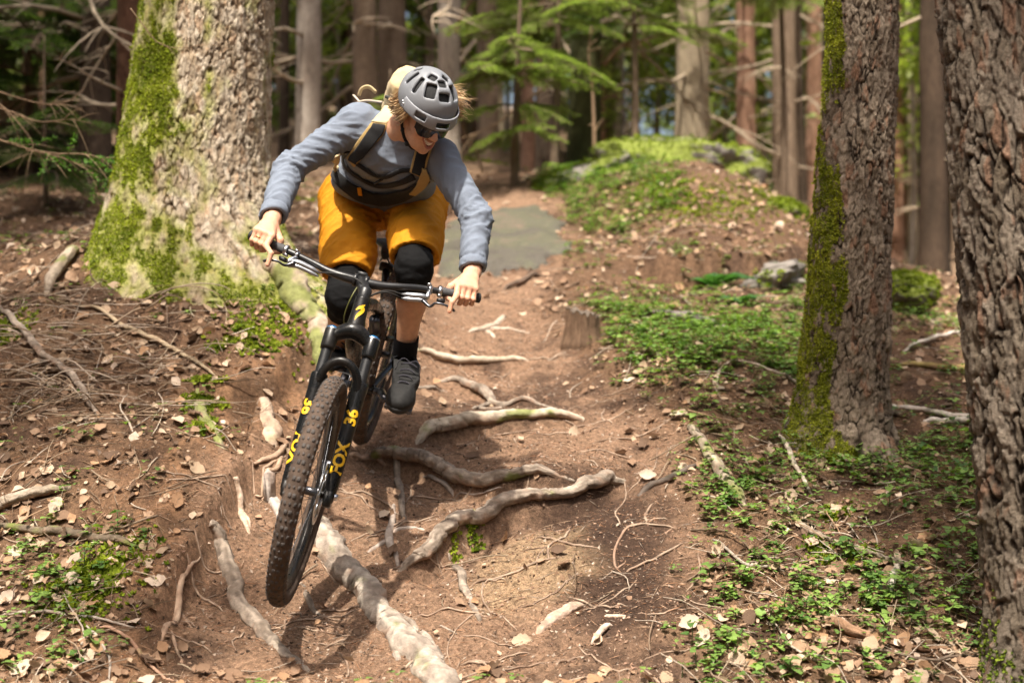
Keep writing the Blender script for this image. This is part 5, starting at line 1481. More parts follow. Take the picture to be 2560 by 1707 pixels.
# ---- shirt
def build_shirt():
    lo = np.array([-1.02, 4.75, -.16]); hi = np.array([.04, 5.80, .98])
    h = .0066; g = Grid(lo, hi, h); p = g.p
    w, c, pv = J['waist'], J['chest'], J['pelvis']
    X = np.array([1, 0, 0.])
    tilt = nrm(J['shR'] - J['shL'])
    d = chain(p, [pv * .35 + w * .65 - tilt * .085, c - tilt * .075 - [0, 0, .01]], [.115, .105], .05)
    d = smin(d, chain(p, [pv * .35 + w * .65 + tilt * .075, c + tilt * .065 - [0, 0, .01]], [.115, .105], .05), .08)
    d = smin(d, chain(p, [c - tilt * .07 + [0, -.01, -.02], J['shL'] + [0, 0, -.005]], [.10, .070], .05), .05)
    d = smin(d, chain(p, [c + tilt * .07 + [0, -.01, -.02], J['shR'] + [0, 0, -.005]], [.10, .068], .05), .05)
    d = smin(d, chain(p, [c + [0, 0, .02], J['neck'] - [0, -.02, .01]], [.10, .072], .05), .05)
    # loose belly hanging to the hem
    hem = P(957, 486, 5.44)
    d = smin(d, ell(p, P(955, 455, 5.43), np.eye(3), (.195, .115, .085)), .05)
    for s in 'LR':
        sh, el, wr = J['sh' + s], J['el' + s], J['wr' + s]
        ce = el + (wr - el) * .995
        d = smin(d, chain(p, [sh, el, ce], [.064, .051, .046], .02), .03)
        # sag under the forearm
        d = smin(d, cap(p, el + [0, 0, -.012], el * .4 + wr * .6 + [0.0, 0, -.008], .045, .030), .02)
    for s in 'LR':
        el, wr = J['el' + s], J['wr' + s]; ax = nrm(wr - el)
        # cut the sleeve at the cuff and hollow it round the wrist
        near = np.linalg.norm(p - wr.astype(np.float32), axis=-1) < .11
        cutn = nrm(ax + np.array([.12 if s == 'R' else .25, 0, 0]))
        d = np.where(near, np.maximum(d, plane(p, wr - ax * .012, cutn)), d)
        d = np.maximum(d, -cap(p, wr - ax * .075, wr + ax * .05, .032, .040))
    # neck hole
    d = smax(d, -cap(p, J['neck'] + nrm(J['neck'] - c) * .050 + [0, .01, .02], HC + (J['neck'] - HC) * .35 + [0, 0, .015], .048, .068), .01)
    # open, hollow hem over the shorts
    V, Q = surface(d, g); V = relax(V, Q, 2, .4)
    N = vnormals(V, Q)
    disp = np.zeros(len(V))
    for s in 'LR':
        sh, el, wr = J['sh' + s], J['el' + s], J['wr' + s]
        for a, b, amp in ((sh, el, .0065), (el, wr, .0065)):
            t, ax, dd = along(V, a, b)
            m = sstep(-.1, .1, t) * (1 - sstep(.95, 1.05, t)) * (dd < .085)
            e1 = nrm(np.cross(ax, [0.2, 1, 0.3])); e2 = np.cross(ax, e1)
            L = np.linalg.norm(b - a); q = V - a
            u = np.stack([(q @ ax) * 20 + .9 * np.sin((q @ e1) * 24) + (q @ e2) * 8, (q @ e1) * 6.5, (q @ e2) * 6.5], -1)
            disp += m * amp * (ridged(u + (3 if s == 'L' else 8), 2) - .3)
        # gathers at the elbow and just above the cuff
        de = np.linalg.norm(V - el, axis=1); disp += .014 * np.exp(-(de / .080) ** 2) * (ridged(V * [12, 12, 24] + 2, 2) - .3)
        t, ax, dd = along(V, el, wr); cu = (np.abs(t - .80) < .02) * (dd < .07); disp -= .0040 * cu
        band = (t > .815) * (t < 1.02) * (dd < .07); disp = disp * (1 - .75 * band) + .0022 * band
    arm = np.minimum.reduce([along(V, J['sh' + s], J['el' + s])[2] for s in 'LR'])
    tors = np.exp(-np.minimum(np.linalg.norm(V - J['chest'], axis=1), np.linalg.norm(V - J['waist'], axis=1)) ** 2 / .03)
    disp += tors * .013 * (ridged(V * [5, 7, 11] + 20, 3) - .45)
    V = V + N * disp[:, None]
    o = mk('shirt', V, Q, M_SHIRT, RIDER); return V, Q
SHIRT_V, SHIRT_Q = build_shirt()

# ---- shorts
def build_shorts():
    lo = np.array([-.80, 5.02, -.02]); hi = np.array([-.12, 5.85, .68])
    g = Grid(lo, hi, .0058); p = g.p; X = np.array([1, 0, 0.])
    d = cap(p, J['pelvis'] - X * .075 + [0, 0, .02], J['pelvis'] + X * .075 + [0, 0, .02], .150, .150)
    d = smin(d, cap(p, J['waist'] - X * .06 + [0, .02, .0], J['waist'] + X * .06 + [0, .02, 0], .12, .12), .04)
    for s, kf in (('L', 1.0), ('R', .98)):
        hp_, kn = J['hip' + s], J['kn' + s]
        out = -X if s == 'L' else X
        d = smin(d, chain(p, [hp_ + out * .022, hp_ * .4 + kn * .6 + out * .006, kn], [.118, .100, .088], .03), .025)
    d = np.maximum(d, np.maximum(-1e3, 0) * 0 + d)
    for s in 'LR':
        hp_, kn = J['hip' + s], J['kn' + s]; ax = nrm(kn - hp_)
        hc = {'L': P(865, 668, 5.30), 'R': P(1038, 600, 5.16)}[s]; nn = {'L': nrm(ax * .7 + np.array([.06, -.1, -.6])), 'R': nrm(ax * .9 + np.array([-.03, -.0, -.45]))}[s]
        side = (p[..., 0] < P(955, 600, 5.4)[0]) if s == 'L' else (p[..., 0] >= P(955, 600, 5.4)[0])
        d = np.where(side, np.maximum(d, plane(p, hc, nn)), d)
        ap = hp_ + ax * (np.dot(hc - hp_, nn) / np.dot(ax, nn))
        d = np.maximum(d, -cap(p, ap - ax * .012, ap + ax * .12, .069, .074))
    # gap between the thighs
    V, Q = surface(d, g); V = relax(V, Q, 2, .4); N = vnormals(V, Q)
    disp = np.zeros(len(V))
    for s in 'LR':
        t, ax, dd = along(V, J['hip' + s], J['kn' + s]); m = (dd < .15) * sstep(-.3, .0, t)
        q = V - J['hip' + s]; e1 = nrm(np.cross(ax, [0, 1, .2])); e2 = np.cross(ax, e1)
        u = np.stack([(q @ ax) * 13 + (q @ e1) * 7, (q @ e1) * 6, (q @ e2) * 6], -1)
        disp += .5 * m * .017 * (ridged(u + 4, 3) - .35)
    crotch = np.exp(-(np.linalg.norm(V - P(955, 540, 5.45), axis=1) / .10) ** 2)
    q = V - P(955, 540, 5.45); disp += .017 * crotch * (ridged(np.stack([np.arctan2(q[:, 2], q[:, 0] + 1e-6) * 2.2, np.linalg.norm(q, axis=1) * 6, q[:, 1] * 3], -1) + 7, 2) - .4)
    V = V + N * disp[:, None]
    mk('shorts', V, Q, M_SHORT, RIDER)
build_shorts()

# ---- knee pads, socks, shoes
def build_leg_wear():
    for s in 'LR':
        hp_, kn, an = J['hip' + s], J['kn' + s], J['an' + s]
        pts = np.vstack([kn, kn * .7 + hp_ * .3, kn * .6 + an * .4]); g = Grid(pts.min(0) - .12, pts.max(0) + .12, .005); p = g.p
        up = kn + (hp_ - kn) * .42; dn = kn + (an - kn) * .34
        d = chain(p, [up, kn + [0, -.004, 0], dn + [0, .012, 0]], [.073, .066, .060], .03)
        d = smin(d, ell(p, kn + np.array([0, -.022, -.012]), np.eye(3), (.055, .052, .075)), .025)
        d = np.maximum(d, plane(p, dn, nrm(an - kn + np.array([0, -.12, 0]))))
        d = np.maximum(d, plane(p, up, nrm(hp_ - kn)))
        d = np.maximum(d, -cap(p, dn - (an - kn) * .10, dn + (an - kn) * .2, .050, .052))
        V, Q = surface(d, g); V = relax(V, Q, 2, .4); N = vnormals(V, Q)
        t, ax, dd = along(V, kn, an); 
        V = V + N * (.0035 * (ridged(V * [8, 8, 22] + 3, 2) - .5))[:, None] + N * (.0035 * np.exp(-((t + .12) / .03) ** 2) - .003 * np.exp(-((t + .05) / .03) ** 2))[:, None]
        mk('knee_pad', V, Q, M_PAD, RIDER)
        # sock
        top = kn + (an - kn) * (.76 if s == 'R' else .80); m = MB()
        foot = {'R': P(1004, 955, 5.20), 'L': P(838, 905, 5.44)}[s]
        q = spline([top, an, an + (foot - an) * .18 + [0, .01, -.01]], 12)
        V, F = tube(q, np.interp(np.linspace(0, 1, 12), [0, .15, .6, 1], [.0465, .047, .046, .047]), 24, cap=False)
        V = V + .0012 * fbm(V * 40, 2)[:, None]
        m.add(V, F); m.build('sock', M_SOCK, RIDER)
def build_shoe(s):
    an = J['an' + s]; pc = PED_R if s == 'R' else PED_L
    L = AXR * 1.0; up = nrm(UPR + np.array([0, -.10, 0])); f = np.cross(up, L); f = nrm(f if f[1] < 0 else -f); up = nrm(np.cross(L, f)) ; up = up if up[2] > 0 else -up
    base = pc + up * .010                                             # sole under the ball of the foot
    toe_d = nrm(f + np.array([.0, 0, -.12 if s == 'R' else 0]))
    heel = base - toe_d * .155; toe = base + toe_d * .082
    R = np.array([L, toe_d, up])
    g = Grid(np.min([heel, toe, an], 0) - .09, np.max([heel, toe, an], 0) + .09, .0042); p = g.p
    bl = base + up * .033
    d = chain(p, [heel + up * .042, base - toe_d * .06 + up * .045, bl + toe_d * .015, toe + up * .033 - toe_d * .012], [.036, .040, .0435, .034], .03)
    d = smin(d, ell(p, bl + toe_d * .035 - up * .002, R, (.048, .062, .034)), .02)
    d = smin(d, cap(p, base - toe_d * .055 + up * .06, an + (an - J['kn' + s]) * -.06, .046, .0455), .025)
    d = np.maximum(d, -plane(p, base + up * .012, up))
    d = np.maximum(d, plane(p, an + up * .012, nrm(J['kn' + s] - an)))
    V, Q = surface(d, g); V = relax(V, Q, 2, .4); N = vnormals(V, Q)
    V = V + N * (.0010 * fbm(V * 60, 3))[:, None]
    sh = mk('shoe', V, Q, M_SHOE, RIDER)
    g2 = chain(p, [heel + up * .02, base - toe_d * .05 + up * .02, base + toe_d * .02 + up * .02, toe + up * .022 - toe_d * .012], [.040, .040, .047, .038], .03)
    g2 = np.maximum(np.maximum(g2, -plane(p, base, up)), plane(p, base + up * .022, up))
    V, Q = surface(g2, g); V = relax(V, Q, 1, .3); mk('sole', V, Q, M_SOLE, sh)
    # toe cap, lace loops, bow
    la = MB()
    for k in range(5):
        c = bl + toe_d * (.020 - .022 * k) + up * (.028 + .0125 * k)
        w = .022 + .002 * k
        la.add(*tube(spline([c - L * w - up * .004, c - L * w * .4 + up * .006, c + L * w * .4 + up * .006, c + L * w - up * .004], 10), .0032, 6))
    for e, h in ((1, .01), (-1, .006)):
        c = bl - toe_d * .072 + up * .086
        la.add(*tube(spline([c, c + L * e * .022 + up * .012, c + L * e * .040 + up * .002 + toe_d * .01, c + L * e * .046 - up * (.035) + toe_d * .012], 14), .0018, 5))
    la.build('shoelace', fabric('lace', (.035, .033, .045), .8), sh)
build_leg_wear(); build_shoe('R'); build_shoe('L')

# ---- helmet
M_HELM = simple_mat('matte grey helmet shell', (.21, .22, .24), .42, 0, .04, 10, .0003, 400, spec=.4)
M_VISOR = simple_mat('matte grey visor', (.25, .26, .285), .45, 0, .04, 10, spec=.4)
M_LINER = simple_mat('black helmet liner', (.012, .012, .013), .8, 0, .3, 90, .002, 600)
def build_helmet():
    t = thing('helmet', 'grey vented bike helmet with a short visor on the rider\'s head', 'helmet', tuple(hp(0, 0, .06)))
    g = Grid(hp(0, 0, .05) - .19, hp(0, 0, .05) + .19, .0030); q = (g.p - HC.astype(np.float32)) @ HR.T.astype(np.float32)
    E = np.eye(3)
    outer = ell(q, (0, -.010, .052), E, (.1005, .125, .106))
    inner = ell(q, (0, -.010, .050), E, (.085, .108, .094))
    # lower rim: higher at the brow and ears, low at the nape
    rim = q[..., 2] - (.021 - .021 * sstep(-.02, -.10, q[..., 1]) * 1.6 - .018 * sstep(.05, .09, np.abs(q[..., 0])) * (q[..., 1] < .05))
    d = np.maximum(np.maximum(outer, -inner), -rim)
    # raised ridges along the shell
    vents = []
    # (s, f) direction of each vent on the dome given as azimuth (0 = front) and elevation, half sizes
    def vent(az, el, hw, hh, rot=0.0, deep=.05):
        a, e = math.radians(az), math.radians(el)
        n = np.array([-math.sin(a) * math.cos(e) * -1 * -1, math.cos(a) * math.cos(e), math.sin(e)])
        n = np.array([math.sin(a) * math.cos(e), math.cos(a) * math.cos(e), math.sin(e)])
        c = np.array([0, -.010, .052]) + n * np.array([.1005, .125, .106]) * .97
        nn = nrm(n / np.array([.1005, .125, .106])); u = nrm(np.cross([0, 0, 1.0], nn)); v = np.cross(nn, u)
        cr, sr = math.cos(rot), math.sin(rot); u, v = u * cr + v * sr, v * cr - u * sr
        vents.append(np.array(c)); return rbox(q, c, np.array([u, v, nn]), (hw, hh, deep), .004), rbox(q, c + nn * .012, np.array([u, v, nn]), (hw + .007, hh + .007, .0115), .004)
    vs = [vent(0, 40, .0215, .0145), vent(0, 66, .0155, .0140)]
    for s in (-1, 1):
        vs += [vent(s * 42, 44, .0185, .0265, s * .30), vent(s * 62, 72, .0145, .0135, s * .2), vent(s * 78, 38, .009, .030, s * .25), vent(s * 108, 36, .009, .028, s * .1), vent(s * 140, 46, .011, .020)]
    for a, b in vs:
        d = smax(d, -a, .003); d = smax(d, -np.maximum(b, -9), .006)
    V, Q = surface(d, g); V = relax(V, Q, 2, .35)
    mk('shell', V, Q, M_HELM, t)
    g2 = Grid(hp(0, 0, .05) - .17, hp(0, 0, .05) + .17, .005); q2 = (g2.p - HC.astype(np.float32)) @ HR.T.astype(np.float32)
    o = ell(q2, (0, -.010, .050), E, (.0875, .1105, .0955)); i = ell(q2, (0, -.012, .045), E, (.0765, .0965, .0855))
    r2 = q2[..., 2] - (.013 - .034 * sstep(-.02, -.10, q2[..., 1]))
    V, Q = surface(np.maximum(np.maximum(o, -i), -r2), g2); V = relax(V, Q, 2, .4); mk('liner', V, Q, M_LINER, t)
    # visor: a curved band in front of the brow with three openings
    g3 = Grid(hp(0, .08, .05) - .16, hp(0, .08, .05) + .16, .0028); q3 = (g3.p - HC.astype(np.float32)) @ HR.T.astype(np.float32)
    az = np.arctan2(q3[..., 0], q3[..., 1] + .010); fr = np.cos(np.clip(az, -1.5, 1.5))
    R_o = ell(q3, (0, -.002, .034), E, (.1065, .141, .105)); R_i = ell(q3, (0, -.004, .034), E, (.1025, .137, .101))
    lower = q3[..., 2] - (.013 + .015 * (1 - fr)); upper = (.062 + .004 * (1 - fr)) - q3[..., 2]
    d = np.maximum(np.maximum(R_o, -R_i), np.maximum(-lower, -upper)); d = np.maximum(d, -(q3[..., 1] - .005))
    for a0, hw in ((0, .026), (.80, .021), (-.80, .021)):
        c = np.array([math.sin(a0) * .105, -.002 + math.cos(a0) * .138, .036 + .008 * abs(a0)]); nn = np.array([math.sin(a0), math.cos(a0), 0]); u = np.cross([0, 0, 1.0], nn)
        d = smax(d, -rbox(q3, c, np.array([u, [0, 0, 1.0], nn]), (hw, .0105, .035), .003), .002)
    V, Q = surface(d, g3); V = relax(V, Q, 2, .35); mk('visor', V, Q, M_VISOR, t)
    for s in (1,):
        b = MB()
        for e in (0, 1): b.add(*revolve(hp(.099, .014 - .010 * e, .040 + .004 * e), nrm(HS + HF * .2), [(0, .010), (.003, .009), (.003, 0)], 10))
        b.build('rivet', M_METAL, t)
    for s in (-1, 1):
        m = MB()
        for f0 in (.012, -.03):
            m.add(*tube(spline([hp(s * .084, f0, .020), hp(s * .081, f0 * .6, -.02), hp(s * .074, .004, -.052), hp(s * .052, .018, -.100), hp(s * .02, .030, -.128), hp(0, .034, -.132)], 20), .0055, 6, flat=.3))
        m.add(*box(hp(s * .068, .010, -.070), np.array([HS, HF, HK]), (.003, .007, .009), .001))
        if s > 0: m.add(*box(hp(.040, .030, -.115), np.array([HS, HF, HK]), (.009, .007, .006), .0015))
        m.build('chin_strap', M_STRAP, t)
build_helmet()

# ---- sunglasses
def build_glasses():
    m, nt, b = new_mat('dark mirrored lens'); b.inputs['Base Color'].default_value = (.012, .012, .016, 1); b.inputs['Roughness'].default_value = .05; b.inputs['Specular IOR Level'].default_value = .35
    n = noise_node(nt, 6); r = ramp(nt, n.outputs['Fac'], [(.3, (.01, .01, .013)), (.7, (.018, .018, .026))]); nt.links.new(r.outputs[0], b.inputs['Base Color'])
    t = thing('sunglasses', 'black wraparound sunglasses on the rider\'s face under the visor', 'sunglasses', tuple(hp(0, .11, .0)))
    A = np.linspace(-1.12, 1.12, 49); K = np.linspace(0, 1, 9); V = []
    for layer in (0, 1):
        for a in A:
            top = .030 - .004 * a * a; nose = math.exp(-(a / .16) ** 2); bot = -.037 + .028 * nose + .022 * sstep(.62, 1.12, abs(a)) ** 1.5
            for k in K:
                z = bot + (top - bot) * k; f = .045 + (.069 - layer * .002 - .10 * (z - .005) ** 2 / .03) * math.cos(a * .98) ; s = .078 * math.sin(a)
                V.append(hp(s, f + .0, z))
    na, nk = len(A), len(K); Q = []
    for L_ in (0, 1):
        o = L_ * na * nk
        for i in range(na - 1):
            for j in range(nk - 1):
                f = [o + i * nk + j, o + (i + 1) * nk + j, o + (i + 1) * nk + j + 1, o + i * nk + j + 1]; Q.append(f if L_ == 0 else f[::-1])
    mk('lens', np.array(V), np.array(Q), m, t)
    V = np.array(V).reshape(2, na, nk, 3)[0]
    f = MB(); f.add(*tube(V[:, -1], .0028, 8)); 
    for s, e in ((1, V[-1]), (-1, V[0])):
        top = e[-2]; f.add(*tube(spline([top, hp(s * .079 if np.dot(top - HC, HS) * s > 0 else -s * .079, .03, .012), hp(s * .080 if np.dot(top - HC, HS) * s > 0 else -s * .080, -.03, .006)], 10), .003, 6))
    f.build('frame', M_RUBBER, t)
build_glasses()

# ---- hair: strands tucked at the near temple and blowing out behind the far side
def build_hair():
    r = np.random.default_rng(12); m = MB(); base = np.array([.60, .43, .25]); 
    def strand(pts, w, c):
        p = spline(pts, 12); m.add(*tube(p, w * np.interp(np.linspace(0, 1, 12), [0, .2, .7, 1], [.8, 1, .8, .15]), 4, cap=False), col=c)
    for k in range(230):       # viewer's left: swept back under the helmet rim, from the temple round the ear
        f0 = r.uniform(-.07, .040); s0 = .076 + r.normal(0, .004); k0 = r.uniform(.0, .03)
        lenk = r.uniform(.03, .075)
        pts = [hp(s0, f0, k0 + .02), hp(s0 + .007 + r.normal(0, .002), f0 - .012, k0 - lenk * .35), hp(s0 + .005 + r.normal(0, .003), f0 - .035, k0 - lenk * .8), hp(s0 - .012, f0 - .075 + r.normal(0, .003), k0 - lenk - .01)]
        strand(pts, r.uniform(.0015, .0026), np.clip(base * r.uniform(.6, 1.35), 0, .9))
    hm_ = attr_mat('blond hair', .45, .25, .15, 60, spec=.5); m.build('hair', hm_, RIDER); m = MB()
    for k in range(260):       # viewer's right: loose ends flying out
        f0 = r.uniform(-.11, -.01); s0 = -.074 + r.normal(0, .004); k0 = r.uniform(-.02, .06)
        d = nrm(np.array([.8, .5, r.normal(.05, .16)])); L = r.uniform(.035, .095)
        p0 = hp(s0, f0, k0)
        pts = [p0, p0 - HS * .022 + d * L * .2, p0 - HS * .030 + d * L * .6 + r.normal(0, .003, 3), p0 - HS * .030 + d * L + r.normal(0, .007, 3) + [0, 0, -.012]]
        strand(pts, r.uniform(.0010, .0020), np.clip(base * r.uniform(.75, 1.5), 0, .95))
    m.build('hair', hm_, RIDER)
build_hair()
# gold ring on the viewer's left hand
ch, th, wr, at = hand_points('L'); p0, p1 = ch[1][0][0], ch[1][0][1]
rm = MB(); c = p0 * .45 + p1 * .55; rm.add(*revolve(c, nrm(p1 - p0), [(.0098, -.0018), (.0112, -.0018), (.0112, .0018), (.0098, .0018), (.0098, -.0018)], 20)); o = rm.build('ring', simple_mat('gold', (.75, .50, .18), .25, 1.0, .05), RIDER)

# ---- backpack
def shirt_surface(px, py, toward):
    pass
def build_pack():
    t = thing('backpack', 'sand-coloured backpack with black-lined shoulder straps on the rider\'s back', 'backpack', tuple(P(965, 300, 5.45)))
    up = nrm(J['chest'] - J['waist']); sd = nrm(J['shR'] - J['shL']); sd = nrm(sd - up * np.dot(sd, up)); bk = np.cross(sd, up); bk = bk if bk[2] > 0 else -bk
    R = np.array([sd, up, bk])
    ctr = (J['chest'] * .62 + J['waist'] * .38) + bk * .215
    g = Grid(ctr - .36, ctr + .36, .0075); p = g.p
    d = rbox(p, ctr + up * .035, R, (.128, .20, .072), .055)
    d = smin(d, rbox(p, ctr + up * .17 + bk * .0, R, (.105, .055, .055), .04), .03)
    d = smin(d, rbox(p, ctr + up * .05 + bk * .06, R, (.095, .13, .030), .026), .015)
    V, Q = surface(d, g); V = relax(V, Q, 2, .4); N = vnormals(V, Q); V = V + N * (.007 * (ridged(V * 7 + 30, 3) - .5))[:, None]
    mk('bag', V, Q, M_PACK, t)
    hcp = spline([P(897, 240, 5.36), P(905, 222, 5.35), P(922, 218, 5.36), P(940, 232, 5.36)], 14); l = MB(); l.add(*tube(hcp, .009, 6, flat=.35)); l.build('grab_loop', M_PACK, t)
    l = MB(); l.add(*tube(spline([P(884, 238, 5.36), P(893, 248, 5.34), P(902, 258, 5.32)], 8), .006, 6, flat=.4)); l.add(*tube(spline([P(895, 256, 5.32), P(920, 252, 5.30), P(955, 256, 5.24)], 8), .005, 6)); l.build('cord', fabric('cord', (.5, .42, .33)), t)
    l = MB(); l.add(*box(P(975, 246, 5.22), np.array([nrm([.9, -.1, -.35]), [0, -1, 0], nrm([.35, 0, .9])]), (.020, .006, .006), .002)); l.build('buckle', M_RUBBER, t)
    # straps follow the shirt: found by marching from outside onto it
    from mathutils.bvhtree import BVHTree
    bvh = BVHTree.FromPolygons([tuple(v) for v in SHIRT_V], [tuple(int(i) for i in q) for q in SHIRT_Q])
    def onshirt(pts, off):
        out = []
        for (u, v) in pts:
            d_ = nrm(P(u, v, 1.0)); hit = bvh.ray_cast(Vector((0, 0, 0)), Vector(d_), 20)
            out.append((np.array(hit[0]), np.array(hit[1])) if hit[0] is not None else None)
        last = next(o for o in out if o is not None); res = []
        for o in out:
            if o is None: o = last
            last = o; n = o[1] if np.dot(o[1], o[0]) < 0 else -o[1]; res.append((o[0] + n * off, n))
        P_ = np.array([a for a, b in res]); N_ = np.array([b for a, b in res])
        for _ in range(3):
            P_[1:-1] = .5 * P_[1:-1] + .25 * (P_[:-2] + P_[2:]); N_[1:-1] = .5 * N_[1:-1] + .25 * (N_[:-2] + N_[2:])
        return P_, N_ / np.linalg.norm(N_, axis=1)[:, None]
    def band(name, path, w, th, mat, off, parent, n=30, col=None):
        pts = spline(np.array(path, float), n); Pp, Np = onshirt(pts, off)
        w = np.interp(np.linspace(0, 1, n), np.linspace(0, 1, len(w)), w) if not np.isscalar(w) else np.full(n, w)
        tg = np.gradient(Pp, axis=0); tg /= np.linalg.norm(tg, axis=1)[:, None] + 1e-9; sd_ = np.cross(tg, Np); sd_ /= np.linalg.norm(sd_, axis=1)[:, None] + 1e-9
        prof = [(-1, 0), (-1, .7), (-.8, 1), (.8, 1), (1, .7), (1, 0), (0, -.8)]; k = len(prof)
        V = np.stack([Pp + sd_ * (w * a)[:, None] + Np * (th * b) for a, b in prof], 1).reshape(-1, 3)
        i = np.arange(n - 1)[:, None] * k; j = np.arange(k)[None]; j2 = (j + 1) % k
        Q = np.stack([i + j, i + j2, i + k + j2, i + k + j], -1).reshape(-1, 4)
        ends = [list(range(k))[::-1], [(n - 1) * k + q for q in range(k)]]
        return mk(name, V, [list(map(int, f)) for f in Q] + ends, mat, parent)
    # viewer's left strap: sand at the shoulder, black lower down, tan edging
    s1 = band('shoulder_strap', [(1000, 262), (975, 290), (948, 318), (925, 345), (900, 378), (882, 402)], [.037, .034, .031, .029, .026, .022], .008, M_EDGE, .006, t)
    band('pad', [(950, 318), (930, 345), (905, 378), (886, 400)], [.025, .024, .021, .018], .005, M_STRAP, .013, s1)
    band('cover', [(1000, 262), (978, 286), (950, 315)], [.038, .036, .032], .006, M_PACK, .012, s1)
    s2 = band('shoulder_strap', [(1072, 345), (1060, 380), (1050, 410), (1040, 432)], [.030, .030, .028, .022], .010, M_EDGE, .006, t)
    band('pad', [(1074, 340), (1062, 380), (1052, 410), (1043, 430)], [.023, .023, .021, .017], .006, M_STRAP, .013, s2)
    band('chest_strap', [(880, 398), (920, 425), (948, 440), (975, 438), (1005, 425), (1040, 425)], .009, .004, M_STRAP, .006, t)
    b = MB(); bp, bn = onshirt([(952, 446), (960, 442)], .012); b.add(*box(bp[0], np.array([nrm([.85, 0, .5]), bn[0], np.cross(nrm([.85, 0, .5]), bn[0])]), (.020, .007, .008), .002)); b.build('buckle', M_RUBBER, t)
    band('side_strap', [(866, 378), (858, 400), (880, 430), (920, 455), (955, 465), (1000, 456), (1036, 440)], [.012, .014, .013, .010, .010, .012, .014], .003, M_STRAP, .005, t)
    hb_ = band('hip_belt', [(832, 428), (858, 456), (900, 484), (945, 496), (990, 491), (1032, 472), (1066, 446)], [.016, .026, .036, .040, .036, .028, .018], .005, M_STRAP, .006, t, 40)
    band('pull_tab', [(902, 462), (905, 480)], .008, .003, M_SHORT, .018, hb_, 6)
    band('belt_wing', [(1030, 478), (1048, 462), (1062, 440), (1068, 420)], [.015, .019, .02, .012], .006, M_EDGE, .012, hb_)
    band('belt_wing', [(838, 385), (838, 405), (848, 428)], [.012, .018, .012], .006, M_PACK, .010, hb_)
build_pack()
def region(u, v, x, y):
    if trail_mask(np.array([x]), np.array([y]))[0] > .5: return 'on the dirt of the trail' if v > 1000 else 'on the upper trail'
    if u < 640: return 'at the lower left' if v > 1350 else 'on the left bank below the thick spruce' if v > 820 else 'by the hollow at the left'
    if v < 800 and u < 1950: return 'on the mound'
    if u > 2230: return 'at the foot of the near right spruce' if v > 1150 else 'between the two near spruces'
    if v < 1180: return 'round the moss-banded spruce' if u > 1850 else 'on the slope below the mound'
    return 'on the right bank near the bottom' if v > 1400 else 'on the right bank of the bend'
# ------------------------------------------------------------------ roots and wood lying on the ground
M_ROOT = attr_mat('root bark', .85, 0, .35, 34, .006, 120, .25)
def gpts(pts, n, lift, rise=0.0, lip=False):
    """photo pixels (2352-wide picture) with radii -> points on the ground; radii scaled to metres"""
    q = np.array([np.r_[(ray_ground if lip else ground_at)(u * D2N, v * D2N), 0] for u, v, r in pts]); rr = np.array([r * D2N / FPX * q[i, 1] for i, (u, v, r) in enumerate(pts)])
    p = spline(q[:, :3], n); r = np.maximum(spline(np.c_[rr, rr], n)[:, 0], .0012)
    e = np.linspace(0, 1, n); e = np.minimum(sstep(0, .16, e), sstep(0, .2, 1 - e)); lift = lift * (.9 if lip else .4) if lift < .8 else lift
    z = hgt(p[:, 0], p[:, 1]); p[:, 2] = z + r * (lift * e - (1.35 if lift < .8 else .1) * (1 - e)); 
    if rise:
        k = 1 - sstep(0, .35, np.linspace(0, 1, n)); p[:, 2] += rise * k + r * 1.1 * (np.linspace(0, 1, n) < .2) * (1 - e); r = r * np.where(np.linspace(0, 1, n) < .5, 1, .55 + .45 * e)
    else: r = r * (.75 + .25 * e)
    return p, r
ROOT_A, ROOT_B = (.15, .115, .088), (.36, .295, .235)
def woody(p, r, ns, colA, colB, seed, rough=.16, moss=0.0, flat=1.0):
    V, F = tube(p, r, ns, True, flat)
    rep = np.concatenate([np.repeat(r, ns), r[[0, -1]]]); ctr = np.concatenate([np.repeat(p, ns, 0), p[[0, -1]]])
    d = V - ctr; q = V * 22 + seed
    ax_ = np.repeat(np.cumsum(np.r_[0, np.linalg.norm(np.diff(p, axis=0), axis=1)]), ns); ax_ = np.concatenate([ax_, ax_[[0, -1]]]); dn = d / (np.linalg.norm(d, axis=1)[:, None] + 1e-9)
    g_ = np.c_[dn * [1.5, 1.5, 1.5] + seed, ax_ * 4][:, [0, 1, 3]] + dn[:, 2:3] * 1.3
    V = ctr + d * np.array([1, 1, .86]) * (1 + rough * .7 * fbm(q * .35, 2) + .17 * fbm(g_ * 2.1, 3) + .08 * fbm(q * 2.6, 2))[:, None]
    t = np.clip(.5 + .7 * fbm(q * .5 + 7, 3) + .8 * fbm(g_ * 2.1, 3), 0, 1)[:, None]; c = np.array(colA) * (1 - t) + np.array(colB) * t
    soil_ = sstep(.05, .5, fbm(q * .8 + 90, 3) - .5 * dn[:, 2])[:, None] * .6; c = c * (1 - soil_) + np.array((.27, .165, .11)) * soil_
    if moss > 0:
        k = sstep(.1, .5, fbm(q * .35 + 50, 3) + moss - .5)[:, None] * .8; c = c * (1 - k) + np.array((.15, .18, .035)) * k
    return V, F, c
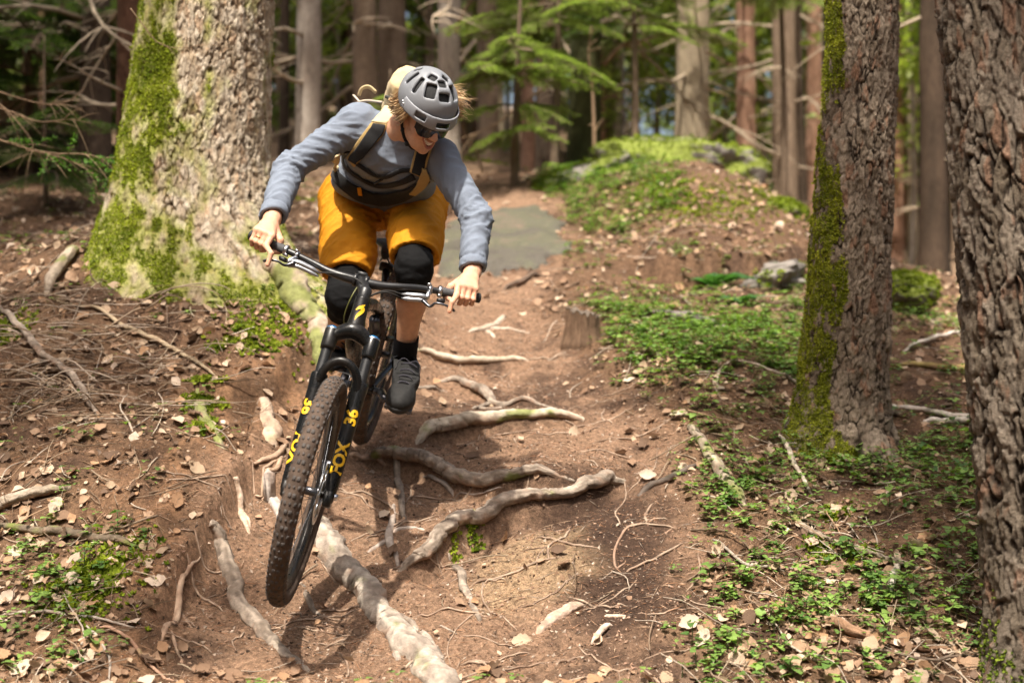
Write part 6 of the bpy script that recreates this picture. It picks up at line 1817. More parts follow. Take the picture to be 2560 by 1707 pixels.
def root(label, paths, moss=0.1, colA=ROOT_A, colB=ROOT_B, name='root', cat='root', lift=.25, rough=.18, group=None, n=None, ns=None, rise=0.0, lip=False):
    base = ground_at(paths[0][0][0] * D2N, paths[0][0][1] * D2N)
    o = None; t = thing(name, label, cat, tuple(base), group)
    for k, pts in enumerate(paths):
        big = max(p[2] for p in pts)
        L = sum(math.dist(pts[i][:2], pts[i + 1][:2]) for i in range(len(pts) - 1))
        p, r = gpts(pts, n or int(max(10, L / 4.5)), lift, rise, lip)
        w = .5 * r * fbm(np.c_[np.linspace(0, L / 40, len(p)), np.full(len(p), 3.3 + k + pts[0][0]), np.zeros(len(p))], 3); p[:, 0] += w; p[:, 1] += w * .5
        V, F, c = woody(p, r, ns or (20 if big > 12 else 9), colA, colB, pts[0][0] * .37 + k, rough, moss)
        mk('root_limb' if cat == 'root' else 'wood', V, F, M_ROOT, t, True, c)
    return t
root('thick pale root running from under the front wheel down to the bottom edge', [[(715, 1175, 24), (735, 1215, 34), (800, 1310, 35), (860, 1385, 33), (905, 1450, 36), (960, 1520, 42), (1010, 1572, 44), (1090, 1680, 44)], [(905, 1465, 16), (912, 1500, 12), (918, 1535, 5)], [(1000, 1490, 8), (975, 1460, 10), (940, 1430, 8)]], .14, (.22, .175, .14), (.44, .375, .31), lift=.1)
root('curved root lying left of the front wheel', [[(478, 1200, 12), (492, 1225, 16), (515, 1260, 18), (532, 1330, 19), (555, 1390, 21), (600, 1445, 19), (640, 1490, 16), (690, 1525, 13), (745, 1552, 6)]], .05, lift=.35)
root('long root slanting up to the right across the middle of the trail', [[(900, 1284, 7), (930, 1276, 11), (965, 1262, 15), (1010, 1220, 19), (1050, 1190, 20), (1110, 1165, 19), (1180, 1125, 18), (1270, 1105, 14), (1340, 1090, 17), (1400, 1068, 18), (1445, 1062, 9)]], .05, lift=.55, lip=True)
root('root arching from the rear wheel to the right above the long slanting one', [[(815, 1002, 14), (880, 1020, 16), (950, 1030, 18), (1000, 1050, 18), (1060, 1070, 19), (1150, 1078, 17), (1240, 1078, 13), (1320, 1083, 5)]], .25, lift=.5, lip=True)
root('pale root right of the shoe with yellow-green moss on its lower side', [[(942, 988, 11), (1000, 965, 19), (1080, 955, 19), (1180, 948, 14), (1280, 945, 12), (1370, 941, 7)]], .40, (.34, .28, .21), (.52, .45, .36), lift=.45, lip=True)
root('knotted root with side shoots beyond the shoe', [[(1000, 850, 7), (1060, 860, 11), (1110, 880, 13), (1140, 895, 10), (1200, 905, 7), (1295, 916, 4)], [(1130, 888, 7), (1105, 905, 6), (1080, 922, 3)], [(1170, 900, 5), (1120, 912, 6), (1090, 908, 3)]], .05, lift=.4, lip=True)
root('straight pale root crossing the trail beside the sock', [[(940, 803, 8), (1010, 815, 10), (1090, 820, 10), (1180, 815, 8), (1235, 814, 4)]], .2, (.38, .30, .22), (.55, .46, .36), lift=.4, lip=True)
root('forked root farthest up the trail', [[(1065, 762, 5), (1120, 755, 9), (1150, 735, 7), (1160, 725, 3)], [(1120, 755, 8), (1170, 758, 6), (1215, 762, 3)], [(1115, 757, 7), (1142, 782, 4)]], 0, (.36, .28, .21), (.5, .42, .34), lift=.5)
root('thin root hanging upright below the arching root', [[(898, 1030, 6), (910, 1070, 8), (915, 1120, 9), (925, 1180, 7), (932, 1215, 3)]], 0, lift=.5)
root('branching thin root right of the fork\'s foot', [[(905, 1150, 5), (900, 1200, 8), (895, 1240, 10), (905, 1275, 8), (922, 1332, 3)], [(895, 1240, 8), (860, 1262, 7), (838, 1276, 4)], [(897, 1228, 6), (940, 1216, 7), (985, 1220, 4)]], 0, (.26, .20, .16), (.42, .36, .31), lift=.5)
root('crooked grey root on the sandy patch below the long slanting one', [[(1028, 1262, 6), (1055, 1310, 10), (1065, 1350, 10), (1090, 1400, 8), (1117, 1458, 3)]], 0, lift=.5)
root('short pinkish root stub bare in the soil near the bottom', [[(1225, 1472, 7), (1265, 1430, 17), (1310, 1400, 15), (1352, 1387, 5)]], 0, (.36, .245, .18), (.48, .37, .29), lift=.2)
root('forked thin root on the left slope below the leaves', [[(458, 1285, 4), (430, 1320, 8), (408, 1370, 9), (386, 1440, 9), (362, 1492, 7)], [(400, 1395, 4), (425, 1425, 4), (470, 1470, 2)], [(386, 1440, 4), (405, 1490, 4), (425, 1520, 2)]], 0, (.28, .18, .12), (.45, .33, .24), lift=.6)
root('pale thin root below the fork on the left bank', [[(535, 1095, 7), (548, 1150, 9), (560, 1200, 7), (588, 1272, 3)], [(548, 1150, 4), (570, 1195, 4), (572, 1220, 2)]], 0, (.42, .29, .2), (.58, .45, .35), lift=.6)
root('smooth pale root bulging from the bank below the thick spruce', [[(605, 900, 12), (610, 940, 18), (616, 985, 25), (628, 1035, 12)]], .2, (.34, .24, .17), (.48, .37, .28), lift=-1.1)
root('grey root stub just left of the front tyre', [[(612, 1120, 9), (628, 1150, 13), (650, 1190, 14), (668, 1230, 10)]], .1, (.30, .26, .23), (.44, .39, .35), lift=-.5)
root('thin root right of where the front wheel comes down', [[(688, 1335, 5), (708, 1380, 8), (745, 1422, 4)]], 0, lift=.5)
root('thin root beside the thick pale one near the bottom', [[(900, 1390, 4), (950, 1440, 8), (990, 1480, 6), (1012, 1492, 3)], [(960, 1438, 4), (1010, 1442, 4), (1050, 1455, 2)]], 0, lift=.5)
root('short straight root behind the right fork leg', [[(800, 1042, 7), (840, 1055, 8), (885, 1067, 7)]], 0, (.32, .21, .15), (.46, .33, .24), lift=.5)
root('straight root stub at the height of the shoe sole', [[(942, 890, 6), (985, 892, 6), (1032, 894, 4)]], 0, lift=.5)
root('fan of thin roots by the left fork leg', [[(658, 1020, 7), (630, 1055, 8), (585, 1085, 5)], [(650, 1040, 5), (635, 1080, 6), (612, 1120, 4), (600, 1150, 2)], [(655, 1050, 4), (612, 1075, 4), (575, 1082, 2)]], 0, (.30, .2, .13), (.46, .33, .24), lift=.9)
root('thin root crossing the shaded soil right of the sandy patch', [[(975, 1098, 7), (1020, 1118, 7), (1045, 1138, 5)], [(1045, 1138, 3), (1100, 1138, 3), (1165, 1136, 2)]], 0, (.22, .17, .14), (.38, .32, .28), lift=.5)
root('thin looping root on the dark side of the bend', [[(1440, 1290, 2), (1415, 1310, 3), (1412, 1270, 3), (1440, 1215, 3), (1500, 1195, 2)], [(1470, 1300, 2), (1500, 1250, 3), (1560, 1210, 2)]], 0, (.24, .15, .1), (.36, .24, .17), lift=.9)
root('mossy root of the thick spruce reaching right behind the front wheel', [[(620, 640, 36), (680, 690, 36), (720, 745, 28), (735, 800, 18), (730, 850, 8)]], .95, (.28, .21, .15), (.42, .34, .26), lift=.6, rise=.10, rough=.10)
def rootlets():
    r = np.random.default_rng(345); x, y, rr = scatter_xy(120, lambda a, b: .9 * trail_mask(a, b) + .05, 346, 4.15, 7.6)
    for i in range(len(x)):
        L = r.uniform(.08, .42); a = r.choice([r.normal(0, .4), r.uniform(0, 3.14)]); s = np.linspace(0, 1, 14); w = r.uniform(.0018, .0055)
        px = x[i] + np.cos(a) * (s - .5) * L + .03 * np.sin(s * 5 + i) * L * 3 * np.sin(a); py = y[i] + np.sin(a) * (s - .5) * L + .05 * np.sin(s * 4 + i * 2) * L
        e = np.minimum(sstep(0, .2, s), sstep(0, .25, 1 - s)); wr = w * (.4 + .6 * e)
        p = np.c_[px, py, hfin(px, py) + wr * (.9 * e - .9 * (1 - e))]; V, F, c = woody(p, wr, 6, (.20, .13, .09), (.40, .30, .22), i * 1.7, .15)
        o = mk('rootlet', V, F, M_ROOT, None, True, c); tag(o, ('long' if L > .28 else 'short' if L < .16 else 'thin') + ' rootlet half buried ' + region(1280 + x[i] / y[i] * FPX, 853.5 - hfin(x[i:i+1], y[i:i+1])[0] / y[i] * FPX, x[i], y[i]), 'root', 'thin rootlets in the soil of the trail')
STK_A, STK_B = (.20, .155, .11), (.38, .31, .24)
def stick(label, paths, **k):
    k.setdefault('lift', .9); k.setdefault('colA', STK_A); k.setdefault('colB', STK_B); k.setdefault('rough', .12)
    return root(label, paths, k.pop('moss', .05), name=k.pop('name', 'fallen_branch'), cat='stick', **k)
stick('mossy broken branch lying left of the moss-banded spruce', [[(1580, 978, 3), (1588, 995, 10), (1610, 1030, 13), (1650, 1090, 15), (1690, 1140, 13), (1712, 1165, 9)]], moss=.62)
stick('dark stick pointing down at the trail from the mossy broken branch', [[(1464, 1141, 8), (1520, 1113, 9), (1570, 1090, 8), (1610, 1062, 4)]], colA=(.06, .045, .035), colB=(.14, .11, .09))
stick('thick light branch end at the left edge', [[(-60, 1195, 14), (0, 1175, 15), (80, 1145, 14), (162, 1120, 9)]])
stick('dark straight branch lying among leaves at the left edge', [[(-40, 1220, 10), (60, 1226, 11), (150, 1232, 12), (260, 1246, 11), (318, 1257, 6)]], colA=(.10, .075, .05), colB=(.20, .15, .11), moss=.3)
stick('stout stick leaning on the bank left of the thick spruce', [[(180, 580, 9), (150, 622, 14), (128, 652, 14), (106, 685, 10)]], lift=2.0, moss=.35)
stick('thick brown branch with torn bark at the lower right', [[(1868, 1428, 8), (1910, 1440, 13), (1960, 1460, 13), (2030, 1480, 9), (2100, 1492, 6), (2200, 1490, 5), (2270, 1475, 4)]], colA=(.16, .09, .05), colB=(.30, .18, .11))
stick('short white birch stick standing out among green leaves', [[(2040, 1382, 8), (2052, 1340, 9), (2066, 1298, 8)]], colA=(.44, .38, .30), colB=(.62, .56, .48), lift=1.2)
stick('long bent branch running down from the spruce over the leaves', [[(1790, 1148, 5), (1830, 1205, 7), (1880, 1240, 8), (1980, 1275, 8), (2060, 1300, 7), (2200, 1325, 4)]], moss=.3, lift=1.3)
stick('pale birch pole right of the moss-banded spruce, upper of two', [[(2048, 932, 7), (2150, 955, 9), (2245, 972, 9), (2350, 990, 9)]], colA=(.34, .29, .24), colB=(.55, .49, .43))
stick('pale birch pole right of the moss-banded spruce, lower of two', [[(2120, 968, 7), (2200, 974, 9), (2300, 980, 9)]], colA=(.36, .32, .27), colB=(.58, .53, .47))
stick('ochre branch lying across behind the moss-banded spruce', [[(2052, 845, 7), (2130, 848, 9), (2235, 856, 11), (2300, 858, 11)]], colA=(.20, .14, .05), colB=(.34, .26, .10))
stick('bleached stick propped in the grass beyond the moss-banded spruce', [[(2074, 808, 4), (2150, 785, 6), (2225, 766, 4)]], colA=(.46, .40, .34), colB=(.6, .54, .48), lift=2)
stick('dark log lying behind the stump', [[(1470, 728, 8), (1540, 735, 12), (1610, 748, 12), (1690, 765, 5)]], colA=(.09, .075, .07), colB=(.19, .16, .15))
stick('dark twig by the corner of the rock slab', [[(1155, 668, 4), (1195, 655, 7), (1245, 636, 6)]], colA=(.08, .055, .04), colB=(.16, .11, .08), lift=1.2)
stick('long thin bent stick on the bank left of the fork', [[(130, 692, 4), (250, 738, 5), (330, 785, 6), (410, 822, 6), (480, 862, 4), (500, 868, 2)]], colA=(.26, .19, .12), colB=(.42, .33, .22), lift=2.2)
stick('grey arching branch over the brushwood at the left', [[(0, 705, 5), (30, 760, 8), (85, 830, 9), (150, 880, 9), (190, 925, 8), (235, 962, 5)]], colA=(.16, .12, .09), colB=(.32, .26, .21), lift=3.5)
stick('yellow-green mossy root lying on the bank left of the fork', [[(452, 900, 9), (470, 965, 14), (495, 1000, 11), (530, 1045, 6)]], moss=.85, lift=.5)
stick('pale flat stick at the bottom right of the trail', [[(1358, 1480, 4), (1382, 1455, 8), (1405, 1437, 6)]], colA=(.44, .32, .24), colB=(.58, .46, .37))
stick('pinkish stick above the pale flat one at the bottom of the trail', [[(1385, 1418, 5), (1420, 1422, 6), (1465, 1428, 4)]], colA=(.40, .27, .2), colB=(.52, .38, .3))
stick('thin bare twig on the left slope near the bottom', [[(-10, 1408, 4), (120, 1415, 5), (230, 1428, 4), (310, 1440, 3)], [(175, 1430, 3), (225, 1470, 4), (252, 1520, 3), (250, 1568, 3)]], colA=(.3, .24, .19), colB=(.46, .4, .34), lift=1.6)
stick('reddish twig along the dark hollow at the lower left', [[(225, 1440, 4), (285, 1470, 5), (330, 1515, 5), (400, 1566, 4)]], colA=(.26, .14, .09), colB=(.4, .25, .17), lift=1.4)
stick('twig with side shoots at the lower right corner', [[(1960, 1500, 3), (2060, 1520, 4), (2160, 1530, 4), (2262, 1500, 3)], [(2060, 1520, 2.5), (2110, 1545, 3), (2180, 1562, 2)], [(1990, 1505, 2.5), (1995, 1470, 3), (2000, 1455, 2)]], colA=(.1, .07, .05), colB=(.2, .15, .11), lift=4)
stick('bent grey twig over the leaves right of the trail', [[(1630, 1230, 3), (1690, 1290, 4), (1760, 1310, 4), (1850, 1308, 3)]], colA=(.22, .18, .14), colB=(.36, .31, .26), lift=2)
stick('long curved twig between the mound and the moss-banded spruce', [[(1645, 905, 2.5), (1655, 860, 3), (1700, 845, 4), (1780, 870, 4), (1860, 925, 3), (1900, 960, 2.5)]], colA=(.26, .2, .15), colB=(.4, .33, .27), lift=4)
stick('thin stick propped against the foot of the moss-banded spruce', [[(1800, 960, 3), (1855, 1005, 5), (1910, 1055, 4), (1975, 1100, 3)]], colA=(.2, .15, .11), colB=(.34, .27, .2), lift=6)
stick('thin pale branch left of the moss-banded spruce base', [[(1780, 1000, 4), (1805, 1035, 6), (1830, 1085, 6), (1865, 1140, 4)]], colA=(.40, .33, .26), colB=(.55, .47, .39), lift=2)

# ---- stump, boulders, brushwood, fern
def stump():
    g = ground_at(1338 * D2N, 792 * D2N); r = 37 * D2N / FPX * g[1]; H = 72 * D2N / FPX * g[1]
    t = thing('tree_stump', 'low sawn tree stump with weathered top right of the trail', 'stump', tuple(g))
    th = np.linspace(0, 2 * np.pi, 64, endpoint=False); zs = np.linspace(-.12, H, 22); T, Z = np.meshgrid(th, zs)
    q = np.stack([np.cos(T) * 4, np.sin(T) * 4, Z * 5], -1)
    R = r * (1 + .35 * np.exp(-np.maximum(Z, 0) / .05) + .10 * fbm(q, 3) + .06 * np.sin(T * 9 + 2))
    tilt = (.22 * np.cos(T - 2.6) * r + .05 * H * pnoise(np.stack([np.cos(T) * 5, np.sin(T) * 5, T * 0], -1)) * 4) * np.clip(Z / H, 0, 1) ** 2
    V = np.stack([g[0] + R * np.cos(T), g[1] + .06 + R * np.sin(T), g[2] + Z + tilt], -1).reshape(-1, 3)
    i = np.arange(21)[:, None] * 64; j = np.arange(64)[None]; j2 = (j + 1) % 64
    c = np.array((.13, .082, .052)) * (1 + .4 * fbm(q * 2, 3).reshape(-1, 1))
    mk('stump_side', V, np.stack([i + j, i + j2, i + 64 + j2, i + 64 + j], -1).reshape(-1, 4), BARK, t, True, np.clip(c, .02, 1))
    top = V[-64:]; ctr = top.mean(0); rings = [ctr + (top - ctr) * f + [0, 0, .006 * math.sin(f * 40)] for f in np.linspace(1, .02, 12)]
    V2 = np.concatenate(rings); i = np.arange(11)[:, None] * 64
    c2 = np.array((.15, .12, .095)) * (1 + .35 * np.sin(np.repeat(np.linspace(0, 40, 12), 64))[:, None] * .4)
    mk('cut_face', V2, np.stack([i + j, i + j2, i + 64 + j2, i + 64 + j], -1).reshape(-1, 4), BARK, t, True, c2)
stump()
M_STONE = attr_mat('boulder stone', .95, 0, .35, 8, .01, 30, .15)
def boulder(label, c, R, rad, moss, seed, size=.02, n=9000, thr=.0):
    t = thing('boulder', label, 'boulder', tuple(c))
    nu, nv = 110, 60
    th = np.linspace(0, 2 * np.pi, nu, endpoint=False); ph = np.linspace(.02, np.pi - .02, nv)
    T, PH = np.meshgrid(th, ph); D = np.stack([np.sin(PH) * np.cos(T), np.sin(PH) * np.sin(T), np.cos(PH)], -1)
    k = np.sign(D) * np.abs(D) ** .8
    f = 1 + .22 * fbm(D * 1.5 + seed, 4) + .05 * fbm(D * 6 + seed, 3)
    V = np.array(c) + (k * f[..., None] * np.array(rad)) @ np.array(R)
    i = np.arange(nv - 1)[:, None] * nu; j = np.arange(nu)[None]; j2 = (j + 1) % nu
    Q = np.stack([i + j, i + nu + j, i + nu + j2, i + j2], -1).reshape(-1, 4)
    N = -grid_normals(V); N = N * np.sign((N * D).sum(-1))[..., None]; q = fbm(V * 2.2 + seed, 3); h = V[..., 2] - hfin(V[..., 0], V[..., 1])
    m = sstep(thr - .1, thr + .25, q + moss + .35 * (N[..., 2] - .5)) * (h > -.03) * (N[..., 2] > -.15) * np.sin(PH)
    kk = (.9 * sstep(.05, .5, m))[..., None]; cs = np.array((.20, .18, .16)) * (1 - kk) + np.array((.17, .21, .03)) * kk
    mk('stone', V.reshape(-1, 3), Q, M_STONE, t, True, cs.reshape(-1, 3))
    k = pick(m, n)
    if len(k) < 20: return t
    P0 = V.reshape(-1, 3)[k] + N.reshape(-1, 3)[k] * .0 + rng.normal(0, .012, (len(k), 3))
    tufts(P0, N.reshape(-1, 3)[k], size, 'moss', t, (.09, .14, .012), (.25, .31, .025), 3, flat=.5)
    return t
def mound_boulders():
    I = np.eye(3)
    c = P(1680, 420, 11.2); boulder('big mossy boulder topping the mound behind the trail', c + [0, .15, -.10], I, (.72, .55, .33), .5, 3.3, .015, 15000)
    c = P(1470, 440, 11.0); boulder('grey sloping boulder with a mossy crest left on the mound', c + [0, .2, -.12], np.array([nrm([1, 0, .28]), [0, 1, 0], nrm([-.28, 0, 1])]), (.62, .5, .22), .25, 7.7, .014, 9000)
    c = P(1952, 535, 10.0); boulder('small rounded boulder under bright moss at the mound\'s right end', c + [0, .05, -.06], I, (.20, .22, .14), .6, 5.1, .013, 4000)
    c = P(2270, 712, 8.4); boulder('low mossy boulder between the two near spruces', c + [0, .1, -.05], I, (.19, .22, .11), .5, 9.4, .011, 4000)
    c = P(1880, 690, 8.7); boulder('dark overhanging stone half buried in the foot of the mound', c + [0, .25, -.05], np.array([nrm([1, 0, .25]), [0, 1, 0], nrm([-.25, 0, 1])]), (.34, .3, .12), -.25, 1.4, .02, 900)
    c = P(1700, 672, 8.8); boulder('flat shaded ledge of stone under the mound\'s leaves', c + [0, .28, .0], np.array([nrm([1, 0, .1]), [0, 1, 0], nrm([-.1, 0, 1])]), (.34, .3, .10), -.2, 6.2, .02, 900)
mound_boulders()
def fern(u, v, size, seed, label):
    g = ground_at(u * D2N, v * D2N); t = thing('fern', label, 'fern', tuple(g), None); r = np.random.default_rng(seed)
    for k in range(9):
        a = r.uniform(0, 6.28); L = size * r.uniform(.7, 1.1); m = MB(); s = np.linspace(0, 1, 26)
        p = g + np.c_[np.cos(a) * s * L * .8, np.sin(a) * s * L * .8, L * (.75 * s - .55 * s * s)]
        m.add(*tube(p, .003 * (1 - .8 * s), 4, cap=False), col=(.06, .12, .03))
        tg = np.gradient(p, axis=0); tg /= np.linalg.norm(tg, axis=1)[:, None]; sd = np.cross(tg, [0, 0, 1]); sd /= np.linalg.norm(sd, axis=1)[:, None]
        for i in range(3, 26):
            l = L * .24 * math.sin(math.pi * (s[i] * .86 + .12)) ** .8; w = L * .020
            for e in (-1, 1):
                d = sd[i] * e + tg[i] * .45 - np.array([0, 0, .25]); d /= np.linalg.norm(d)
                V = np.array([p[i] - tg[i] * w, p[i] + d * l * .5 - tg[i] * w * .8, p[i] + d * l, p[i] + d * l * .5 + tg[i] * w * .8, p[i] + tg[i] * w])
                m.add(V, [np.array([(0, 1, 3, 4)]), np.array([(1, 2, 3)])], col=np.array((.055, .14, .045)) * r.uniform(.8, 1.5))
        m.build('frond', M_LEAF, t)
fern(1640, 668, .34, 4, 'green fern arching out under the mound\'s dark ledge')
fern(1700, 700, .20, 5, 'small fern growing lower right of the big fern')

# ---- litter: fallen leaves
M_DEAD = attr_mat('fallen leaves', .7, .2, .22, 70, .002, 200, .3)
def leaf_mesh(seed, n=6):
    r = np.random.default_rng(seed); s = np.linspace(0, 1, n)
    w = .34 * np.sin(np.pi * s ** .85) ** .8 * (1 + .12 * np.sin(s * 22)); w[0] = .02; w[-1] = .01
    curl = r.uniform(-.5, .9); fold = r.uniform(.0, .6); tw = r.uniform(-.5, .5); V = []
    for k in range(n):
        y = s[k] - .5; z = curl * (y * y) + .02 * r.normal(); 
        for e in (-1, 0, 1):
            ww = w[k] * e; zz = z + fold * abs(ww) + tw * ww * y + .03 * r.normal() * abs(e)
            V.append((ww, y, zz))
    V = np.array(V); F = []
    for k in range(n - 1):
        for e in (0, 1): F.append((k * 3 + e, k * 3 + e + 1, (k + 1) * 3 + e + 1, (k + 1) * 3 + e))
    V[:, 2] -= V[:, 2].min(); F = np.array(F)
    if n > 8:                                   # a leaf stalk on the larger leaves
        k = len(V); V = np.vstack([V, [(-.012, -.47, V[1, 2]), (.012, -.47, V[1, 2]), (.03, -.78, V[1, 2] + .10), (.012, -.78, V[1, 2] + .10)]]); F = np.vstack([F, [(k, k + 1, k + 2, k + 3)]])
    return V, F
LEAFT = [leaf_mesh(s) for s in range(10)]; LEAFBIG = [leaf_mesh(s + 20, 11) for s in range(10)]
def leafcol(r, n):
    pal = np.array([(.46, .33, .22), (.56, .42, .30), (.38, .245, .155), (.26, .16, .10), (.62, .49, .38), (.16, .10, .065), (.42, .25, .14)])
    k = r.choice(len(pal), n, p=[.16, .10, .25, .24, .04, .14, .07]); return pal[k] * r.uniform(.85, 1.15, (n, 1))
def in_view(x, y, z, mu=60):
    u = 1280 + x / y * FPX; v = 853.5 - z / y * FPX
    return (u > -mu) & (u < 2560 + mu) & (v > -20) & (v < 1707 + mu), u, v
def bank_density(x, y):
    tm = trail_mask(x, y); d = (1 - tm) * (.42 + .58 * sstep(-.25, .5, n2(x, y, 1.4, 41, 3))) * np.where(x < -.3, 1.0, .72) + .03 + .12 * (y > 8.2)
    sl = sdist(TRAIL, x, y); return d * (1 - .55 * (1 - sstep(.0, .35, sl)) * (sl > 0))
def scatter_xy(n, dens, seed, y0=4.0, y1=12.5, spread=1.0):
    r = np.random.default_rng(seed); X = []; Yl = []; tot = 0
    while tot < n:
        m = 60000; y = y0 + (y1 - y0) * r.random(m) ** 1.25; x = (r.random(m) * 2 - 1) * (.40 * y + .2)
        k = r.random(m) < dens(x, y); X.append(x[k]); Yl.append(y[k]); tot += k.sum()
    return np.concatenate(X)[:n], np.concatenate(Yl)[:n], r
def fallen_leaves():
    x, y, r = scatter_xy(19000, bank_density, 301); n = len(x); z = hfin(x, y); N = gnormal(x, y)
    size = np.clip(np.exp(r.normal(-3.6, .55, n)), .010, .072)
    ok, u, v = in_view(x, y, z); px = size / y * FPX * ok
    order = np.argsort(-px); ind = order[:300]; rest = order[300:]
    col = leafcol(r, n); R_ = rotmats(N + r.normal(0, .42, (n, 3)), r.uniform(0, 6.28, n)); pos = np.c_[x, y, z] + N * r.uniform(.002, .016, (n, 1))
    meshes = {}
    for i in ind:
        k = int(r.integers(0, 10)); cq = int(r.integers(0, 7))
        key = (k, cq)
        if key not in meshes:
            V, F = LEAFBIG[k]; cc_ = np.array([(.46, .33, .22), (.56, .42, .30), (.38, .245, .155), (.26, .16, .10), (.62, .49, .38), (.16, .10, .065), (.42, .25, .14)])[cq]; meshes[key] = mesh_data('fallen_leaf', V, F, M_DEAD, True, np.broadcast_to(cc_, (len(V), 3)))
        o = bpy.data.objects.new('fallen_leaf', meshes[key]); COL.objects.link(o)
        M = Matrix.Identity(4)
        for a in range(3):
            for b in range(3): M[a][b] = float(R_[i][a, b] * size[i])
            M[a][3] = float(pos[i][a])
        o.matrix_world = M
        lw = ('tan', 'pale tan', 'light brown', 'brown', 'whitish', 'dark brown', 'reddish brown')[cq]; rg = region(u[i], v[i], x[i], y[i]); tag(o, ('big ' if size[i] > .06 else 'small ' if size[i] < .035 else '') + lw + ' fallen leaf lying ' + rg, 'leaf', 'fallen leaves ' + rg)
    m = MB()
    for k in range(10):
        s = rest[k::10]; V, F = LEAFT[k]; W, G = scatter(V, F, pos[s], R_[s], size[s]); m.add(W, G, np.repeat(col[s], len(V), 0))
    o = m.build('leaf_litter', M_DEAD); tag(o, 'countless small dry leaves covering the banks beside the trail', 'leaves', None, 'stuff')
fallen_leaves()
def needle_litter():
    x, y, r = scatter_xy(58000, lambda a, b: .35 + .65 * sstep(-.3, .5, n2(a, b, 3.1, 61, 3)), 302, 3.95, 8.6); n = len(x); z = hfin(x, y); N = gnormal(x, y)
    L = np.where(r.random(n) < .12, r.uniform(.03, .10, n), r.uniform(.008, .024, n)); w = np.where(L > .028, .0011, .0007)
    a = r.uniform(0, 6.28, n); d = np.c_[np.cos(a), np.sin(a), r.normal(0, .25, n)]; d -= N * (d * N).sum(1)[:, None] * .85
    R_ = rotmats(d, r.uniform(0, 6.28, n)); tv = np.array([(0, .4, -.5), (-1, .2, 0), (1, .2, .1), (0, 1.7, .05), (0, .5, .5)])
    tf = np.array([(0, 2, 1), (0, 3, 2), (0, 1, 3), (4, 1, 2), (4, 2, 3), (4, 3, 1)])
    V, F = scatter(tv, tf, np.c_[x, y, z + .003 + .25 * L * np.abs(d[:, 2])], R_, np.c_[w, w, L])
    pal = np.array([(.38, .19, .10), (.48, .28, .17), (.26, .14, .085), (.58, .40, .27), (.14, .085, .055), (.42, .34, .27)]); c = pal[r.integers(0, 6, n)] * r.uniform(.8, 1.2, (n, 1))
    o = mk('needle_litter', V, F, M_TWIG, None, True, np.repeat(c, len(tv), 0)); tag(o, 'brown needles and bits of twig strewn over the soil', 'needles', None, 'stuff')
    # crumbs of soil and bark
    x, y, r = scatter_xy(15000, lambda a, b: .25 + .75 * trail_mask(a, b), 303, 3.95, 8.4); n = len(x); z = hfin(x, y)
    tv = np.array([(1, 0, 0), (-.5, .87, 0), (-.5, -.87, 0), (0, 0, .9), (0.1, 0.1, -.6)]); tf = np.array([(0, 1, 3), (1, 2, 3), (2, 0, 3), (1, 0, 4), (2, 1, 4), (0, 2, 4)])
    R_ = rotmats(r.normal(0, 1, (n, 3)), r.uniform(0, 6.28, n)); s = np.minimum(np.exp(r.normal(-5.4, .7, n)), .0105); V, F = scatter(tv, tf, np.c_[x, y, z + .001], R_, np.c_[s, s * .8, s * .7])
    pal = np.array([(.26, .16, .11), (.14, .085, .055), (.34, .22, .15), (.07, .045, .032), (.46, .36, .28)]); c = pal[r.integers(0, 5, n)] * r.uniform(.8, 1.2, (n, 1))
    o = mk('soil_crumbs', V, F, M_TWIG, None, False, np.repeat(c, len(tv), 0)); tag(o, 'crumbs of soil and bark scattered on the trail', 'soil', None, 'stuff')
needle_litter()
rootlets()
def twigs():
    r = np.random.default_rng(305); meshes = []
    for k in range(7):
        m = MB(); n = 10; t = np.linspace(0, 1, n); p = np.c_[t - .5, .10 * np.sin(t * 4 + k) + .05 * r.normal(0, 1, n).cumsum() * .2, .05 * np.sin(t * 5 + k)]
        m.add(*tube(p, .014 * (1 - .65 * t), 6))
        for j in range(r.integers(0, 3)):
            i = r.integers(2, 8); s = np.linspace(0, 1, 5); a = r.uniform(.5, 1.0) * r.choice([-1, 1]); l = r.uniform(.15, .35); m.add(*tube(p[i] + np.c_[s * l * math.cos(a), s * l * math.sin(a), .12 * s * l], .008 * (1 - .7 * s), 5))
        V = m.verts(); meshes.append([mesh_data('twig', V, m.F, M_TWIG, True, np.clip(np.array(c)[None] * (1 + .3 * fbm(V * 9, 2)[:, None]), 0, 1)) for c in ((.26, .19, .13), (.42, .35, .28), (.15, .105, .07))])
    x, y, rr = scatter_xy(330, lambda a, b: bank_density(a, b), 306, 4.1, 9.0); z = hfin(x, y); N = gnormal(x, y); cnt = 0
    for i in range(len(x)):
        ok, u, v = in_view(x[i], y[i], z[i], 0)
        if not ok or cnt >= 260: continue
        cnt += 1
        mi = int(rr.integers(0, 3)); o = bpy.data.objects.new('twig', meshes[rr.integers(0, 7)][mi]); COL.objects.link(o)
        L = rr.uniform(.10, .34); o.scale = (L, L * rr.uniform(.7, 1.3), L); q = Vector(N[i]).to_track_quat('Z', 'Y'); o.rotation_mode = 'QUATERNION'
        from mathutils import Quaternion
        o.rotation_quaternion = q @ Quaternion((0, 0, 1), float(rr.uniform(0, 6.28))) @ Quaternion((0, 1, 0), float(rr.normal(0, .14))); o.location = (float(x[i]), float(y[i]), float(z[i] + .012))
        rg = region(u, v, x[i], y[i]); tag(o, ('long ' if L > .24 else 'short ' if L < .16 else '') + ('brown', 'pale grey', 'dark')[mi] + ' dry twig lying ' + rg, 'twig', 'twigs ' + rg)
twigs()
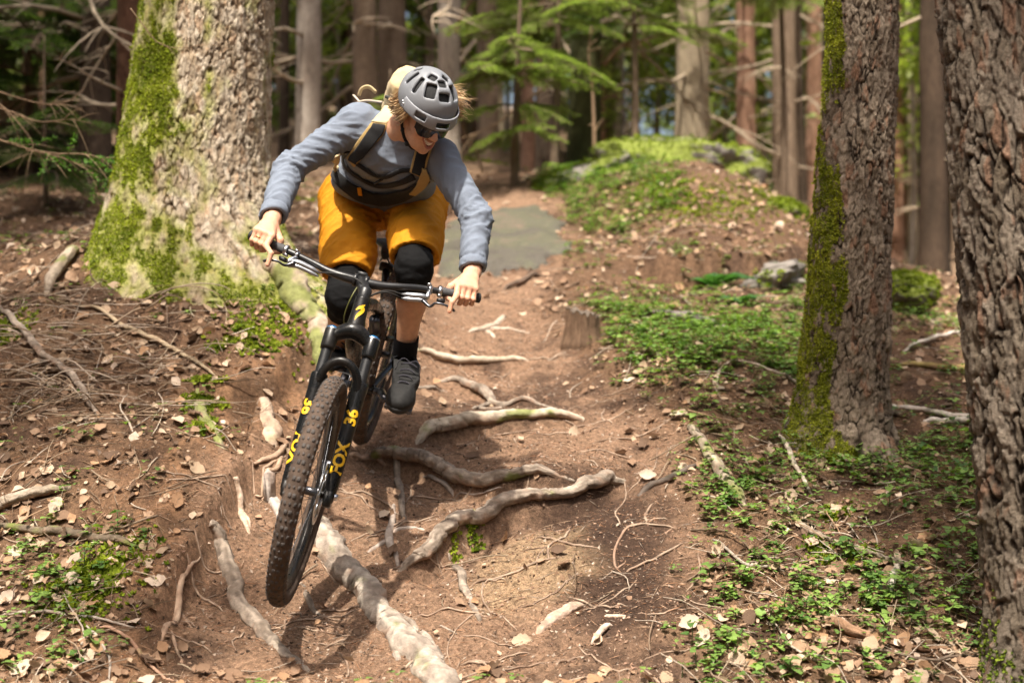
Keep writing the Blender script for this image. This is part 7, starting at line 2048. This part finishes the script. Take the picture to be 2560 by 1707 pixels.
def twig_litter():
    r = np.random.default_rng(307); m = MB(); x, y, rr = scatter_xy(2600, bank_density, 308, 4.05, 9.5); z = hfin(x, y); N = gnormal(x, y); n = len(x)
    a = r.uniform(0, 6.28, n); L = np.exp(r.normal(-1.95, .5, n)); w = r.uniform(.0011, .0028, n)
    d = np.c_[np.cos(a), np.sin(a), r.normal(.02, .10, n)]; d -= N * (d * N).sum(1)[:, None] * .9
    R_ = rotmats(d, r.uniform(0, 6.28, n)); pal = np.array([(.34, .26, .18), (.46, .38, .30), (.20, .14, .095), (.28, .18, .11)]); c = pal[r.integers(0, 4, n)] * r.uniform(.8, 1.2, (n, 1))
    for k in range(6):
        s_ = np.linspace(0, 1, 6); p = np.c_[.08 * np.sin(s_ * 3 + k) - .08 * math.sin(k), .05 * np.sin(s_ * 5 + 2 * k), s_ - .5]; tv, tf = tube(p, .5, 3, cap=False)
        # cross-section is scaled by the twig's width, length by its own
        ctr = np.repeat(p, 3, 0); off = tv - ctr; q = np.arange(k, n, 6)
        V = np.einsum('nij,nkj->nki', R_[q], ctr[None] * L[q][:, None, None] + off[None] * (2 * w[q])[:, None, None]) + np.c_[x[q], y[q], z[q] + .004 + .12 * L[q] * np.abs(d[q, 2])][:, None, :]
        F = (tf[0][None] + (np.arange(len(q)) * len(tv))[:, None, None]).reshape(-1, 4)
        m.add(V.reshape(-1, 3), F, np.repeat(c[q], len(tv), 0))
    o = m.build('twig_litter', M_TWIG); tag(o, 'countless thin dead twigs strewn through the leaves', 'twigs', None, 'stuff')
twig_litter()
# ---- brushwood: a tangle of thin dead stalks on the left bank
def brush():
    g = ground_at(110 * D2N, 880 * D2N); t = thing('brushwood', 'tangle of thin dead twigs heaped on the left bank', 'brushwood', tuple(g)); r = np.random.default_rng(310)
    for k in range(240):
        u, v = r.uniform(-30, 380), r.uniform(680, 980); p0 = ground_at(u * D2N, v * D2N); L = r.uniform(.12, .5); a = r.uniform(0, 6.28)
        s = np.linspace(0, 1, 8); dz = r.uniform(-.05, .25); p = p0 + np.c_[np.cos(a) * s * L + .02 * np.sin(s * 5 + k), np.sin(a) * s * L * .5, .015 + dz * np.sin(s * 2.6) * L + .01]
        m = MB(); w = r.uniform(.0016, .0042); V, F = tube(p, w * (1 - .5 * s), 5); c = np.array([(.30, .22, .15), (.19, .13, .09), (.40, .32, .25)][r.integers(0, 3)])
        mk('dead_twig', V, F, M_TWIG, t, True, np.broadcast_to(c, (len(V), 3)))
brush()
# ---- green ground plants
M_GREEN = attr_mat('ground plant leaves', .45, .35, .18, 40, spec=.4, tcol=(1.2, 1.3, .5))
def leaflet_mesh(seed):
    r = np.random.default_rng(seed); n = 5; s = np.linspace(0, 1, n); w = .38 * np.sin(np.pi * s ** .8) ** .75; w[0] = .02; w[-1] = 0.005; V = []
    b = r.uniform(-.5, -.1)
    for k in range(n):
        for e in (-1, 0, 1): V.append((w[k] * e * (1 + .1 * (k % 2)), s[k], b * s[k] ** 2 + .22 * abs(w[k] * e) + .015 * r.normal()))
    F = [(k * 3 + e, k * 3 + e + 1, k * 3 + e + 4, k * 3 + e + 3) for k in range(n - 1) for e in (0, 1)]; return np.array(V), np.array(F)
LF = [leaflet_mesh(s) for s in range(5)]
G_A, G_B = np.array((.075, .155, .035)), np.array((.25, .38, .085))
GM = [[mesh_data('leaf', V, F, M_GREEN, True, np.broadcast_to(G_A * (1 - t) + G_B * t, (len(V), 3))) for t in (.05, .45, .9)] for V, F in LF]
_sv, _sf = tube(np.c_[np.zeros(5), np.zeros(5), np.linspace(0, 1, 5)], .035, 5); STEMM = mesh_data('stem', _sv, _sf, M_GREEN, True, np.broadcast_to((.10, .14, .05), (len(_sv), 3)))
PLANTZ = poly_xy([(1340, 700), (1560, 720), (1850, 690), (1900, 900), (1840, 1000), (1500, 900), (1380, 800)])
PLANTZ2 = poly_xy([(1240, 440), (1330, 390), (1560, 400), (1560, 470), (1420, 540), (1290, 520)])
PLANTZ3 = poly_xy([(1560, 1140), (1800, 1080), (2300, 1000), (2300, 1568), (1620, 1568), (1560, 1400), (1700, 1280)])
PLANTZ5 = poly_xy([(1290, 480), (1450, 560), (1560, 700), (1880, 690), (2340, 760), (2340, 1568), (1640, 1568), (1600, 1250), (1560, 980), (1340, 800)])
PLANTZ4 = poly_xy([(0, 1130), (160, 1110), (330, 1270), (280, 1420), (150, 1568), (0, 1568)])
def green_density(x, y):
    c = n2(x, y, 1.9, 71, 3)
    d = .02 * (1 - trail_mask(x, y))
    for poly, a in ((PLANTZ, 1.0), (PLANTZ2, 1.2), (PLANTZ3, .55), (PLANTZ5, .30), (PLANTZ4, .16)):
        d = np.maximum(d, a * (1 - sstep(-.12, .12, sdist(poly, x, y))) * (.25 + .75 * sstep(-.35, .4, c + (.25 if a >= 1 else 0))))
    d = np.maximum(d, .30 * (x > .9) * (y > 6.2) * (y < 9) * sstep(-.1, .4, c))
    return np.clip(d, 0, 1) * (1 - trail_mask(x, y))
def ground_plants():
    x, y, r = scatter_xy(5200, green_density, 320, 4.0, 12.0); n = len(x); z = hfin(x, y); size = r.uniform(.014, .030, n) * np.where(r.random(n) < .12, 1.5, 1.0)
    ok, u, v = in_view(x, y, z, 0); px = size / y * ok; order = np.argsort(-px); ind = order[:190]; rest = order[190:]
    def plant_leaves(i):
        k = int(r.integers(3, 7)); h = r.uniform(.02, .075); out = []
        for j in range(k):
            a = 2.4 * j + r.uniform(0, 1); tl = r.uniform(.1, .7)
            hh = h * (1 if j < 3 else r.uniform(.3, .8)); out.append((a, tl, hh, size[i] * r.uniform(.75, 1.2)))
        return h, out
    for i in ind:
        h, ls = plant_leaves(i)
        rg = region(u[i], v[i], x[i], y[i]); tq = .9 if r.random() < .35 else r.random()
        t = thing('ground_plant', ('light green' if tq > .66 else 'mid green' if tq > .33 else 'dark green') + ' little plant with %d soft leaves ' % len(ls) + rg, 'plant', (x[i], y[i], z[i] - .003), 'small green plants ' + rg)
        link_mesh('stem', STEMM, t, (0, 0, 0), (r.normal(0, .1), r.normal(0, .1), 0), (.05, .05, h))
        for (a, tl, hh, s) in ls:
            link_mesh('leaf', GM[r.integers(0, 5)][min(2, int(tq * 3))], t, (math.cos(a + math.pi / 2) * .006, math.sin(a + math.pi / 2) * .006, hh), (tl * .4, r.normal(0, .25), a), s)
    pos = []; rot = []; sc = []; col = []
    for i in rest:
        h, ls = plant_leaves(i); tq = np.clip(r.normal(.5, .3), 0, 1)
        for (a, tl, hh, s) in ls:
            pos.append((x[i] + math.cos(a + 1.57) * .01, y[i] + math.sin(a + 1.57) * .01, z[i] + hh)); rot.append((tl, a)); sc.append(s); col.append(G_A * (1 - tq) + G_B * tq)
    pos = np.array(pos); rot = np.array(rot); sc = np.array(sc); col = np.array(col); N_ = len(pos); ca, sa = np.cos(rot[:, 1]), np.sin(rot[:, 1]); ct, st_ = np.cos(rot[:, 0] * .4), np.sin(rot[:, 0] * .4)
    R_ = np.zeros((N_, 3, 3)); R_[:, :, 0] = np.c_[ca, sa, 0 * ca]; R_[:, :, 1] = np.c_[-sa * ct, ca * ct, st_]; R_[:, :, 2] = np.cross(R_[:, :, 0], R_[:, :, 1])
    m = MB()
    for k in range(5):
        s = np.arange(k, N_, 5); V, F = scatter(LF[k][0], LF[k][1], pos[s], R_[s], sc[s]); m.add(V, F, np.repeat(col[s], len(LF[k][0]), 0))
    o = m.build('ground_cover', M_GREEN); tag(o, 'low green plants spreading over the banks and the mound', 'ground cover', None, 'stuff')
ground_plants()
# moss patches on the ground
def ground_moss():
    r = np.random.default_rng(330); P0 = []
    for (u, v, rad, n) in [(210, 1335, .16, 900), (180, 1400, .08, 250), (455, 925, .07, 350), (470, 985, .05, 200), (505, 925, .03, 90), (500, 800, .03, 90), (1930, 1180, .06, 200), (1880, 1270, .06, 160), (1990, 1290, .05, 140), (1090, 1222, .03, 60), (1040, 1245, .03, 60), (700, 700, .10, 300),
                           (1380, 370, .3, 700), (1560, 455, .35, 600), (1790, 470, .3, 600), (1650, 470, .35, 700), (1290, 400, .25, 260), (1500, 430, .3, 500), (2100, 640, .12, 250), (20, 760, .10, 250), (640, 720, .2, 500), (560, 760, .12, 250), (600, 790, .10, 160), (1110, 370, .3, 200), (720, 460, .2, 120)]:
        g = ground_at(u * D2N, v * D2N); q = r.normal(0, .5, (n, 2)) * rad; q[:, 1] *= 1.3
        xy = g[:2] + q; k = fbm(np.c_[xy * 14, np.zeros(n)], 3) > -.35 ; P0.append(xy[k])
    xy = np.concatenate(P0); z = hfin(xy[:, 0], xy[:, 1]); N = gnormal(xy[:, 0], xy[:, 1])
    o = tufts(np.c_[xy, z], N, .013, 'ground_moss', None, (.075, .12, .01), (.30, .36, .03), 5)
    tag(o, 'bright green moss cushions dotting the forest floor', 'moss', None, 'stuff')
ground_moss()
# ---- dead branches and green tips at the left
def left_twigs():
    r = np.random.default_rng(340)
    def shoot(label, path, Y, w, subs, seed, cat='twig', leaf=0):
        rr = np.random.default_rng(seed); p = spline(np.array([P(u * D2N, v * D2N, y) for (u, v, y) in path]), 24); t = thing('bare_branch' if not leaf else 'green_branch', label, 'branch', tuple(p[0]))
        s = np.linspace(0, 1, 24); V, F = tube(p, w * (1 - .75 * s), 6); mk('stem', V, F, M_TWIG, t, True, np.broadcast_to((.24, .16, .10), (len(V), 3)))
        m2 = MB()
        for k in range(subs):
            i = rr.integers(3, 22); d = nrm(p[i + 1] - p[i]); e = nrm(d + rr.normal(0, .55, 3) + [0, 0, rr.normal(.0, .25)]); L = rr.uniform(.06, .22); q = np.linspace(0, 1, 7); b = p[i] + e * (q * L)[:, None] + np.c_[0 * q, 0 * q, -.05 * q * q]
            V, F = tube(b, w * .45 * (1 - .7 * q), 5); sh = mk('shoot', V, F, M_TWIG, t, True, np.broadcast_to((.26, .18, .11), (len(V), 3)))
            if leaf:
                for a in np.linspace(.2, 1, 6):
                    for z in range(5):
                        f = rr.normal(0, 1, 3) + e * .8; f /= np.linalg.norm(f); c = p[i] + e * L * a; n_ = nrm(np.cross(f, rr.normal(0, 1, 3)))
                        m2.add(np.array([c - n_ * .0022, c + n_ * .0022, c + f * .014 + n_ * .0028, c + f * .022, c + f * .014 - n_ * .0028]), [np.array([(0, 1, 2, 4)]), np.array([(4, 2, 3)])], col=np.array((.10, .21, .035)) * rr.uniform(.7, 1.5))
        if leaf: o = m2.build('needles', M_NEEDLE, t); o['kind'] = 'stuff'
    shoot('bare twig reaching in from the left edge, tips against the dark trunk', [(-60, 190, 7.4), (40, 225, 7.3), (110, 240, 7.2), (160, 232, 7.15), (195, 200, 7.1)], 7, .006, 9, 1)
    shoot('lower bare twig at the left edge, forked at its end', [(-60, 230, 7.2), (20, 255, 7.1), (90, 280, 7.05), (160, 275, 7.0), (215, 285, 7.0)], 7, .006, 9, 2)
    shoot('dead twig drooping at the left edge of the photo', [(-60, 200, 7.0), (0, 240, 6.95), (40, 280, 6.9), (75, 330, 6.9), (62, 380, 6.9)], 7, .004, 6, 3)
    shoot('branch with fresh green needle tips left of the thick spruce', [(-60, 300, 7.0), (40, 335, 6.95), (120, 352, 6.9), (200, 355, 6.85), (262, 375, 6.8)], 7, .006, 15, 4, leaf=1)
    shoot('lower branch with green needle tips hanging left of the thick spruce', [(60, 345, 7.0), (140, 362, 6.95), (200, 390, 6.9), (235, 420, 6.9), (255, 445, 6.85)], 7, .004, 9, 5, leaf=1)
    shoot('thin spruce twig hanging in front of the thick trunk', [(300, 20, 6.2), (330, 60, 6.2), (365, 100, 6.2), (410, 110, 6.2), (460, 105, 6.2)], 6.2, .003, 7, 6)
    shoot('long bare branch slanting out right of the blond hair', [(1300, 165, 12.2), (1200, 240, 12.1), (1130, 290, 12.0), (1060, 318, 12.0)], 12, .016, 5, 7)
    shoot('dead stem leaning behind the rider\'s right shoulder', [(1108, 395, 10.8), (1096, 350, 10.9), (1075, 315, 11.0), (1062, 285, 11.0)], 11, .012, 4, 8)
    shoot('pale crooked dead stem in front of the greenish trunk', [(1366, 372, 11.5), (1364, 280, 11.5), (1360, 190, 11.5), (1352, 130, 11.5), (1358, 60, 11.5)], 11.5, .02, 8, 9)
    shoot('long dark arching branch growing right from the greenish trunk', [(1385, 150, 12.8), (1430, 105, 12.8), (1480, 92, 12.8), (1545, 70, 12.9)], 12.8, .028, 10, 10)
    shoot('dead branch sticking out low beside the greenish trunk', [(1385, 228, 12.8), (1420, 215, 12.7), (1462, 190, 12.7)], 12.8, .014, 5, 11)
    shoot('pale dead branch between the stout tan trunk and the reddish one', [(1622, 120, 13.7), (1660, 140, 13.6), (1700, 175, 13.6)], 13.6, .016, 5, 12)
    shoot('lower pale dead branch right of the stout tan trunk', [(1624, 205, 13.7), (1660, 215, 13.6), (1690, 232, 13.6)], 13.6, .014, 5, 13)
    shoot('pale forked branch at the top beside the pale knotty trunk', [(1048, 75, 12.8), (1058, 45, 12.7), (1072, 15, 12.7), (1095, -15, 12.6)], 12.7, .022, 3, 14)
left_twigs()
